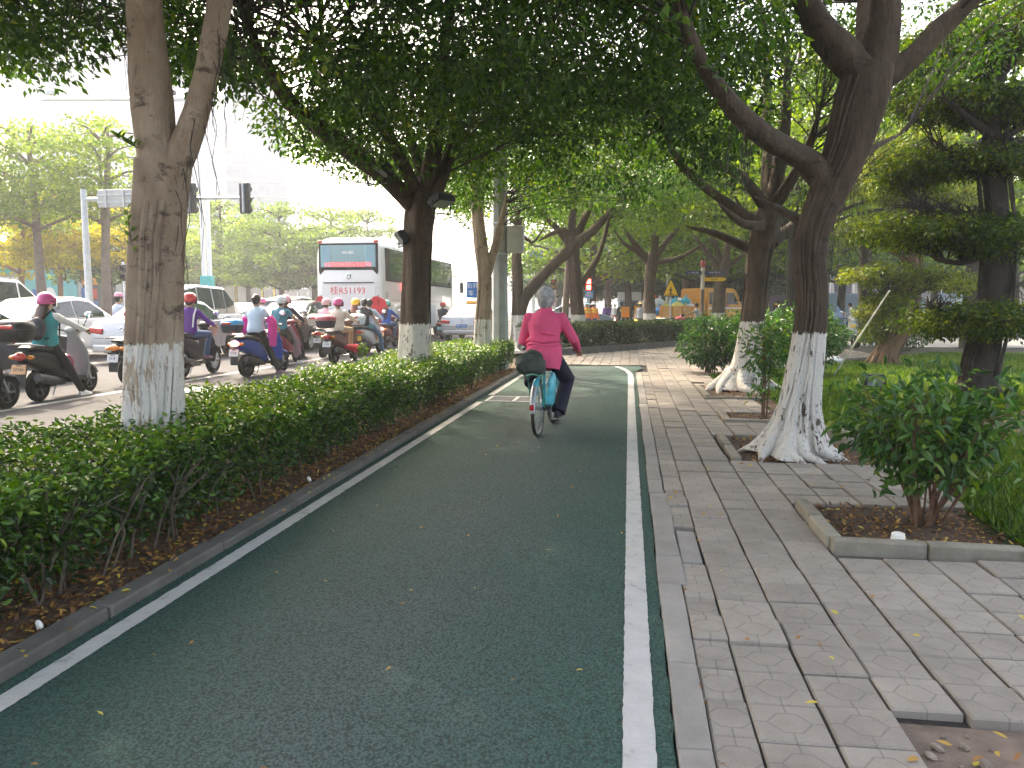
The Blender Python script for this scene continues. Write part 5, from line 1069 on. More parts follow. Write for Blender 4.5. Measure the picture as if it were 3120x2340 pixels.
def car(label, x, y, kind, m, rz=0., scale=(1, 1, 1), plate_=None, taxi=False, glass=M_GLASS, cat='car', mirror=None, lamp=M_RLAMP):
    d = SHAPES[kind]; t = empty('parked_van' if kind == 'van' else ('suv' if kind == 'suv' else 'sedan'), (x, y, RZ), rz, label, cat, 'cars waiting in the road'); sx, sy, sz = scale; W = d['W']/2*sx
    bd = [(a*sy, b*sz) for a, b in d['body']]; r = d['r']; zb = bd[0][1]
    # side outline with wheel arches
    P = list(bd); lo = []
    for ax in sorted(d['ax'], reverse=True):
        ay = ax*sy; R_ = r+.07
        for i in range(11):
            a = math.pi*i/10; yy = ay+R_*math.cos(a); zz = r+R_*math.sin(a)
            lo.append((yy, max(zz, zb-.02)))
    P = P+lo; n = len(P); mb = MB(); st = ((-W+.0, .965, .0), (-W+.05, .99, 0), (-W+.16, 1.0, 0), (W-.16, 1, 0), (W-.05, .99, 0), (W, .965, 0))
    cy, cz = 0, .62*sz; vs = []
    for (xx, s_, _) in st:
        for i, (a, b) in enumerate(P): vs.append((xx, a*s_, (cz+(b-cz)*(s_ if i < len(bd) else 1))))
    mb.add(vs, [tuple(range(n-1, -1, -1)), tuple((len(st)-1)*n+k for k in range(n))]+[(j*n+k, j*n+(k+1) % n, (j+1)*n+(k+1) % n, (j+1)*n+k) for j in range(len(st)-1) for k in range(n)])
    obj('body', mb, m, t, bevel=.025, smooth=50)
    cab = [(a*sy, b*sz) for a, b in d['cab']]; zc0 = min(c[1] for c in cab); H = max(c[1] for c in cab); xb, xt = W-.05, W*.74
    X = lambda z: xb+(xt-xb)*max(0, (z-zc0)/(H-zc0))**1.25
    cv = [(X(z), a, z) for a, z in cab]; m_ = len(cab); mc = MB().add([(-p[0], p[1], p[2]) for p in cv]+cv, [tuple(range(m_)), tuple(range(2*m_-1, m_-1, -1))]+[(k, (k+1) % m_, (k+1) % m_+m_, k+m_) for k in range(m_)])
    obj('cabin', mc, m, t, bevel=.07, smooth=60)
    # side panes follow the roof line
    ys = [c[0] for c in cab]; zs = [c[1] for c in cab]
    ztop = lambda yy: np.interp(yy, ys, zs)-.085*sz
    zlo = zc0+.05*sz
    for w0, w1 in d['wins']:
        w0, w1 = w0*sy, w1*sy
        for sgn in (-1, 1):
            yy = np.linspace(w0, w1, 6); top = [(a, float(ztop(a))) for a in yy]; low = [(w1, zlo), (w0, zlo)]
            top = [(a, z) for a, z in top if z > zlo+.03]; pl = top+low; off = .012
            v = [(sgn*(X(z)+off), a, z) for a, z in pl]+[(sgn*(X(z)-.03), a, z) for a, z in pl]; k = len(pl)
            o = obj('window', MB().add(v, [tuple(range(k)), tuple(range(2*k-1, k-1, -1))]+[(i, (i+1) % k, (i+1) % k+k, i+k) for i in range(k)]), glass, t, smooth=0)
    def cross(i, j, f0, f1, name):   # rear or front glass between two profile points
        a, b = Vector((0, *cab[i])), Vector((0, *cab[j])); p, q = a.lerp(b, f0), a.lerp(b, f1); nn = Vector((0, -(b-a).z, (b-a).y)).normalized()*(.012); nn = nn if nn.z > 0 else -nn
        wq = lambda z: X(z)-.1
        v = [Vector((-wq(p.z), p.y, p.z))+nn, Vector((wq(p.z), p.y, p.z))+nn, Vector((wq(q.z), q.y, q.z))+nn, Vector((-wq(q.z), q.y, q.z))+nn]; v += [u_-nn*3 for u_ in v]
        obj(name, MB().add(v, [(0, 1, 2, 3), (7, 6, 5, 4), (0, 1, 5, 4), (1, 2, 6, 5), (2, 3, 7, 6), (3, 0, 4, 7)]), glass, t, smooth=0)
    cross(0, 1, .12, .9, 'rear_window'); cross(4, 3, .08, .92, 'windscreen')
    L0 = bd[1][0]; zr = bd[2][1]
    for sgn in (-1, 1):
        if kind == 'van': obj('tail_light', MB().box((sgn*(W-.09), L0+.0, zr-.1), (.13, .08, .36)), lamp, t, bevel=.02)
        else: obj('tail_light', MB().box((sgn*(W-.2), L0+.055, zr-.02), (.38, .12, .15), (0, sgn*-.12, sgn*.12)), lamp, t, bevel=.03)
        obj('headlight', MB().box((sgn*(W-.22), bd[-3][0]-.02, bd[-3][1]-.02), (.36, .22, .14), (.3, 0, sgn*-.25)), M_CLAMP, t, bevel=.03)
        ma = cab[4][0]-.18; o = obj('wing_mirror', MB().ell((sgn*(W+.08), ma, zc0+.1), (.1, .06, .075), 10, 7), mirror or m, t); obj('mirror_arm', MB().tube([(sgn*(W-.06), ma+.03, zc0+.05), (sgn*(W+.03), ma+.02, zc0+.08)], .02, 6), M_TRIM, o)
        for w0, w1 in d['wins'][-2:]:
            obj('door_handle', MB().box((sgn*(W+.0), (w0+.16)*sy, zc0-.13), (.035, .18, .03)), M_CHROME if m is not P_BLACK else m, t, bevel=.008)
            dg = MB(); dg.box((sgn*(W-.006), w0*sy-.03, (zc0+.28)/2+.05), (.014, .012, zc0-.36)); dg.box((sgn*(W-.006), w1*sy+.04, (zc0+.28)/2+.05), (.014, .012, zc0-.36)); obj('door_gap', dg, M_TRIM, t)
        for ax in d['ax']: wheel(t, (sgn*(W-.1), ax*sy, r), r, .2, 7 if kind != 'van' else 5, M_RIM, sgn)
        obj('sill', MB().box((sgn*(W-.03), 0, zb+.05), (.05, (d['ax'][1]-d['ax'][0])*sy-2*r-.3, .07)), M_TRIM if kind != 'sedan' else M_CHROME, t, bevel=.01)
    obj('bumper', MB().box((0, L0+.02, zb+.12), (2*W-.2, .1, .16)), M_TRIM if kind != 'sedan' else m, t, bevel=.04)
    obj('boot_line', MB().box((0, L0+.018, zb+.36), (2*W-.3, .03, .012)), M_TRIM, t)
    obj('emblem', MB().lathe([(.05, 0), (.065, -.012), (.05, -.02), (.035, -.012)], 14, 'y', (0, L0+.03, zr+.02), True), M_CHROME, t)
    if plate_: plate(t, (0, L0-.015, zr-.17*sz), .44, .14, M_PLB, plate_, M_WHT)
    if kind == 'sedan':
        for sgn in (-1, 1): obj('exhaust_tip', MB().tube([(sgn*(W-.35), L0-.02, zb+.06), (sgn*(W-.35), L0+.1, zb+.06)], .045, 10, flat=(1.3, .8)), M_CHROME, t)
    if taxi:
        s_ = obj('roof_sign', MB().box((0, -.2, H+.07), (.55, .16, .14), taper=.8), mat('taxi_sign', (.85, .4, .05), .4), t, bevel=.02); o = obj('rear_display', MB().box((.1, cab[0][0]+.45, zc0+.27), (.2, .03, .12)), mat('green_led', (.02, .8, .2), .4, emit=4), t)
    return t
car('dark grey car at the left edge beside the scooter with the black box', -11.35, 11.3, 'sedan', P_GREY, .0, (1, 1, 1), None)
car('tall white car behind the pink helmet rider, its roof the highest of the near cars', -15.2, 18.7, 'sedan', P_WHITE, 0, (1.02, 1.02, 1.14), None, mirror=P_BLACK)
car('silver white sedan whose middle is hidden by the nearest trunk', -12.2, 19.4, 'sedan', P_SILVER, 0, (1, 1, 1.08), None, glass=M_TGLASS)
car('black car with wide chrome wheels right behind the coach', -10.95, 24.75, 'sedan', P_BLACK, 0, (1, .96, 1.1), None, glass=M_TGLASS)
car('white van with dark windows above the other cars at the far left', -18.6, 19.9, 'van', P_WHITE, 0, (1.05, 1.08, 1.14), None, cat='van')
car('silver minivan right of the nearest trunk', -15.4, 25.9, 'van', P_SILVER, 0, (1.02, 1, 1.1), None, cat='van')
car('dark roofed car farther on, between the minivan and the coach', -14.9, 33, 'suv', P_GREY, 0, (1, 1, 1.1), None)
car('small white car far on behind the silver minivan', -19.2, 37, 'sedan', P_WHITE, 0, (1, 1, 1.12))
car('silver taxi with blue plate between the forked trunk and the slim pale trunk', -6.75, 33.1, 'sedan', P_SILVER, 0, (1, 1, 1.06), '粤K V5933', True, M_TGLASS)
q = dp(1868, 950, 50); car('blue car crossing behind the street sweepers', q.x-2.3, 50, 'sedan', P_BLUE, -math.pi/2, (1, 1, 1.1))
q = dp(2318, 950, 47); car('grey blue car on the cross road behind the white railing', q.x+2.3, 47.5, 'suv', P_BLUE, math.pi/2, (1, 1, 1.02))
q = dp(1660, 950, 70); car('pale car far ahead at the bright road end', q.x, 70, 'sedan', P_WHITE, 1.2, (1, 1, 1))
q = dp(2190, 950, 56); car('white car passing behind the yellow truck cab', q.x, 57, 'sedan', P_WHITE, -math.pi/2, (1, 1, 1))

def coach():
    x, y = -10.3, 27.5; t = empty('coach', (x, y, RZ), 0, 'big white coach seen from behind with red plate number', 'bus'); W, L, H = 1.275, 11.8, 3.62
    def ring(yy, w, z0, z1, n=28): return yring(yy, w, z0, z1, n, .32)
    mb = MB(); mb.loft([ring(0, W-.12, .42, H-.22), ring(.05, W-.04, .36, H-.09), ring(.2, W, .34, H), ring(L-.3, W, .34, H), ring(L-.05, W-.06, .36, H-.12), ring(L, W-.16, .45, H-.3)]); obj('body', mb, P_WHITE, t, smooth=50)
    t.scale = (1, 1, 1.1)
    obj('rear_frame', MB().prism([(-W+.12, 2.5), (-W+.14, 3.42), (W-.14, 3.42), (W-.12, 2.5), (W-.16, 2.36), (W-.34, 2.52), (-W+.34, 2.52), (-W+.16, 2.36)], -.02, .06, 'y'), M_TRIM, t, bevel=.02)
    rw = obj('rear_window', MB().box((0, -.025, 2.98), (2*W-.42, .02, .74)), mat('coach_glass', (.2, .36, .4), .06, spec=.8), t, bevel=.01)
    for s_ in (-1, 1):
        cu = MB()
        for i in range(7): cu.tube([(s_*(W-.27-i*.05), -.04, 2.64), (s_*(W-.27-i*.05), -.04, 3.33)], .028, 6)
        obj('curtain', cu, mat('curtain_blue', (.3, .5, .58), .9), rw)
    obj('led_strip', MB().box((0, -.045, 2.7), (1.75, .012, .18)), mat('led_board', (.1, .16, .18), .4), rw); text('lettering', '欢迎乘坐旅游客车安全行驶', .15, mat('led_red', (1, .05, .06), .4, emit=2), rw, (0, -.056, 2.7), (math.pi/2, 0, 0))
    text('lettering', '400-883', .14, M_WHT, rw, (0, -.04, 3.1), (math.pi/2, 0, 0))
    obj('engine_hatch', MB().prism([(-W+.28, .9), (-W+.22, 2.0), (-W+.36, 2.09), (W-.36, 2.09), (W-.22, 2.0), (W-.28, .9)], -.03, .03, 'y'), P_WHITE, t, bevel=.02); obj('hatch_lip', MB().box((0, -.035, 2.1), (2*W-.6, .05, .03)), M_TRIM, t)
    text('lettering', '桂R51193', .3, M_REDTXT, t, (-.03, -.034, 1.82), (math.pi/2, 0, 0), .002, sx=1.12)
    obj('emblem', MB().lathe([(.07, 0), (.1, -.025), (.07, -.04), (.045, -.02)], 20, 'y', (0, 0, 2.32), True), M_CHROME, t)
    for s_ in (-1, 1):
        obj('marker_light', MB().box((s_*(W-.2), -.0, 3.47), (.16, .07, .09)), M_RLAMP, t, bevel=.02); tl = obj('tail_light', MB().box((s_*(W-.12), .02, .95), (.14, .1, .66)), M_RLAMP, t, bevel=.04); obj('indicator', MB().box((s_*(W-.12), -.02, 1.12), (.11, .06, .16)), M_ALAMP, tl, bevel=.02)
        for i in range(6): obj('window', MB().box((s_*(W+.004), 1.0+i*1.72+.82, 2.72), (.02, 1.66, 1.02)), mat('coach_side_glass', (.02, .06, .055), .05, spec=.8), t, bevel=.01)
        obj('window_band', MB().box((s_*(W-.004), 5.9, 2.72), (.02, 10.9, 1.12)), M_TRIM, t)
        obj('skirt_line', MB().box((s_*(W+.002), 5.6, 1.52), (.012, 10.4, .035)), M_STEEL, t)
        for i in range(4): obj('luggage_hatch', MB().box((s_*(W+.001), 2.9+i*1.45, .92), (.014, 1.38, .9)), paint('pale_blue', (.42, .52, .6)), t, bevel=.01)
        obj('filler_flap', MB().box((s_*(W+.004), .62, 1.66), (.014, .22, .26)), M_STEEL, t)
        for yy in (2.1, 9.1): wheel(t, (s_*(W-.17), yy, .48), .48, .3, 8, M_RIM, s_)
        m_ = obj('wing_mirror', MB().box((s_*(W+.34), L+.35, 2.2), (.2, .1, .5)), M_TRIM, t, bevel=.04); obj('mirror_arm', MB().tube([(s_*(W-.1), L-.1, 2.7), (s_*(W+.2), L+.3, 2.75), (s_*(W+.34), L+.35, 2.45)], .03, 6), M_TRIM, m_)
    obj('bumper', MB().box((0, .0, .5), (2*W-.14, .14, .3)), P_WHITE, t, bevel=.05); obj('roof_unit', MB().box((0, 4.5, H+.08), (1.9, 3.2, .2), taper=.9), P_WHITE, t, bevel=.06); plate(t, (0, -.085, .62), .44, .14, M_PLY, '桂R51193', M_BLKTXT)
coach()
def yellow_truck():
    q = dp(2012, 960, 40); rz = R(-52); t = empty('dump_truck', (q.x, q.y, RZ), rz, 'yellow open truck loaded with rubbish bags, with double cab', 'truck'); W = .95; t.scale = (1.12, 1.12, 1.12)
    bx = empty('x'); bpy.data.objects.remove(bx)
    # origin at the rear right corner: x to the left is negative
    cx = -W; fl = .82
    obj('chassis', MB().box((cx, 2.7, .62), (.9, 5.2, .2)), M_TRIM, t); obj('bed_floor', MB().box((cx, 1.35, fl), (2*W, 2.7, .08)), P_YEL, t)
    for s_ in (-1, 1):
        b_ = obj('side_board', MB().box((cx+s_*(W-.03), 1.35, fl+.26), (.05, 2.7, .48)), P_YEL, t, bevel=.01)
        for i in range(5): obj('rib', MB().box((cx+s_*(W+.01), .1+i*.62, fl+.26), (.05, .06, .5)), P_YEL, b_)
    obj('head_board', MB().box((cx, 2.68, fl+.4), (2*W, .05, .8)), P_YEL, t); tg = obj('tail_board', MB().box((cx-.95, -.25, fl+.22), (.05, .5, .5)), P_YEL, t, rot=(0, 0, R(10)))
    obj('rear_bar', MB().box((cx, .02, .62), (2*W, .08, .14)), M_TRIM, t)
    for s_ in (-1, 1): l_ = obj('tail_light', MB().box((cx+s_*(W-.16), -.03, .62), (.24, .05, .13)), M_ALIT, t, bevel=.02)
    prof = [(2.85, .45), (2.85, 2.1), (2.95, 2.18), (4.55, 2.18), (4.75, 2.05), (5.2, 1.25), (5.25, .5), (5.1, .42)]
    obj('cab', MB().prism(prof, cx-W+.02, cx+W-.02, 'x'), P_YEL, t, bevel=.06); GB = mat('truck_glass', (.012, .014, .016), .08)
    for s_ in (-1, 1):
        for (y0, y1, n_) in ((2.98, 3.28, 'window'), (3.42, 4.0, 'window')): obj(n_, MB().box((cx+s_*(W-.015), (y0+y1)/2, 1.68), (.03, y1-y0, .56)), GB, t, bevel=.02)
        obj('window', MB().prism([(4.12, 1.4), (4.12, 1.95), (4.55, 1.95), (4.86, 1.4)], cx+s_*(W-.02)-.012, cx+s_*(W-.02)+.012, 'x'), GB, t)
        for yy in (3.35, 4.06): obj('door_gap', MB().box((cx+s_*(W-.018), yy, 1.2), (.012, .02, 1.5)), M_TRIM, t)
        obj('stripe', MB().box((cx+s_*(W-.012), 4.0, 1.22), (.014, 2.2, .05)), M_WHT, t)
        for yy in (.9, 4.25): wheel(t, (cx+s_*(W-.14), yy, .4), .4, .24, 6, M_RIM, s_)
        o = obj('wing_mirror', MB().box((cx+s_*(W+.16), 4.85, 1.7), (.14, .06, .34)), M_TRIM, t, bevel=.02); obj('mirror_arm', MB().tube([(cx+s_*(W-.05), 4.75, 1.6), (cx+s_*(W+.14), 4.84, 1.62)], .02, 5), M_TRIM, o)
    obj('windscreen', MB().prism([(4.8, 1.98), (5.17, 1.32), (5.18, 1.33), (4.81, 1.99)], cx-W+.14, cx+W-.14, 'x'), GB, t); text('lettering', '环卫作业', .26, mat('purple_print', (.16, .06, .3), .5), t, (cx+W-.012, 3.75, 1.42-.1), (math.pi/2, 0, math.pi/2))
    bags = [(mat('bag_cyan', (.03, .42, .6), .3), 'cyan rubbish bag'), (mat('bag_yellow', (.6, .55, .14), .3), 'yellow rubbish bag'), (mat('bag_white', (.6, .66, .74), .3), 'pale rubbish bag'), (mat('bag_blue', (.03, .2, .5), .3), 'blue rubbish bag')]
    Mx = Matrix.Translation(t.location) @ Matrix.Rotation(rz, 4, 'Z') @ Matrix.Scale(1.12, 4)
    where = ['at the tail end', 'by the worker on the truck', 'in the middle of the load', 'near the cab', 'beside the head board', 'low by the side board', 'on top of the heap', 'at the front corner']
    for i, (yy, xx, zz, k, s_) in enumerate(((.35, -.5, .25, 3, .3), (.5, -1.2, .3, 1, .34), (.9, -.45, .22, 0, .3), (1.2, -1.1, .34, 1, .36), (1.45, -.5, .4, 1, .38), (2.0, -.6, .3, 1, .3), (1.9, -1.2, .62, 0, .34), (2.3, -.55, .35, 2, .34), (1.0, -1.3, .62, 2, .32), (2.2, -.8, .72, 0, .26))):
        p = Mx @ Vector((xx, yy, fl+zz)); b_ = MB().ell((0, 0, 0), (s_, s_, s_*.85), 14, 10); b_.v = [tuple(Vector(v)*(1+.14*noise.noise(Vector(v)*7+Vector((i*3, 0, 0))))) for v in b_.v]; b_.tube([(0, 0, s_*.75), (.02, 0, s_*1.05), (.06, .02, s_*1.2)], [.05, .03, .07], 6)
        tag(obj('rubbish_bag', b_, bags[k][0], None, p), '%s heaped on the yellow truck %s' % (bags[k][1], where[i % 8]), 'bag', 'rubbish bags on the yellow truck')
    return Mx
TRK = yellow_truck()
q = dp(1918, 930, 60); t = empty('light_truck', (q.x, 60, RZ), 0, 'small white and blue light truck far behind the dark clothed walker', 'truck')
obj('box', MB().box((0, 1.8, 1.75), (1.8, 3.2, 1.7)), P_WHITE, t, bevel=.04); obj('cab', MB().box((0, -.4, 1.2), (1.7, 1.3, 1.5), taper=.88), P_BLUE, t, bevel=.08); obj('windscreen', MB().box((0, -1.04, 1.5), (1.35, .06, .6)), M_GLASS, t, rot=(0, 0, 0)); obj('bumper', MB().box((0, -1.06, .55), (1.7, .12, .25)), P_WHITE, t, bevel=.03)
for s_ in (-1, 1):
    obj('headlight', MB().box((s_*.62, -1.08, .8), (.28, .06, .16)), M_CLAMP, t, bevel=.02)
    for yy in (-.4, 2.6): wheel(t, (s_*.78, yy, .34), .34, .2, 5, M_RIM, s_)

# ---- scooters (facing +Y, on the ground, wheels at y = -.6 and .66)
def scooter(name, label, x, y, rz, c, c2=None, box=None, plate_=None, lamp=M_RLAMP, lit=False, moto=False, basket=False, group='scooters waiting in the road', mirror=True, z=RZ):
    t = empty(name, (x, y, z), rz, label, 'motorcycle' if moto else 'scooter', group); m = paint('sc_%.2f_%.2f_%.2f' % c, c, .4, coat=.1, spec=.22); m2 = paint('sc_%.2f_%.2f_%.2f' % c2, c2, .4, coat=.1, spec=.22) if c2 else m
    R_, wd = (.29, .085) if moto else (.225, .11)
    for yy in (-.6, .66): wheel(t, (0, yy, R_), R_, wd, 9 if moto else 5, M_RIM if moto else mat('dark_rim', (.12, .12, .125), .4, .7))
    b_ = MB(); up = .06 if moto else 0
    b_.loft([yring(yy, w_, z0+up, z1+up) for yy, w_, z0, z1 in ((-.98, .05, .66, .74), (-.9, .11, .58, .76), (-.7, .15, .5, .77), (-.42, .17, .40, .74), (-.18, .165, .3, .66), (-.06, .14, .26, .42), (.0, .13, .26, .36))]); obj('tail_fairing', b_, m, t, bevel=0)
    s_ = MB(); s_.loft([yring(yy, w_, z0+up, z1+up) for yy, w_, z0, z1 in ((-.9, .09, .77, .81), (-.72, .14, .76, .85), (-.4, .15, .72, .82), (-.15, .13, .67, .77), (-.02, .09, .66, .73))]); obj('seat', s_, mat('seat_vinyl', (.018, .018, .019), .55), t)
    obj('floorboard', MB().box((0, .16, .27), (.32 if not moto else .14, .5, .07)), M_TRIM, t, bevel=.02)
    ap = MB(); ap.loft([ering((0, yy, z_), w_, d_, 12, .75) for z_, yy, w_, d_ in ((.26, .44, .15, .04), (.45, .46, .19, .045), (.68, .43, .18, .05), (.86, .38, .12, .055), (.96, .33, .08, .05))]); obj('leg_shield', ap, m2, t)
    ff = MB(); ff.loft([[(sx*w_, .66+rr*math.cos(a), R_+rr*math.sin(a)) for sx, w_, rr in ((-1, .07, R_+.02), (-.6, .07, R_+.055), (.6, .07, R_+.055), (1, .07, R_+.02))] for a in (R(20), R(55), R(90), R(125), R(160))], cap=True); obj('front_fender', ff, m2, t)
    fk = MB()
    for sx in (-1, 1): fk.tube([(sx*.07, .66, R_), (sx*.06, .5, .6), (sx*.04, .4, .85)], .018, 6)
    fk.tube([(0, .44, .75), (0, .32, 1.02)], .025, 8); obj('fork', fk, M_STEEL, t)
    hb = MB(); hb.tube([(-.33, .2, 1.03), (-.2, .27, 1.04), (0, .31, 1.0), (.2, .27, 1.04), (.33, .2, 1.03)], .013, 6); h_ = obj('handlebar', hb, M_TRIM, t); cw = MB().ell((0, .34, 1.02), (.13, .1, .075), 12, 8); obj('cowl', cw, m2, t)
    for sx in (-1, 1):
        obj('grip', MB().tube([(sx*.23, .25, 1.035), (sx*.35, .19, 1.03)], .019, 8), M_BLACK, h_)
        if mirror:
            mi = obj('mirror', MB().ell((sx*.33, .24, 1.27), (.075, .02, .05), 12, 8), mat('mirror_glass', (.6, .62, .63), .08, .9), t); obj('stem', MB().tube([(sx*.2, .27, 1.05), (sx*.25, .27, 1.15), (sx*.31, .255, 1.25)], .008, 5), M_BLACK, mi)
    obj('headlight', MB().ell((0, .43, .98), (.08, .05, .06), 12, 8), M_CLAMP, t)
    tl = obj('tail_light', MB().ell((0, -.965, .68+up), (.105, .05, .055), 14, 8), M_RLIT if lit else lamp, t)
    for sx in (-1, 1): obj('indicator', MB().ell((sx*.13, -.92, .67+up), (.055, .05, .035), 10, 6), M_ALAMP, t)
    mg = MB(); mg.loft([[(-.075, -.93, .58), (.075, -.93, .58), (.075, -.9, .58), (-.075, -.9, .58)], [(-.085, -1.0, .34), (.085, -1.0, .34), (.085, -.985, .34), (-.085, -.985, .34)], [(-.08, -1.0, .26), (.08, -1.0, .26), (.08, -.985, .26), (-.08, -.985, .26)]]); obj('mud_flap', mg, M_BLACK, t)
    if plate_: plate(t, (0, -1.0, .5), .21, .14, plate_[0], plate_[1], plate_[2], math.pi/2-.25)
    ex = MB(); ex.tube([(.17, -.2, .24), (.18, -.35, .27), (.19, -.5, .3), (.2, -.9, .38)], [.02, .05, .068, .062], 10); obj('exhaust', ex, mat('exhaust', (.07, .07, .075), .45, .6), t); obj('engine', MB().box((.0, -.48, .3), (.24, .4, .2)), M_TRIM, t, bevel=.04)
    st = MB().tube([(-.1, .02, .25), (-.2, .06, .02)], .012, 5); obj('side_stand', st, M_STEEL, t)
    rk = MB()
    for sx in (-1, 1): rk.tube([(sx*.13, -.6, .82+up), (sx*.13, -.95, .86+up), (sx*.08, -1.08, .86+up)], .011, 5)
    rk.tube([(-.12, -.85, .86+up), (.12, -.85, .86+up)], .01, 5); obj('rack', rk, M_STEEL, t)
    if box:
        lid, base, stripe, big = box; f = 1.15 if big else 1.; bt = obj('top_box', MB().loft([ering((0, -1.02, .89+up+z_*f), a_*f, b__*f, 16, .6) for z_, a_, b__ in ((0, .13, .12), (.02, .17, .15), (.15, .2, .18), (.16, .2, .18))]), paint('bx%.2f%.2f%.2f' % base, base, .4, coat=.1, spec=.25), t)
        obj('lid', MB().loft([ering((0, -1.02, .89+up+z_*f), a_*f, b__*f, 16, .6) for z_, a_, b__ in ((.165, .205, .185), (.2, .205, .185), (.25, .18, .16), (.28, .12, .1))]), paint('bx%.2f%.2f%.2f' % lid, lid), bt)
        if stripe: obj('reflector', MB().box((0, -1.02-.19*f, .89+up+.19*f), (.2*f, .03, .045*f)), M_RLAMP, bt, bevel=.01)
    if basket:
        bk = MB().loft([ering((0, .56, z_), a_, b__, 12, .6) for z_, a_, b__ in ((.8, .12, .09), (1.0, .17, .13))]); obj('basket', bk, mat('basket', (.55, .4, .3), .7), t)
    return t
def at_rear(u, v, d=.6, rz=0.): p = gp(u, v, RZ); return p.x-d*math.sin(rz), p.y+d*math.cos(rz)
SC = {}
def sc(key, label, u, v, rz, *a, **k): x, y = at_rear(u, v, .6, rz); SC[key] = (x, y, rz); return scooter('motor_scooter', label, x, y, rz, *a, **k)
BLK = (.014, .014, .016); 
sc('girl', 'black scooter with black top box and peach plate in front of the dark grey car', 118, 1222, .12, BLK, (.32, .32, .33), (BLK, BLK, True, True), (M_PLP, '粤K\n57166', M_BLKTXT))
x, y = gp(20, 1245, RZ)[:2]; SC['edge'] = (x, y-.68, 0); scooter('motor_scooter', 'dark scooter cut by the left edge, only its front wheel in view', x, y-.68, 0, BLK)
sc('hid', 'scooter half hidden behind the nearest trunk', 392, 1172, 0, (.03, .03, .035), None, None, (M_PLW, '粤K\n3518', M_BLKTXT), M_ALAMP)
x, y = at_rear(556, 1152, .6, .05); SC['purple'] = (x, y, .05); scooter('motorcycle', 'dark step through motorcycle with thin wheels right of the nearest trunk', x, y, .05, (.02, .018, .022), None, None, None, moto=True, basket=True)
sc('blue', 'blue scooter with cyan top box and glowing tail light', 752, 1148, -.12, (.02, .07, .32), None, ((.03, .3, .62), (.02, .03, .05), True, False), (M_PLW, '粤K\n5128', M_BLKTXT), M_ALAMP, True)
sc('red2', 'dark red scooter mostly hidden behind the woman with the bright pink jacket', 838, 1115, .0, (.22, .03, .05), None, None, None)
sc('navy', 'black and red scooter ridden by the woman in a navy suit', 862, 1100, .06, (.05, .025, .03), BLK, None, None)
sc('white', 'cream white scooter with cream top box and pale plate', 985, 1090, .0, (.62, .6, .55), None, ((.62, .6, .55), (.62, .6, .55), True, True), (M_PLW, '粤K\n0957', M_BLKTXT))
sc('brown', 'brown scooter with red lidded black top box carrying wrapped flowers', 1018, 1108, -.05, (.12, .06, .06), None, ((.35, .02, .04), (.02, .02, .03), False, True), (M_PLW, '粤K\n7306', M_BLKTXT))
sc('coat', 'scooter of the woman with the yellow helmet, hidden behind the brown scooter', 1076, 1082, .0, (.04, .04, .05), None)
sc('duo', 'silver scooter with big white top box and yellow plate carrying two people', 1108, 1081, -.06, (.5, .52, .56), None, ((.7, .72, .74), (.62, .68, .74), True, True), (M_PLY, '粤K\n5162', M_BLKTXT))
sc('blu', 'dark red scooter with lit tail lamp at the right corner of the coach', 1172, 1062, .02, (.14, .02, .03), None, None, (M_PLP, '粤K\n9130', M_BLKTXT), M_RLAMP, True)
sc('far', 'dark scooter with cyan plate right of the wide forked trunk', 1345, 1034, .0, (.05, .02, .03), None, None, (M_PLG, '粤K', M_WHT))
q = gp(2565, 1058, 0); scooter('motor_scooter', 'cream scooter with orange plate parked on the path behind the lawn', q.x+.1, q.y+.1, R(200), (.55, .52, .44), None, None, (M_PLY, '', M_BLKTXT), group='scooters parked behind the lawn', z=0)
o_ = [o for o in S.objects if o.name.startswith('motor_scooter')][-1]; plate(o_, (0, .49, .78), .2, .1, M_PLY, None, None)
q = gp(2405, 1010, 0); scooter('motor_scooter', 'black scooter parked behind the leafy shrubs', q.x, q.y, R(150), BLK, None, (BLK, BLK, False, False), None, group='scooters parked behind the lawn', z=0)
# ------------------------------------------------------------------ people
def skin(c=(.42, .25, .17)): return mat('skin_%.2f' % c[0], c, .55, var=.06)
def cloth(n, c): return mat('cloth_'+n, c, .85, var=.1, scale=7, bump=.35, bscale=16)
C_ = {k: cloth(k, v) for k, v in dict(teal=(.02, .32, .35), white=(.68, .68, .7), black=(.012, .012, .014), purple=(.11, .03, .25), jeans=(.05, .11, .22), sky=(.55, .66, .8), magenta=(.75, .03, .3), navy=(.014, .018, .04), rose=(.7, .42, .52), cream=(.6, .56, .47), beige=(.38, .28, .17), blue=(.015, .09, .4), pale=(.5, .56, .68), grey=(.36, .37, .38), red=(.6, .02, .05), tealdk=(.05, .2, .27), mauve=(.25, .16, .2), orange=(.85, .2, .03), charcoal=(.03, .03, .035), pink=(.72, .085, .2), olive=(.035, .045, .035), darkblue=(.012, .013, .028), camo=(.09, .075, .06)).items()}
H_BLK = mat('hair_black', (.012, .009, .008), .5, bump=.5, scale=60); H_BRN = mat('hair_brown', (.05, .022, .014), .45, bump=.5, scale=60); H_AUB = mat('hair_auburn', (.16, .055, .03), .45, bump=.5, scale=60); H_GRY = mat('hair_grey', (.33, .325, .32), .75, var=.45, scale=22, bump=.6, bscale=120)
M_VIS = mat('visor', (.02, .04, .06), .05, spec=.8)
def helm(n, c): return mat('helmet_'+n, c, .25, coat=.8)
HC = {k: helm(k, v) for k, v in dict(pink=(.62, .06, .25), red=(.55, .015, .02), white=(.6, .65, .66), lpink=(.7, .34, .45), rose=(.6, .33, .35), yellow=(.8, .48, .02), teal=(.1, .45, .4), black=(.02, .02, .02)).items()}
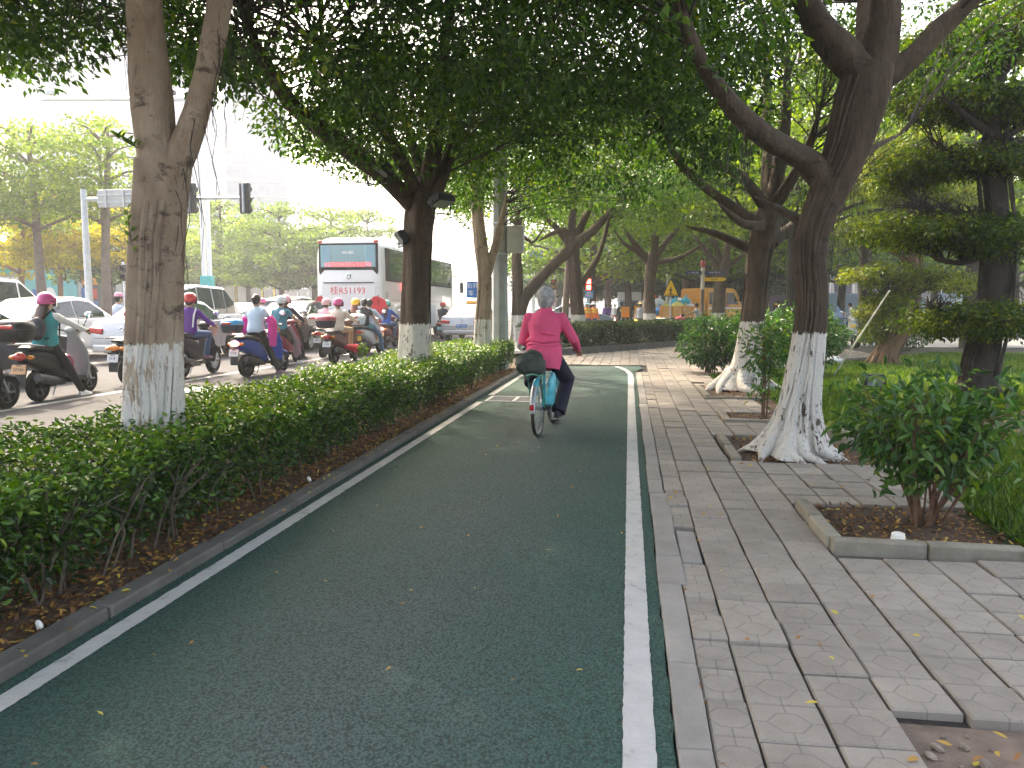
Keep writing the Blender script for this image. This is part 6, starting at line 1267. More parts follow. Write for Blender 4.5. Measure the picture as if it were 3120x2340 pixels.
def ik(a, b, l1, l2, bend):
    d = b-a; L = min(d.length, (l1+l2)*.999); u = d.normalized(); x = (l1*l1-l2*l2+L*L)/(2*L); h = math.sqrt(max(l1*l1-x*x, 0)); bend = bend-u*bend.dot(u)
    return a+u*x+bend.normalized()*h
def person(label, x, y, z, rz, hip, feet, hands, lean=.12, top='white', bottom='black', shoes='white', sleeve=1., hair='short', hm=None, hat=None, hc=None, s=1., vest=None, turn=0., leglen=1., group=None, vox=.017, bell=1., sk=(.42, .25, .17), build=1., knee_out=.25, elbow=(.7, -.5, -.5), neck=0., hs=1.):
    "hip: (y, z) of the pelvis; feet and hands: four points, right first, in the frame of the person facing +Y"
    t = empty('person', (x, y, z), rz, label, 'person', group); V = Vector; hp = V((0, hip[0], hip[1])); u = V((0, math.sin(lean), math.cos(lean))); f = V((0, math.cos(lean), -math.sin(lean)))
    SK = skin(sk); rot = (-lean, 0, 0); bw = build
    T = lambda k_: hp+u*k_*s
    def torso(mb, e, top_=True):
        R_ = [(-.07, .155, .115), (.02, .172, .125), (.17, .148, .108), (.33, .172, .12), (.40, .165, .108), (.445, .14, .092), (.48, .1, .075), (.5, .075, .066)]+([(.51, .062, .06), (.55, .055, .055)] if top_ else [])
        rings = []
        for k_, a, b in R_:
            c = T(k_); rings.append([tuple(c+V((math.cos(q)*a*bw*e, 0, 0))+f*(math.sin(q)*b*bw*e)) for q in [2*math.pi*i/14 for i in range(14)]])
        mb.loft(rings)
    nk = T(.52); hd = nk+V((0, .03, .118-neck))*s; Rr, Rl = [V(p) for p in feet], [V(p) for p in hands]
    sh = [T(.405)+V((sx*.168*s*bw, 0, 0)) for sx in (1, -1)]; hj = [T(-.02)+V((sx*.09*s*bw, 0, 0)) for sx in (1, -1)]
    el = [ik(sh[i], Rl[i], .28*s, .25*s, V((elbow[0]*(1, -1)[i], elbow[1], elbow[2]))) for i in (0, 1)]
    kn = [ik(hj[i], Rr[i]+V((0, -.02, .08)), .43*s*leglen, .42*s*leglen, V((knee_out*(1, -1)[i], 1, .25))) for i in (0, 1)]
    b = MB(); torso(b, .9); b.tube([T(.44), nk+V((0, .01, .05))*s], [.062*s, .052*s], 10)
    q_ = s*hs; b.ell(hd, (.078*q_, .098*q_, .118*q_), 16, 12); b.ell(hd+V((0, .085, -.045))*q_, (.05*q_, .035*q_, .055*q_), 10, 8); b.ell(hd+V((0, .103, -.01))*q_, (.014*q_, .02*q_, .024*q_), 8, 6)
    for sx in (1, -1): b.ell(hd+V((sx*.078, -.005, -.01))*q_, (.014*q_, .026*q_, .034*q_), 8, 6)
    for i, sx in enumerate((1, -1)):
        b.tube([T(.42), sh[i]], [.06*s, .058*s], 8); b.tube([sh[i], el[i], Rl[i]], [.05*s, .041*s, .028*s], 10); b.ell(sh[i], .055*s, 10, 7)
        hv = (Rl[i]-el[i]).normalized(); pm = Rl[i]+hv*.045*s; b.ell(pm, (.04*s, .045*s, .026*s), 10, 7)
        for k_ in range(4):
            o = V(((k_-1.5)*.02*s, 0, 0)); p1 = pm+o+hv*.035*s; L = (.055, .062, .058, .046)[k_]*s; p2 = p1+hv*L*.5+V((0, 0, -.02))*s; b.tube([pm+o*.8, p1, p2, p2+V((0, -.012, -.026))*s], [.0105*s, .0105*s, .0095*s, .008*s], 6)
        b.tube([pm-V((sx*.02, 0, 0))*s, pm+V((-sx*.045, .01, -.008))*s, pm+V((-sx*.05, .035, -.02))*s], [.013*s, .011*s, .009*s], 6)
        b.tube([hj[i], kn[i], Rr[i]+V((0, -.02, .08))*s], [.075*s, .05*s, .036*s], 10); b.ell(Rr[i]+V((0, .05, .035))*s, (.036*s, .1*s, .03*s), 10, 6)
    obj('body', b, SK, t, remesh=vox*.8 if vox < .015 else vox, smooth=70)
    tm = C_[top]; j = MB(); torso(j, 1.06*1.0, False); j.tube([T(.455), T(.5)], [.085*s*bw, .066*s], 12)
    for i, sx in enumerate((1, -1)):
        j.ell(sh[i], .066*s*bw, 10, 7); j.tube([T(.395), sh[i]], [.075*s, .064*s], 8)
        if sleeve > .55: j.tube([sh[i], el[i], el[i].lerp(Rl[i], min(1, (sleeve-.5)*2))], [.063*s*bw, .053*s*bw, .043*s], 10)
        elif sleeve > 0: j.tube([sh[i], sh[i].lerp(el[i], sleeve*1.6)], [.064*s*bw, .06*s], 10)
    # creases at the waist and elbows
    for q in range(5): j.tube([T(-.04+q*.035)+V((sx*.155*bw*s, 0, 0))+f*(-.02) for sx in (-1, 1)], .02, 5)
    obj('jacket' if sleeve > .6 else 'shirt', j, tm, t, remesh=vox, smooth=70)
    if vest: v = MB(); torso(v, 1.13, False); obj('vest', v, C_[vest], t, remesh=vox)
    bm_ = C_[bottom]; q = MB(); shorts = bottom == 'tealdk'
    R_ = [(-.1, .15, .115), (.0, .168, .122), (.06, .16, .118)]
    q.loft([[tuple(T(k_)+V((math.cos(a)*w_*bw*1.05, 0, 0))+f*(math.sin(a)*d_*bw*1.05)) for a in [2*math.pi*i/14 for i in range(14)]] for k_, w_, d_ in R_])
    for i in (0, 1):
        an = Rr[i]+V((0, -.02, .07))*s
        if shorts: q.tube([hj[i], hj[i].lerp(kn[i], .75)], [.095*s, .085*s], 12)
        else: q.tube([hj[i], kn[i], kn[i].lerp(an, .5), an], [.093*s*bw, .07*s*bell, .062*s*bell, .056*s*bell**1.4], 12)
    obj('shorts' if shorts else 'trousers', q, bm_, t, remesh=vox, smooth=70)
    for i, sx in enumerate((1, -1)):
        o = MB().loft([ering((0, yy, 0), 0, 0, 8) for yy in ()] or [[(math.cos(a)*w_*s, yy*s, (max(-.02, math.sin(a))*h_+.0)*s) for a in [2*math.pi*k_/10 for k_ in range(10)]] for yy, w_, h_ in ((-.09, .028, .06), (-.05, .042, .095), (.02, .042, .09), (.09, .046, .055), (.15, .038, .04), (.18, .015, .02))])
        obj('shoe', o, C_[shoes], t, tuple(Rr[i]+V((0, .0, .012))), (0, 0, -sx*.15))
    hm = hm or H_BLK; hr = MB()
    if hair != 'none':
        hr.ell(hd+V((0, -.012, .022))*q_, (.092*q_, .106*q_, .112*q_), 16, 10); hr.ell(hd+V((0, -.05, -.03))*q_, (.078*q_, .06*q_, .08*q_), 12, 8)
        if hair in ('long', 'ponytail'):
            L = .34 if hair == 'long' else .3; w0 = .1 if hair == 'long' else .035; p0 = hd+V((0, -.075, -.03))*s; back = T(.2)+f*(-.15*bw)
            hr.tube([p0, nk+V((0, -.085, .02))*s, T(.38)-f*.155*s*bw, T(.47-L)-f*.165*s*bw], [w0*.7*s, w0*s, w0*.95*s, w0*.3*s], 12, flat=(1, .42))
        if hair == 'bun': hr.ell(hd+V((0, -.12, .02))*s, .05*s, 10, 8)
        obj('hair', hr, hm, t, remesh=.013 if vox < .02 else .02, smooth=70)
    hz = V(hd)+V((0, -.005, .02))*s
    if hat == 'helmet':
        hl = MB().lathe([(0.0, .137), (.06, .128), (.1, .098), (.124, .05), (.13, 0), (.128, -.035), (.12, -.05), (.11, -.03), (.112, .04), (.0, .12)], 20); hl.v = [(a*s, b_*1.12*s, c*s+(.02*s*(b_/.13) if c < 0 else 0)) for a, b_, c in hl.v]
        h_ = obj('helmet', hl, HC[hc], t, tuple(hz), (-.08, 0, turn)); vz = MB()
        vz.loft([[(.134*s*math.sin(a), (.15*s)*math.cos(a)+.012, zz*s) for a in np.linspace(-1.25, 1.25, 9)] for zz in (-.075, .0, .045)], cap=False); obj('visor', vz, M_VIS, h_); obj('rim', MB().lathe([(.131*s, -.028*s), (.134*s, -.02*s), (.131*s, -.012*s)], 20), M_TRIM, h_)
    elif hat in ('straw', 'conical', 'sunhat', 'cap'):
        mh_ = {'straw': mat('straw', (.5, .38, .2), .8, var=.2, scale=20), 'conical': mat('conical_straw', (.6, .42, .36), .8, var=.15, scale=20), 'sunhat': mat('sunhat_%s' % hc, HATC.get(hc, (.6, .6, .6)), .8), 'cap': mat('cap_%s' % hc, HATC.get(hc, (.6, .3, .4)), .8)}[hat]
        pr = {'straw': [(0, .14), (.07, .135), (.1, .1), (.105, .05), (.2, .03), (.24, .01), (.2, .02), (.1, .03)], 'conical': [(0, .2), (.02, .19), (.24, .02), (.2, .03), (0, .17)], 'sunhat': [(0, .14), (.07, .13), (.1, .09), (.108, .04), (.19, -.01), (.185, -.015), (.1, .02)], 'cap': [(0, .13), (.06, .122), (.1, .08), (.108, .02), (.1, .02)]}[hat]
        h_ = obj('hat', MB().lathe([(a*s, c*s) for a, c in pr], 18), mh_, t, tuple(hz+V((0, 0, .005))), (-.06, 0, turn))
        if hat == 'cap': obj('bill', MB().loft([ering((0, .14*s, .03*s+dz), .075*s, .085*s, 12) for dz in (0, .008)]), mh_, h_)
        else: obj('band', MB().lathe([(.108*s, .045*s), (.112*s, .06*s), (.106*s, .075*s)], 14), M_TRIM, h_)
    return t, dict(T=T, u=u, f=f, hd=hd, sh=sh, el=el, hj=hj, kn=kn)
HATC = dict(white=(.72, .74, .76), lilac=(.45, .34, .62), pink=(.66, .3, .4), paleblue=(.45, .7, .75), red=(.6, .03, .08), yellow=(.8, .5, .03))
G_RID = 'riders waiting in the road'
def rider(key, label, top, bottom, shoes, foot='r', dy=0., dz=0., lean=.12, s=1., second=False, handsf=None, **k):
    x, y, rz = SC[key]; mo = key == 'purple'
    hip = (-.36+dy, .86+dz); fl = (.14, .12, .36); gr = lambda sx: (sx*.34, -.02+dy*.5, .02)
    if mo: ft = [(.2, .02, .34), (-.2, .02, .34)]
    else: ft = [gr(1) if 'r' in foot else (.13, .16, .33), gr(-1) if 'l' in foot else (-.13, .16, .33)]
    hn = handsf or [(.29, .18, 1.03), (-.29, .18, 1.03)]
    return person(label, x, y, RZ, rz, hip, ft, hn, lean, top, bottom, shoes, s=s, group=G_RID, leglen=1.04, **k)
_, J = rider('girl', 'girl with pink helmet, turquoise vest and long brown hair on a black scooter', 'white', 'black', 'white', 'r', vest='teal', hair='long', hm=H_BRN, hat='helmet', hc='pink', lean=.1, s=.96)
x, y, rz = SC['girl']; bp = empty('backpack', (x, y, RZ), rz, 'dark grey backpack worn by the girl with turquoise vest', 'backpack'); c = J['T'](.2)-J['f']*.2
bk = MB().ell(c, (.13, .085, .18), 14, 10, (-.1, 0, 0)); bk.box(c+Vector((0, -.07, -.05)), (.17, .06, .14), (-.1, 0, 0)); obj('sack', bk, mat('backpack_cloth', (.05, .052, .065), .7), bp, remesh=.014); st = MB()
for sx in (-1, 1): st.tube([c+Vector((sx*.08, .05, .16)), J['T'](.48)+Vector((sx*.1, .02, .04)), J['T'](.38)+Vector((sx*.13, .14, 0)), J['T'](.1)+Vector((sx*.15, .1, 0)), c+Vector((sx*.1, .03, -.15))], .014, 6)
obj('straps', st, M_TRIM, bp); pb_ = MB().ell((0, .12, .5), (.12, .1, .16), 12, 8); pb_.v = [tuple(Vector(v)*(1+.06*noise.noise(Vector(v)*20))) for v in pb_.v]; tag(obj('bag', pb_, mat('crimson_bag', (.25, .015, .06), .35), None, (x, y, RZ), (0, 0, rz)), 'crimson plastic bag on the floorboard of the black scooter', 'bag')
rider('hid', 'rider in a red top almost wholly hidden by the nearest trunk', 'red', 'jeans', 'charcoal', 'l', hat='helmet', hc='white')
_, J = rider('purple', 'rider in purple jacket with white stripe and red helmet', 'purple', 'jeans', 'mauve', lean=.14, dz=.02, hat='helmet', hc='red', s=1.03, dy=.06); x, y, rz = SC['purple']
tw_ = [o for o in S.objects if o.name.startswith('person')][-1]; stp = MB()
for sx in (1,): stp.tube([J['T'](.46)+Vector((sx*.16, -.03, .03)), J['T'](.33)-J['f']*.1+Vector((sx*.155, 0, 0)), J['T'](.1)-J['f']*.1+Vector((sx*.14, 0, 0))], [.014, .02, .016], 8, flat=(1, .6))
obj('stripe', stp, C_['white'], tw_)
_, J = rider('blue', 'woman in pale blue tee with a bright pink jacket slipped to her elbows', 'sky', 'black', 'mauve', 'rl', lean=.06, dy=.12, dz=.06, sleeve=.3, hair='bun', s=.97, handsf=[(.28, .1, .98), (-.28, .1, .98)], build=1.08)
tw_ = [o for o in S.objects if o.name.startswith('person')][-1]
for i, sx in enumerate((1, -1)): jk = MB(); e = J['el'][i]; jk.tube([J['sh'][i].lerp(e, .55), e, e+Vector((sx*.02, -.02, -.2)), e+Vector((sx*.0, .0, -.5 if i == 0 else -.22))], [.085, .1, .09, .07], 10); obj('slipped_jacket', jk, C_['magenta'], tw_, remesh=.017)
_, J = rider('red2', 'woman in teal tee with white cap helmet and a mauve raincoat over her knees', 'tealdk', 'black', 'white', 'r', sleeve=.35, hair='short', hat='helmet', hc='white', dy=.1, dz=.03)
o = [o for o in S.objects if o.name.startswith('person')][-1]; cp = MB(); cp.tube([J['T'](.05)+Vector((.1, .15, 0)), J['kn'][0]+Vector((.03, .02, .03)), J['kn'][0]+Vector((.06, .02, -.2)), J['kn'][0]+Vector((.05, .0, -.36))], [.1, .1, .1, .06], 10); obj('raincoat', cp, C_['mauve'], o, remesh=.018)
rider('navy', 'woman in navy suit with pale pink helmet and black ponytail', 'navy', 'black', 'black', 'r', hair='ponytail', hat='helmet', hc='lpink', lean=.1, dz=.04, s=1.04, build=1.03)
rider('white', 'person in pale pink hoodie and dusty rose helmet on the cream scooter', 'rose', 'beige', 'white', 'l', hat='helmet', hc='rose', lean=.08, build=1.06)
rider('brown', 'woman in cream cardigan with magenta pink helmet on the brown scooter', 'cream', 'beige', 'darkblue', 'l', hat='helmet', hc='pink', lean=.1, s=.98, build=1.08)
rider('coat', 'woman with yellow helmet, auburn hair and dark navy coat', 'navy', 'navy', 'black', 'l', hair='long', hm=H_AUB, hat='helmet', hc='yellow', lean=.06, s=1.02)
rider('duo', 'man in pale blue shirt and jeans driving the silver scooter', 'pale', 'jeans', 'darkblue', 'r', dy=.14, lean=.2, s=1.04)
rider('duo', 'passenger in dark tee and turquoise shorts on the silver scooter', 'charcoal', 'tealdk', 'cream', '', dy=-.18, dz=.03, lean=.1, sleeve=.35, hair='short', handsf=[(.2, -.02, .95), (-.2, -.02, .95)])
rider('blu', 'woman in bright blue jacket and teal helmet beside the coach', 'blue', 'jeans', 'charcoal', '', hair='long', hm=H_BLK, hat='helmet', hc='teal', lean=.08)
rider('far', 'rider in dark navy jacket and red helmet right of the wide forked trunk', 'navy', 'navy', 'black', 'l', hat='helmet', hc='red', lean=.1)
def stand(label, u, Y, rz=0., top='white', bottom='black', shoes='black', s=1., z=RZ, arms='down', vox=.024, v=950, **k):
    p = dp(u, v, Y); hn = {'down': [(.25, .06, .78*s), (-.25, .06, .78*s)], 'fore': [(.2, .33, 1.0*s), (-.2, .33, 1.0*s)], 'hip': [(.24, .1, .95*s), (-.22, .12, .92*s)]}[arms]
    return person(label, p.x, Y, z, rz, (0, .9*s), [(.12, .05, .01), (-.12, -.06, .01)], hn, .04, top, bottom, shoes, s=s, vox=vox, **k)
stand('man in pale blue shirt and pink cap among the white cars', 358, 18.6, -.5, 'pale', 'charcoal', s=1.06, hat='cap', hc='pink', arms='fore')
stand('dark haired man in black jacket left of the nearest trunk', 408, 20.2, -.3, 'charcoal', 'black', s=1.03)
stand('rider with bright pink helmet far among the cars', 800, 29.4, 0, 'white', 'black', hat='helmet', hc='pink', s=1.05)
stand('person in red vest and red cap far beyond the taxi', 1404, 44, 0, 'red', 'charcoal', hat='cap', hc='red')
G_PED = 'people by the crossing'
stand('woman with conical hat, white top and black trousers', 1736, 38.5, .2, 'white', 'black', hat='conical', arms='hip', group=G_PED)
stand('sweeper in orange vest, left one, with a pale cloth hat', 1788, 37.5, .1, 'orange', 'jeans', hat='sunhat', hc='paleblue', group=G_PED, build=1.08); stand('sweeper in orange vest with white helmet, right one', 1808, 38.5, -.2, 'orange', 'jeans', hat='sunhat', hc='white', group=G_PED)
for uu, yy in ((1788, 37.5), (1808, 38.5)):
    o = [o for o in S.objects if o.name.startswith('person')][-2 if uu == 1788 else -1]
    for zz in (1.18, 1.3): obj('stripe', MB().lathe([(.168, zz-.03), (.176, zz), (.168, zz+.03)], 16), mat('reflective', (.8, .75, .1), .4), o).scale = (1.15, .85, 1)
q = dp(1820, 960, 40); person('person crouching in white with a white hat', q.x, 40, RZ, .4, (-.05, .38), [(.14, .12, .01), (-.14, .12, .01)], [(.2, .5, .3), (-.2, .5, .3)], .45, 'white', 'charcoal', 'black', hat='sunhat', hc='white', vox=.024, group=G_PED)
stand('man walking away in dark jacket with a yellow print on the back', 1893, 46, 0, 'olive', 'charcoal', s=1.05, group=G_PED); o = [o for o in S.objects if o.name.startswith('person')][-1]; obj('print', MB().ell((0, -.128, 1.24), (.1, .012, .1), 10, 6), mat('yellow_print', (.5, .42, .08), .6), o)
stand('man with straw hat and grey shirt left of the yellow truck', 1952, 38, -.3, 'grey', 'black', hat='straw', group=G_PED)
stand('distant person in purple top, left of a pair', 1846, 60, 0, 'purple', 'charcoal', group=G_PED); stand('distant person in purple top, right of a pair', 1862, 61, 0, 'purple', 'charcoal', group=G_PED)
stand('distant woman in white with a red bag by the light truck', 1873, 55, 0, 'white', 'red', group=G_PED)
p = TRK @ Vector((-1.15, .25, .86)); person('worker with lilac sun hat and orange sleeves standing on the truck bed', p.x, p.y, p.z, R(-40), (0, .9), [(.12, .04, .01), (-.12, -.04, .01)], [(.25, .3, .95), (-.25, .25, .95)], .12, 'orange', 'jeans', 'black', hat='sunhat', hc='lilac', vox=.024, vest='pale')
q = dp(2103, 950, 37.5); SC['trike'] = (q.x, 37.5, R(80)); scooter('motor_scooter', 'dark scooter hidden behind the far hedge under the man in grey', q.x, 37.5, R(80), BLK, group='scooters by the crossing'); rider('trike', 'man in grey tee riding behind the far hedge', 'grey', 'charcoal', 'black', 'r', sleeve=.35, vox=.024)
q = dp(2072, 960, 37.3); rb_ = MB().ell((0, 0, 0), (.24, .14, .17), 12, 8); rb_.tube([(-.1, 0, .12), (0, 0, .26), (.1, 0, .12)], .012, 5); tag(obj('bag', rb_, mat('coral_bag', (.7, .12, .14), .5), None, (q.x, 37.3, .86)), 'coral red bag on the handlebar of the man in grey', 'bag')
q = dp(2348, 950, 45.5); SC['yel'] = (q.x, 45.5, R(80)); scooter('motor_scooter', 'scooter on the cross road behind the white railing', q.x, 45.5, R(80), (.3, .3, .32), group='scooters by the crossing'); rider('yel', 'rider in yellow hat on the cross road behind the railing', 'white', 'charcoal', 'black', '', hat='cap', hc='yellow', vox=.024)
stand('walker in white beside the parked cream scooter, behind the lawn', 2592, 44, 1.2, 'white', 'jeans', group=G_PED)
# red flags
M_FLAG = mat('flag_red', (.62, .015, .03), .7)
for u, Y, lab, w_ in ((980, 25.9, 'small red flag left of the magenta helmet', .5), (1153, 25.4, 'larger red flag before the right rear corner of the coach', .72)):
    p = dp(u, 950, Y); zt = dp(u, 902, Y).z; t = empty('flag', (p.x, Y, RZ), 0, lab, 'flag', 'red flags held up in the traffic'); obj('pole', MB().tube([(0, 0, 0), (0, 0, zt)], .014, 6), M_TRIM, t)
    g = [(0, zt), (-.25*w_, zt-.02), (-.45*w_, zt-.28*w_), (-.6*w_, zt-.62*w_), (-.3*w_, zt-.78*w_), (0, zt-.9*w_), (.3*w_, zt-.75*w_), (.48*w_, zt-.55*w_), (.36*w_, zt-.2*w_)]
    mb = MB(); vs = [(a, .05*math.sin(a*9+b*6), b-RZ) for a, b in g]+[(a, .05*math.sin(a*9+b*6)+.012, b-RZ) for a, b in g]; n = len(g); mb.add(vs, [tuple(range(n)), tuple(range(2*n-1, n-1, -1))]+[(i, (i+1) % n, (i+1) % n+n, i+n) for i in range(n)]); obj('cloth', mb, M_FLAG, t)
# flowers wrapped in red on the brown scooter
x, y, rz = SC['brown']; t = empty('bouquet', (x+.3, y-.25, RZ+.36), R(-95), 'bunch of flowers in red wrap lying on the brown scooter', 'flowers'); mb = MB(); mb.loft([[(math.cos(a)*r_, yy, math.sin(a)*r_*.8+zz) for a in [i*.5236 for i in range(12)]] for yy, r_, zz in ((-.22, .04, .04), (-.05, .1, .03), (.14, .15, 0), (.2, .13, 0))]); obj('wrap', mb, M_FLAG, t, smooth=20)
n = 160; P = np.stack([rng.normal(size=n)*.07, .2+.12*rng.random(n), rng.normal(size=n)*.06-.02], 1); D = rand_dirs(n); D[:, 1] += 1.2; D[:, 2] -= .5; tag(leaf_mesh('leaves', P, D, rand_dirs(n), .13, .03, F_LOW, t, None, droop=.4), kind='stuff')

# ------------------------------------------------------------------ the cyclist
def cyclist():
    q0, q1 = gp(1639, 1329), gp(1688, 1289); rz = -math.atan2(q1.x-q0.x, q1.y-q0.y)*.9; d = Vector((-math.sin(rz), math.cos(rz), 0)); o = q0+d*.52; Rw = .315
    t = empty('bicycle', o, rz, 'old silver and cyan bicycle ridden along the green lane', 'bicycle'); CY = paint('cyan', (.03, .38, .5), .35); SIL = mat('worn_chrome', (.3, .31, .32), .4, .7, var=.4, scale=9); RB = mat('rubber_brown', (.035, .026, .022), .85)
    for yy, nm, st in ((-.52, 'wheel', 0), (.53, 'wheel', .06)):
        w_ = obj(nm, MB().lathe([(Rw-.02, -.014), (Rw-.004, -.019), (Rw, 0), (Rw-.004, .019), (Rw-.02, .014)], 36, 'x', close=True), RB, t, (0, yy, Rw), (0, 0, -st)); obj('rim', MB().lathe([(Rw-.035, -.012), (Rw-.018, -.013), (Rw-.018, .013), (Rw-.035, .012)], 36, 'x', close=True), SIL, w_)
        sp = MB()
        for i in range(18): a = i*.349; sp.tube([((-1)**i*.02, .02*math.cos(a+1), .02*math.sin(a+1)), (0, (Rw-.03)*math.cos(a), (Rw-.03)*math.sin(a))], .0018, 3, False)
        obj('spokes', sp, SIL, w_); obj('hub', MB().tube([(-.045, 0, 0), (.045, 0, 0)], .02, 10), SIL, w_)
        a0, a1 = (R(60), R(183)) if yy < 0 else (R(55), R(150)); fr = Rw+.022; an = np.linspace(a0, a1, 16) if yy < 0 else np.linspace(R(20), R(150), 14)
        fd = MB().loft([[(sx*.03, yy+(fr+dz)*math.cos(a), Rw+(fr+dz)*math.sin(a)) for sx, dz in ((-1, -.012), (-.6, .004), (0, .01), (.6, .004), (1, -.012), (.6, -.002), (0, .004), (-.6, -.002))] for a in an]); f_ = obj('fender', fd, SIL, t)
        if yy < 0: obj('painted_tip', MB().loft([[(sx*.031, yy+(fr+dz)*math.cos(a), Rw+(fr+dz)*math.sin(a)) for sx, dz in ((-1, -.010), (-.6, .006), (0, .013), (.6, .006), (1, -.010))] for a in np.linspace(R(95), R(128), 6)], cap=False), CY, f_); obj('reflector', MB().box((0, yy+(fr+.02)*math.cos(R(172)), Rw+(fr+.02)*math.sin(R(172))), (.045, .02, .06)), M_RLAMP, f_)
    fm = MB()
    for sx in (-1, 1):
        fm.tube([(sx*.055, -.52, Rw), (sx*.04, -.1, .29)], .009, 6); fm.tube([(sx*.055, -.52, Rw), (sx*.015, -.16, .74)], .008, 6); fm.tube([(sx*.05, .53, Rw), (sx*.045, .45, .66), (0, .44, .72)], .011, 6)
    fm.tube([(0, -.1, .29), (0, -.19, .83)], .015, 8); fm.tube([(0, -.1, .29), (0, .2, .45), (0, .42, .72)], .017, 8); fm.tube([(0, -.14, .5), (0, .2, .58), (0, .42, .76)], .014, 8); fm.tube([(0, .44, .68), (0, .4, .86)], .018, 8); obj('frame', fm, CY, t)
    hb = MB(); hb.tube([(.3, .14, .93), (.27, .28, .95), (.14, .4, .93), (0, .39, .9), (-.14, .4, .93), (-.27, .28, .95), (-.3, .14, .93)], .011, 7); h_ = obj('handlebar', hb, SIL, t)
    for sx in (-1, 1): obj('grip', MB().tube([(sx*.3, .13, .93), (sx*.285, .24, .945)], .017, 8), M_BLACK, h_); obj('brake_lever', MB().tube([(sx*.26, .3, .94), (sx*.31, .22, .9)], .006, 5), SIL, h_)
    sd_ = MB().loft([ering((0, yy, zz), a, b, 12) for yy, zz, a, b in ((-.2, .82, .05, .06), (-.21, .85, .1, .12), (-.2, .875, .09, .11))]); obj('saddle', sd_, M_BLACK, t)
    rk = MB()
    for sx in (-1, 1): rk.tube([(sx*.06, -.2, .68), (sx*.07, -.45, .7), (sx*.07, -.82, .7)], .007, 5); rk.tube([(sx*.075, -.52, Rw), (sx*.075, -.74, .7)], .006, 5)
    rk.tube([(-.07, -.82, .7), (0, -.85, .72), (.07, -.82, .7)], .009, 5); obj('rack', rk, mat('rack_green', (.05, .25, .18), .5), t)
    ck = MB(); ck.lathe([(.0, .0), (.09, 0), (.09, .006), (0, .006)], 20, 'x', (.05, -.1, .29)); ck.tube([(.06, -.1, .29), (.075, -.1, .125)], .011, 6); ck.tube([(-.06, -.1, .29), (-.075, -.1, .455)], .011, 6); k_ = obj('crank', ck, SIL, t)
    for sx, zz in ((1, .125), (-1, .455)): obj('pedal', MB().box((sx*.125, -.1, zz), (.09, .075, .022)), M_BLACK, k_, bevel=.004)
    obj('chain_guard', MB().loft([[(.07, yy, zz+a) for a in (-.035, .035)]+[(.055, yy, zz+a) for a in (.035, -.035)] for yy, zz in ((-.5, Rw), (-.3, .31), (-.05, .3))]), M_BLACK, t); obj('stand', MB().tube([(.07, -.52, .3), (.1, -.75, .2)], .009, 5), M_BLACK, t)
    for sx in (-1, 1): obj('axle_nut', MB().tube([(sx*.05, -.52, Rw), (sx*.085, -.52, Rw)], .014, 8), M_BLACK, t)
    # rider
    pt, J = person('grey haired man in a hot pink sweater riding the bicycle', o.x, o.y, 0, rz, (-.18, .89), [(.16, -.1, .15), (-.16, -.08, .47)], [(.34, .18, .94), (-.2, .19, .95)], .2, 'pink', 'darkblue', 'charcoal', hair='short', hm=H_GRY, vox=.0125, bell=1.35, sk=(.4, .2, .13), build=1.1, knee_out=.35, elbow=(.55, -.5, -.7), s=1.02, neck=.012, hs=1.13)
    hem = MB(); T, f = J['T'], J['f']
    hem.loft([[tuple(T(k_)+Vector((math.cos(a)*w_, 0, 0))+f*(math.sin(a)*d_)) for a in [2*math.pi*i/20 for i in range(20)]] for k_, w_, d_ in ((-.17, .188, .155), (-.1, .205, .165), (.02, .212, .165), (.1, .198, .15))], cap=False)
    for q in range(4): hem.tube([tuple(T(.0+q*.045)+Vector((math.cos(a)*.2, 0, .018*math.sin(a*3+q)))+f*(math.sin(a)*.152)) for a in np.linspace(math.pi*1.05, math.pi*1.95, 12)], [.008]+[.016]*10+[.008], 6)
    hem.tube([T(.3)-f*.12+Vector((-.1, 0, 0)), T(.22)-f*.135+Vector((.0, 0, 0)), T(.2)-f*.12+Vector((.14, 0, 0))], [.008, .016, .008], 6)
    obj('sweater_hem', hem, C_['pink'], pt, smooth=60); cl = MB().lathe([(.062, 0), (.072, .0), (.07, .045), (.06, .045)], 18, 'z'); obj('collar', cl, C_['pink'], pt, tuple(T(.495)), (-.1, 0, 0)); obj('collar_edge', MB().lathe([(.078, -.006), (.08, 0), (.078, .006)], 18), C_['rose'], pt, tuple(T(.493)), (-.1, 0, 0))
    # sack on the rack, bag beside the wheel
    Mx = Matrix.Translation(o) @ Matrix.Rotation(rz, 4, 'Z'); sk_ = MB().ell((0, 0, 0), (.17, .17, .135), 26, 18); sk_.v = [tuple(Vector(v)*(1+.2*noise.noise(Vector(v)*9)+.16*noise.noise(Vector(v)*21)+.1*noise.noise(Vector(v)*40))) for v in sk_.v]; sk_.v = [(a, b, max(c, -.1)) for a, b, c in sk_.v]; sk_.ell((.02, .02, .1), (.11, .09, .07), 12, 8, (.3, .4, 0))
    tag(obj('sack', sk_, mat('sack_green', (.035, .045, .035), .75, var=.45, scale=14, bump=.6), None, Mx @ Vector((-.06, -.58, .79)), (0, 0, rz)), 'dark green sack strapped on the bicycle rack', 'bag')
    pb = MB().loft([ering((0, 0, z_), a, b, 14) for z_, a, b in ((-.19, .025, .06), (-.15, .05, .12), (0, .048, .13), (.14, .036, .11), (.18, .015, .04))]); pb.v = [tuple(Vector(v)*(1+.1*noise.noise(Vector(v)*18))) for v in pb.v]
    tag(obj('shopping_bag', pb, mat('bag_turquoise', (.05, .42, .52), .35, var=.25, scale=16), None, Mx @ Vector((.13, -.42, .52)), (0, .1, rz)), 'turquoise plastic bag hanging right of the rear wheel', 'bag')
cyclist()
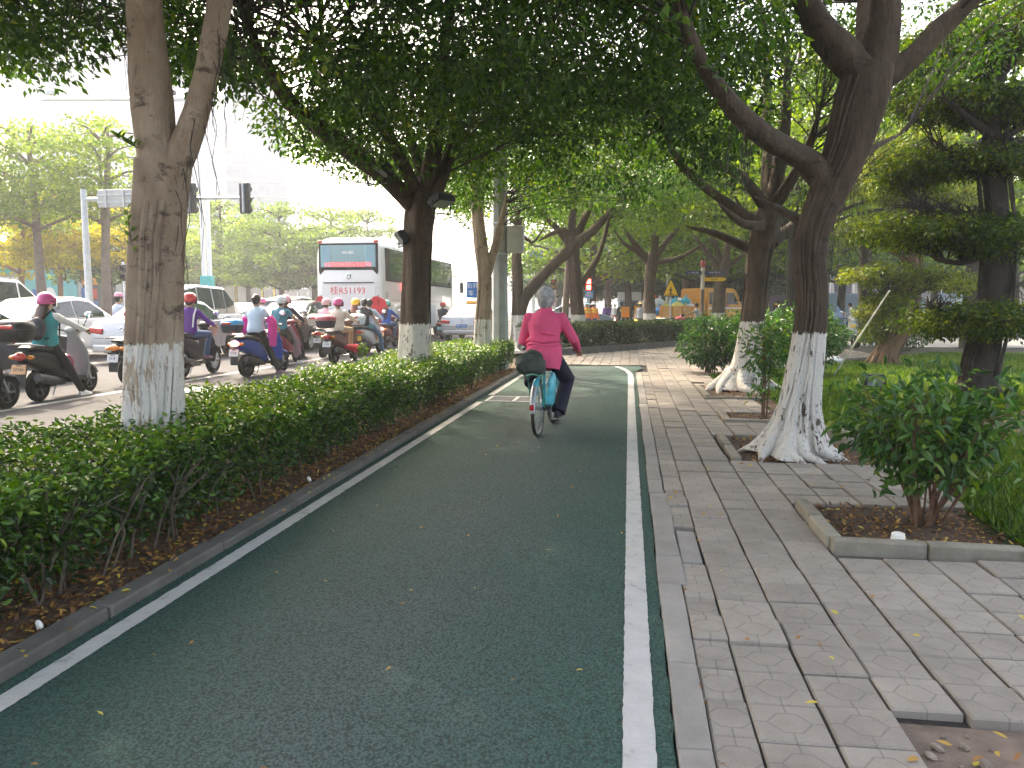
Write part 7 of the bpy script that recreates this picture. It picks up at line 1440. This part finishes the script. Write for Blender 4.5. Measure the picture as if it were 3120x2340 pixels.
# ------------------------------------------------------------------ small things on the right
a, b = gp(2538, 1148, 0), dp(2710, 886, 15.2)
bmb = MB(); L = (b-a).length; n = 9
bmb.tube([a.lerp(b, i/40) for i in range(41)], [.021-.008*i/40+(.004 if i % 5 == 0 else 0) for i in range(41)], 8)
tag(obj('bamboo_pole', bmb, mat('pale_pole', (.72, .72, .68), .5), None), 'long white pole leaning into the yellowish clipped tree', 'pole')
p = gp(2736, 1655, .03); t = empty('paper_cup', (p.x, p.y, -.005), .3, 'white paper cup with yellow print upside down in the leaf litter', 'cup'); t.rotation_euler = (.12, -.1, .3)
cw = mat('cup_white', (.75, .73, .66), .6); obj('wall', MB().lathe([(.049, 0), (.052, .004), (.05, .008), (.036, .095), (.034, .095)], 22), cw, t); obj('base', MB().lathe([(0, .088), (.035, .09), (.036, .097), (.033, .097)], 22), cw, t)
pr = MB(); pr.loft([[(r_*math.cos(a), r_*math.sin(a), z) for a in np.linspace(-.9, .1, 8)] for z, r_ in ((.05, .0445), (.085, .039))], cap=False); obj('print', pr, mat('cup_yellow', (.8, .6, .08), .6), t)
q = gp(2535, 1110, 0); fl_ = MB().ell((0, 0, .08), (.3, .2, .1), 12, 8); fl_.v = [tuple(Vector(v)*(1+.2*noise.noise(Vector(v)*8))) for v in fl_.v]; tag(obj('plastic_bag', fl_, mat('clear_bag', (.6, .64, .66), .2), None, (q.x, q.y, .02)), 'crumpled clear plastic bag lying in the grass left of the white pole', 'bag')
for i, (u, v) in enumerate(((668*1.41, 1041*1.41), (120, 1918))):
    q = gp(u, v, .03); pt = MB().ell((0, 0, 0), (.018, .012, .022), 8, 6); pt.v = [tuple(Vector(v_)*(1+.5*noise.noise(Vector(v_)*60))) for v_ in pt.v]; tag(obj('paper_scrap', pt, cw, None, (q.x, q.y, .05)), ('crumpled white paper scrap in the leaf litter beside the kerb', 'small white scrap in the litter at the lower left')[i], 'litter')
# shoots growing from the nearest trunk
t = empty('shoot', gp(405, 1330, .6), 0, 'young leafy shoots growing beside the nearest trunk', 'plant'); o = Vector(t.location); P = []; D = []; st = MB()
for (u0, v0, u1, v1, yy, k_) in ((412, 800, 388, 640, 4.8, 11), (420, 450, 355, 415, 4.8, 12)):
    a, b = dp(u0, v0, yy), dp(u1, v1, yy-.05); st.tube([a-o, a.lerp(b, .5)-o+Vector((-.01, 0, 0)), b-o], [.004, .003, .002], 5)
    for i in range(k_): P.append(a.lerp(b, i/(k_-1))-o); D.append(((-1)**i*.8, random.uniform(-.5, .5), .7))
obj('stem', st, M_STEM, t); obj_ = leaf_mesh('leaves', np.array([tuple(p) for p in P]), np.array(D), rand_dirs(len(P))*.4+np.array((0, -.5, .5)), .07, .032, F_LOW, t, None, True); tag(obj_, kind='stuff')
# ------------------------------------------------------------------ haze
vm = bpy.data.materials.new('haze'); vm.use_nodes = True; nn = vm.node_tree; nn.nodes.remove(nn.nodes['Principled BSDF'])
pv = nn.nodes.new('ShaderNodeVolumePrincipled'); pv.inputs['Color'].default_value = (.93, .96, 1, 1); pv.inputs['Density'].default_value = .0014; pv.inputs['Anisotropy'].default_value = .3
nn.links.new(pv.outputs[0], nn.nodes['Material Output'].inputs['Volume'])
tag(obj('haze', MB().box((0, 400, 39), (1440, 1080, 84)), vm), kind='stuff')
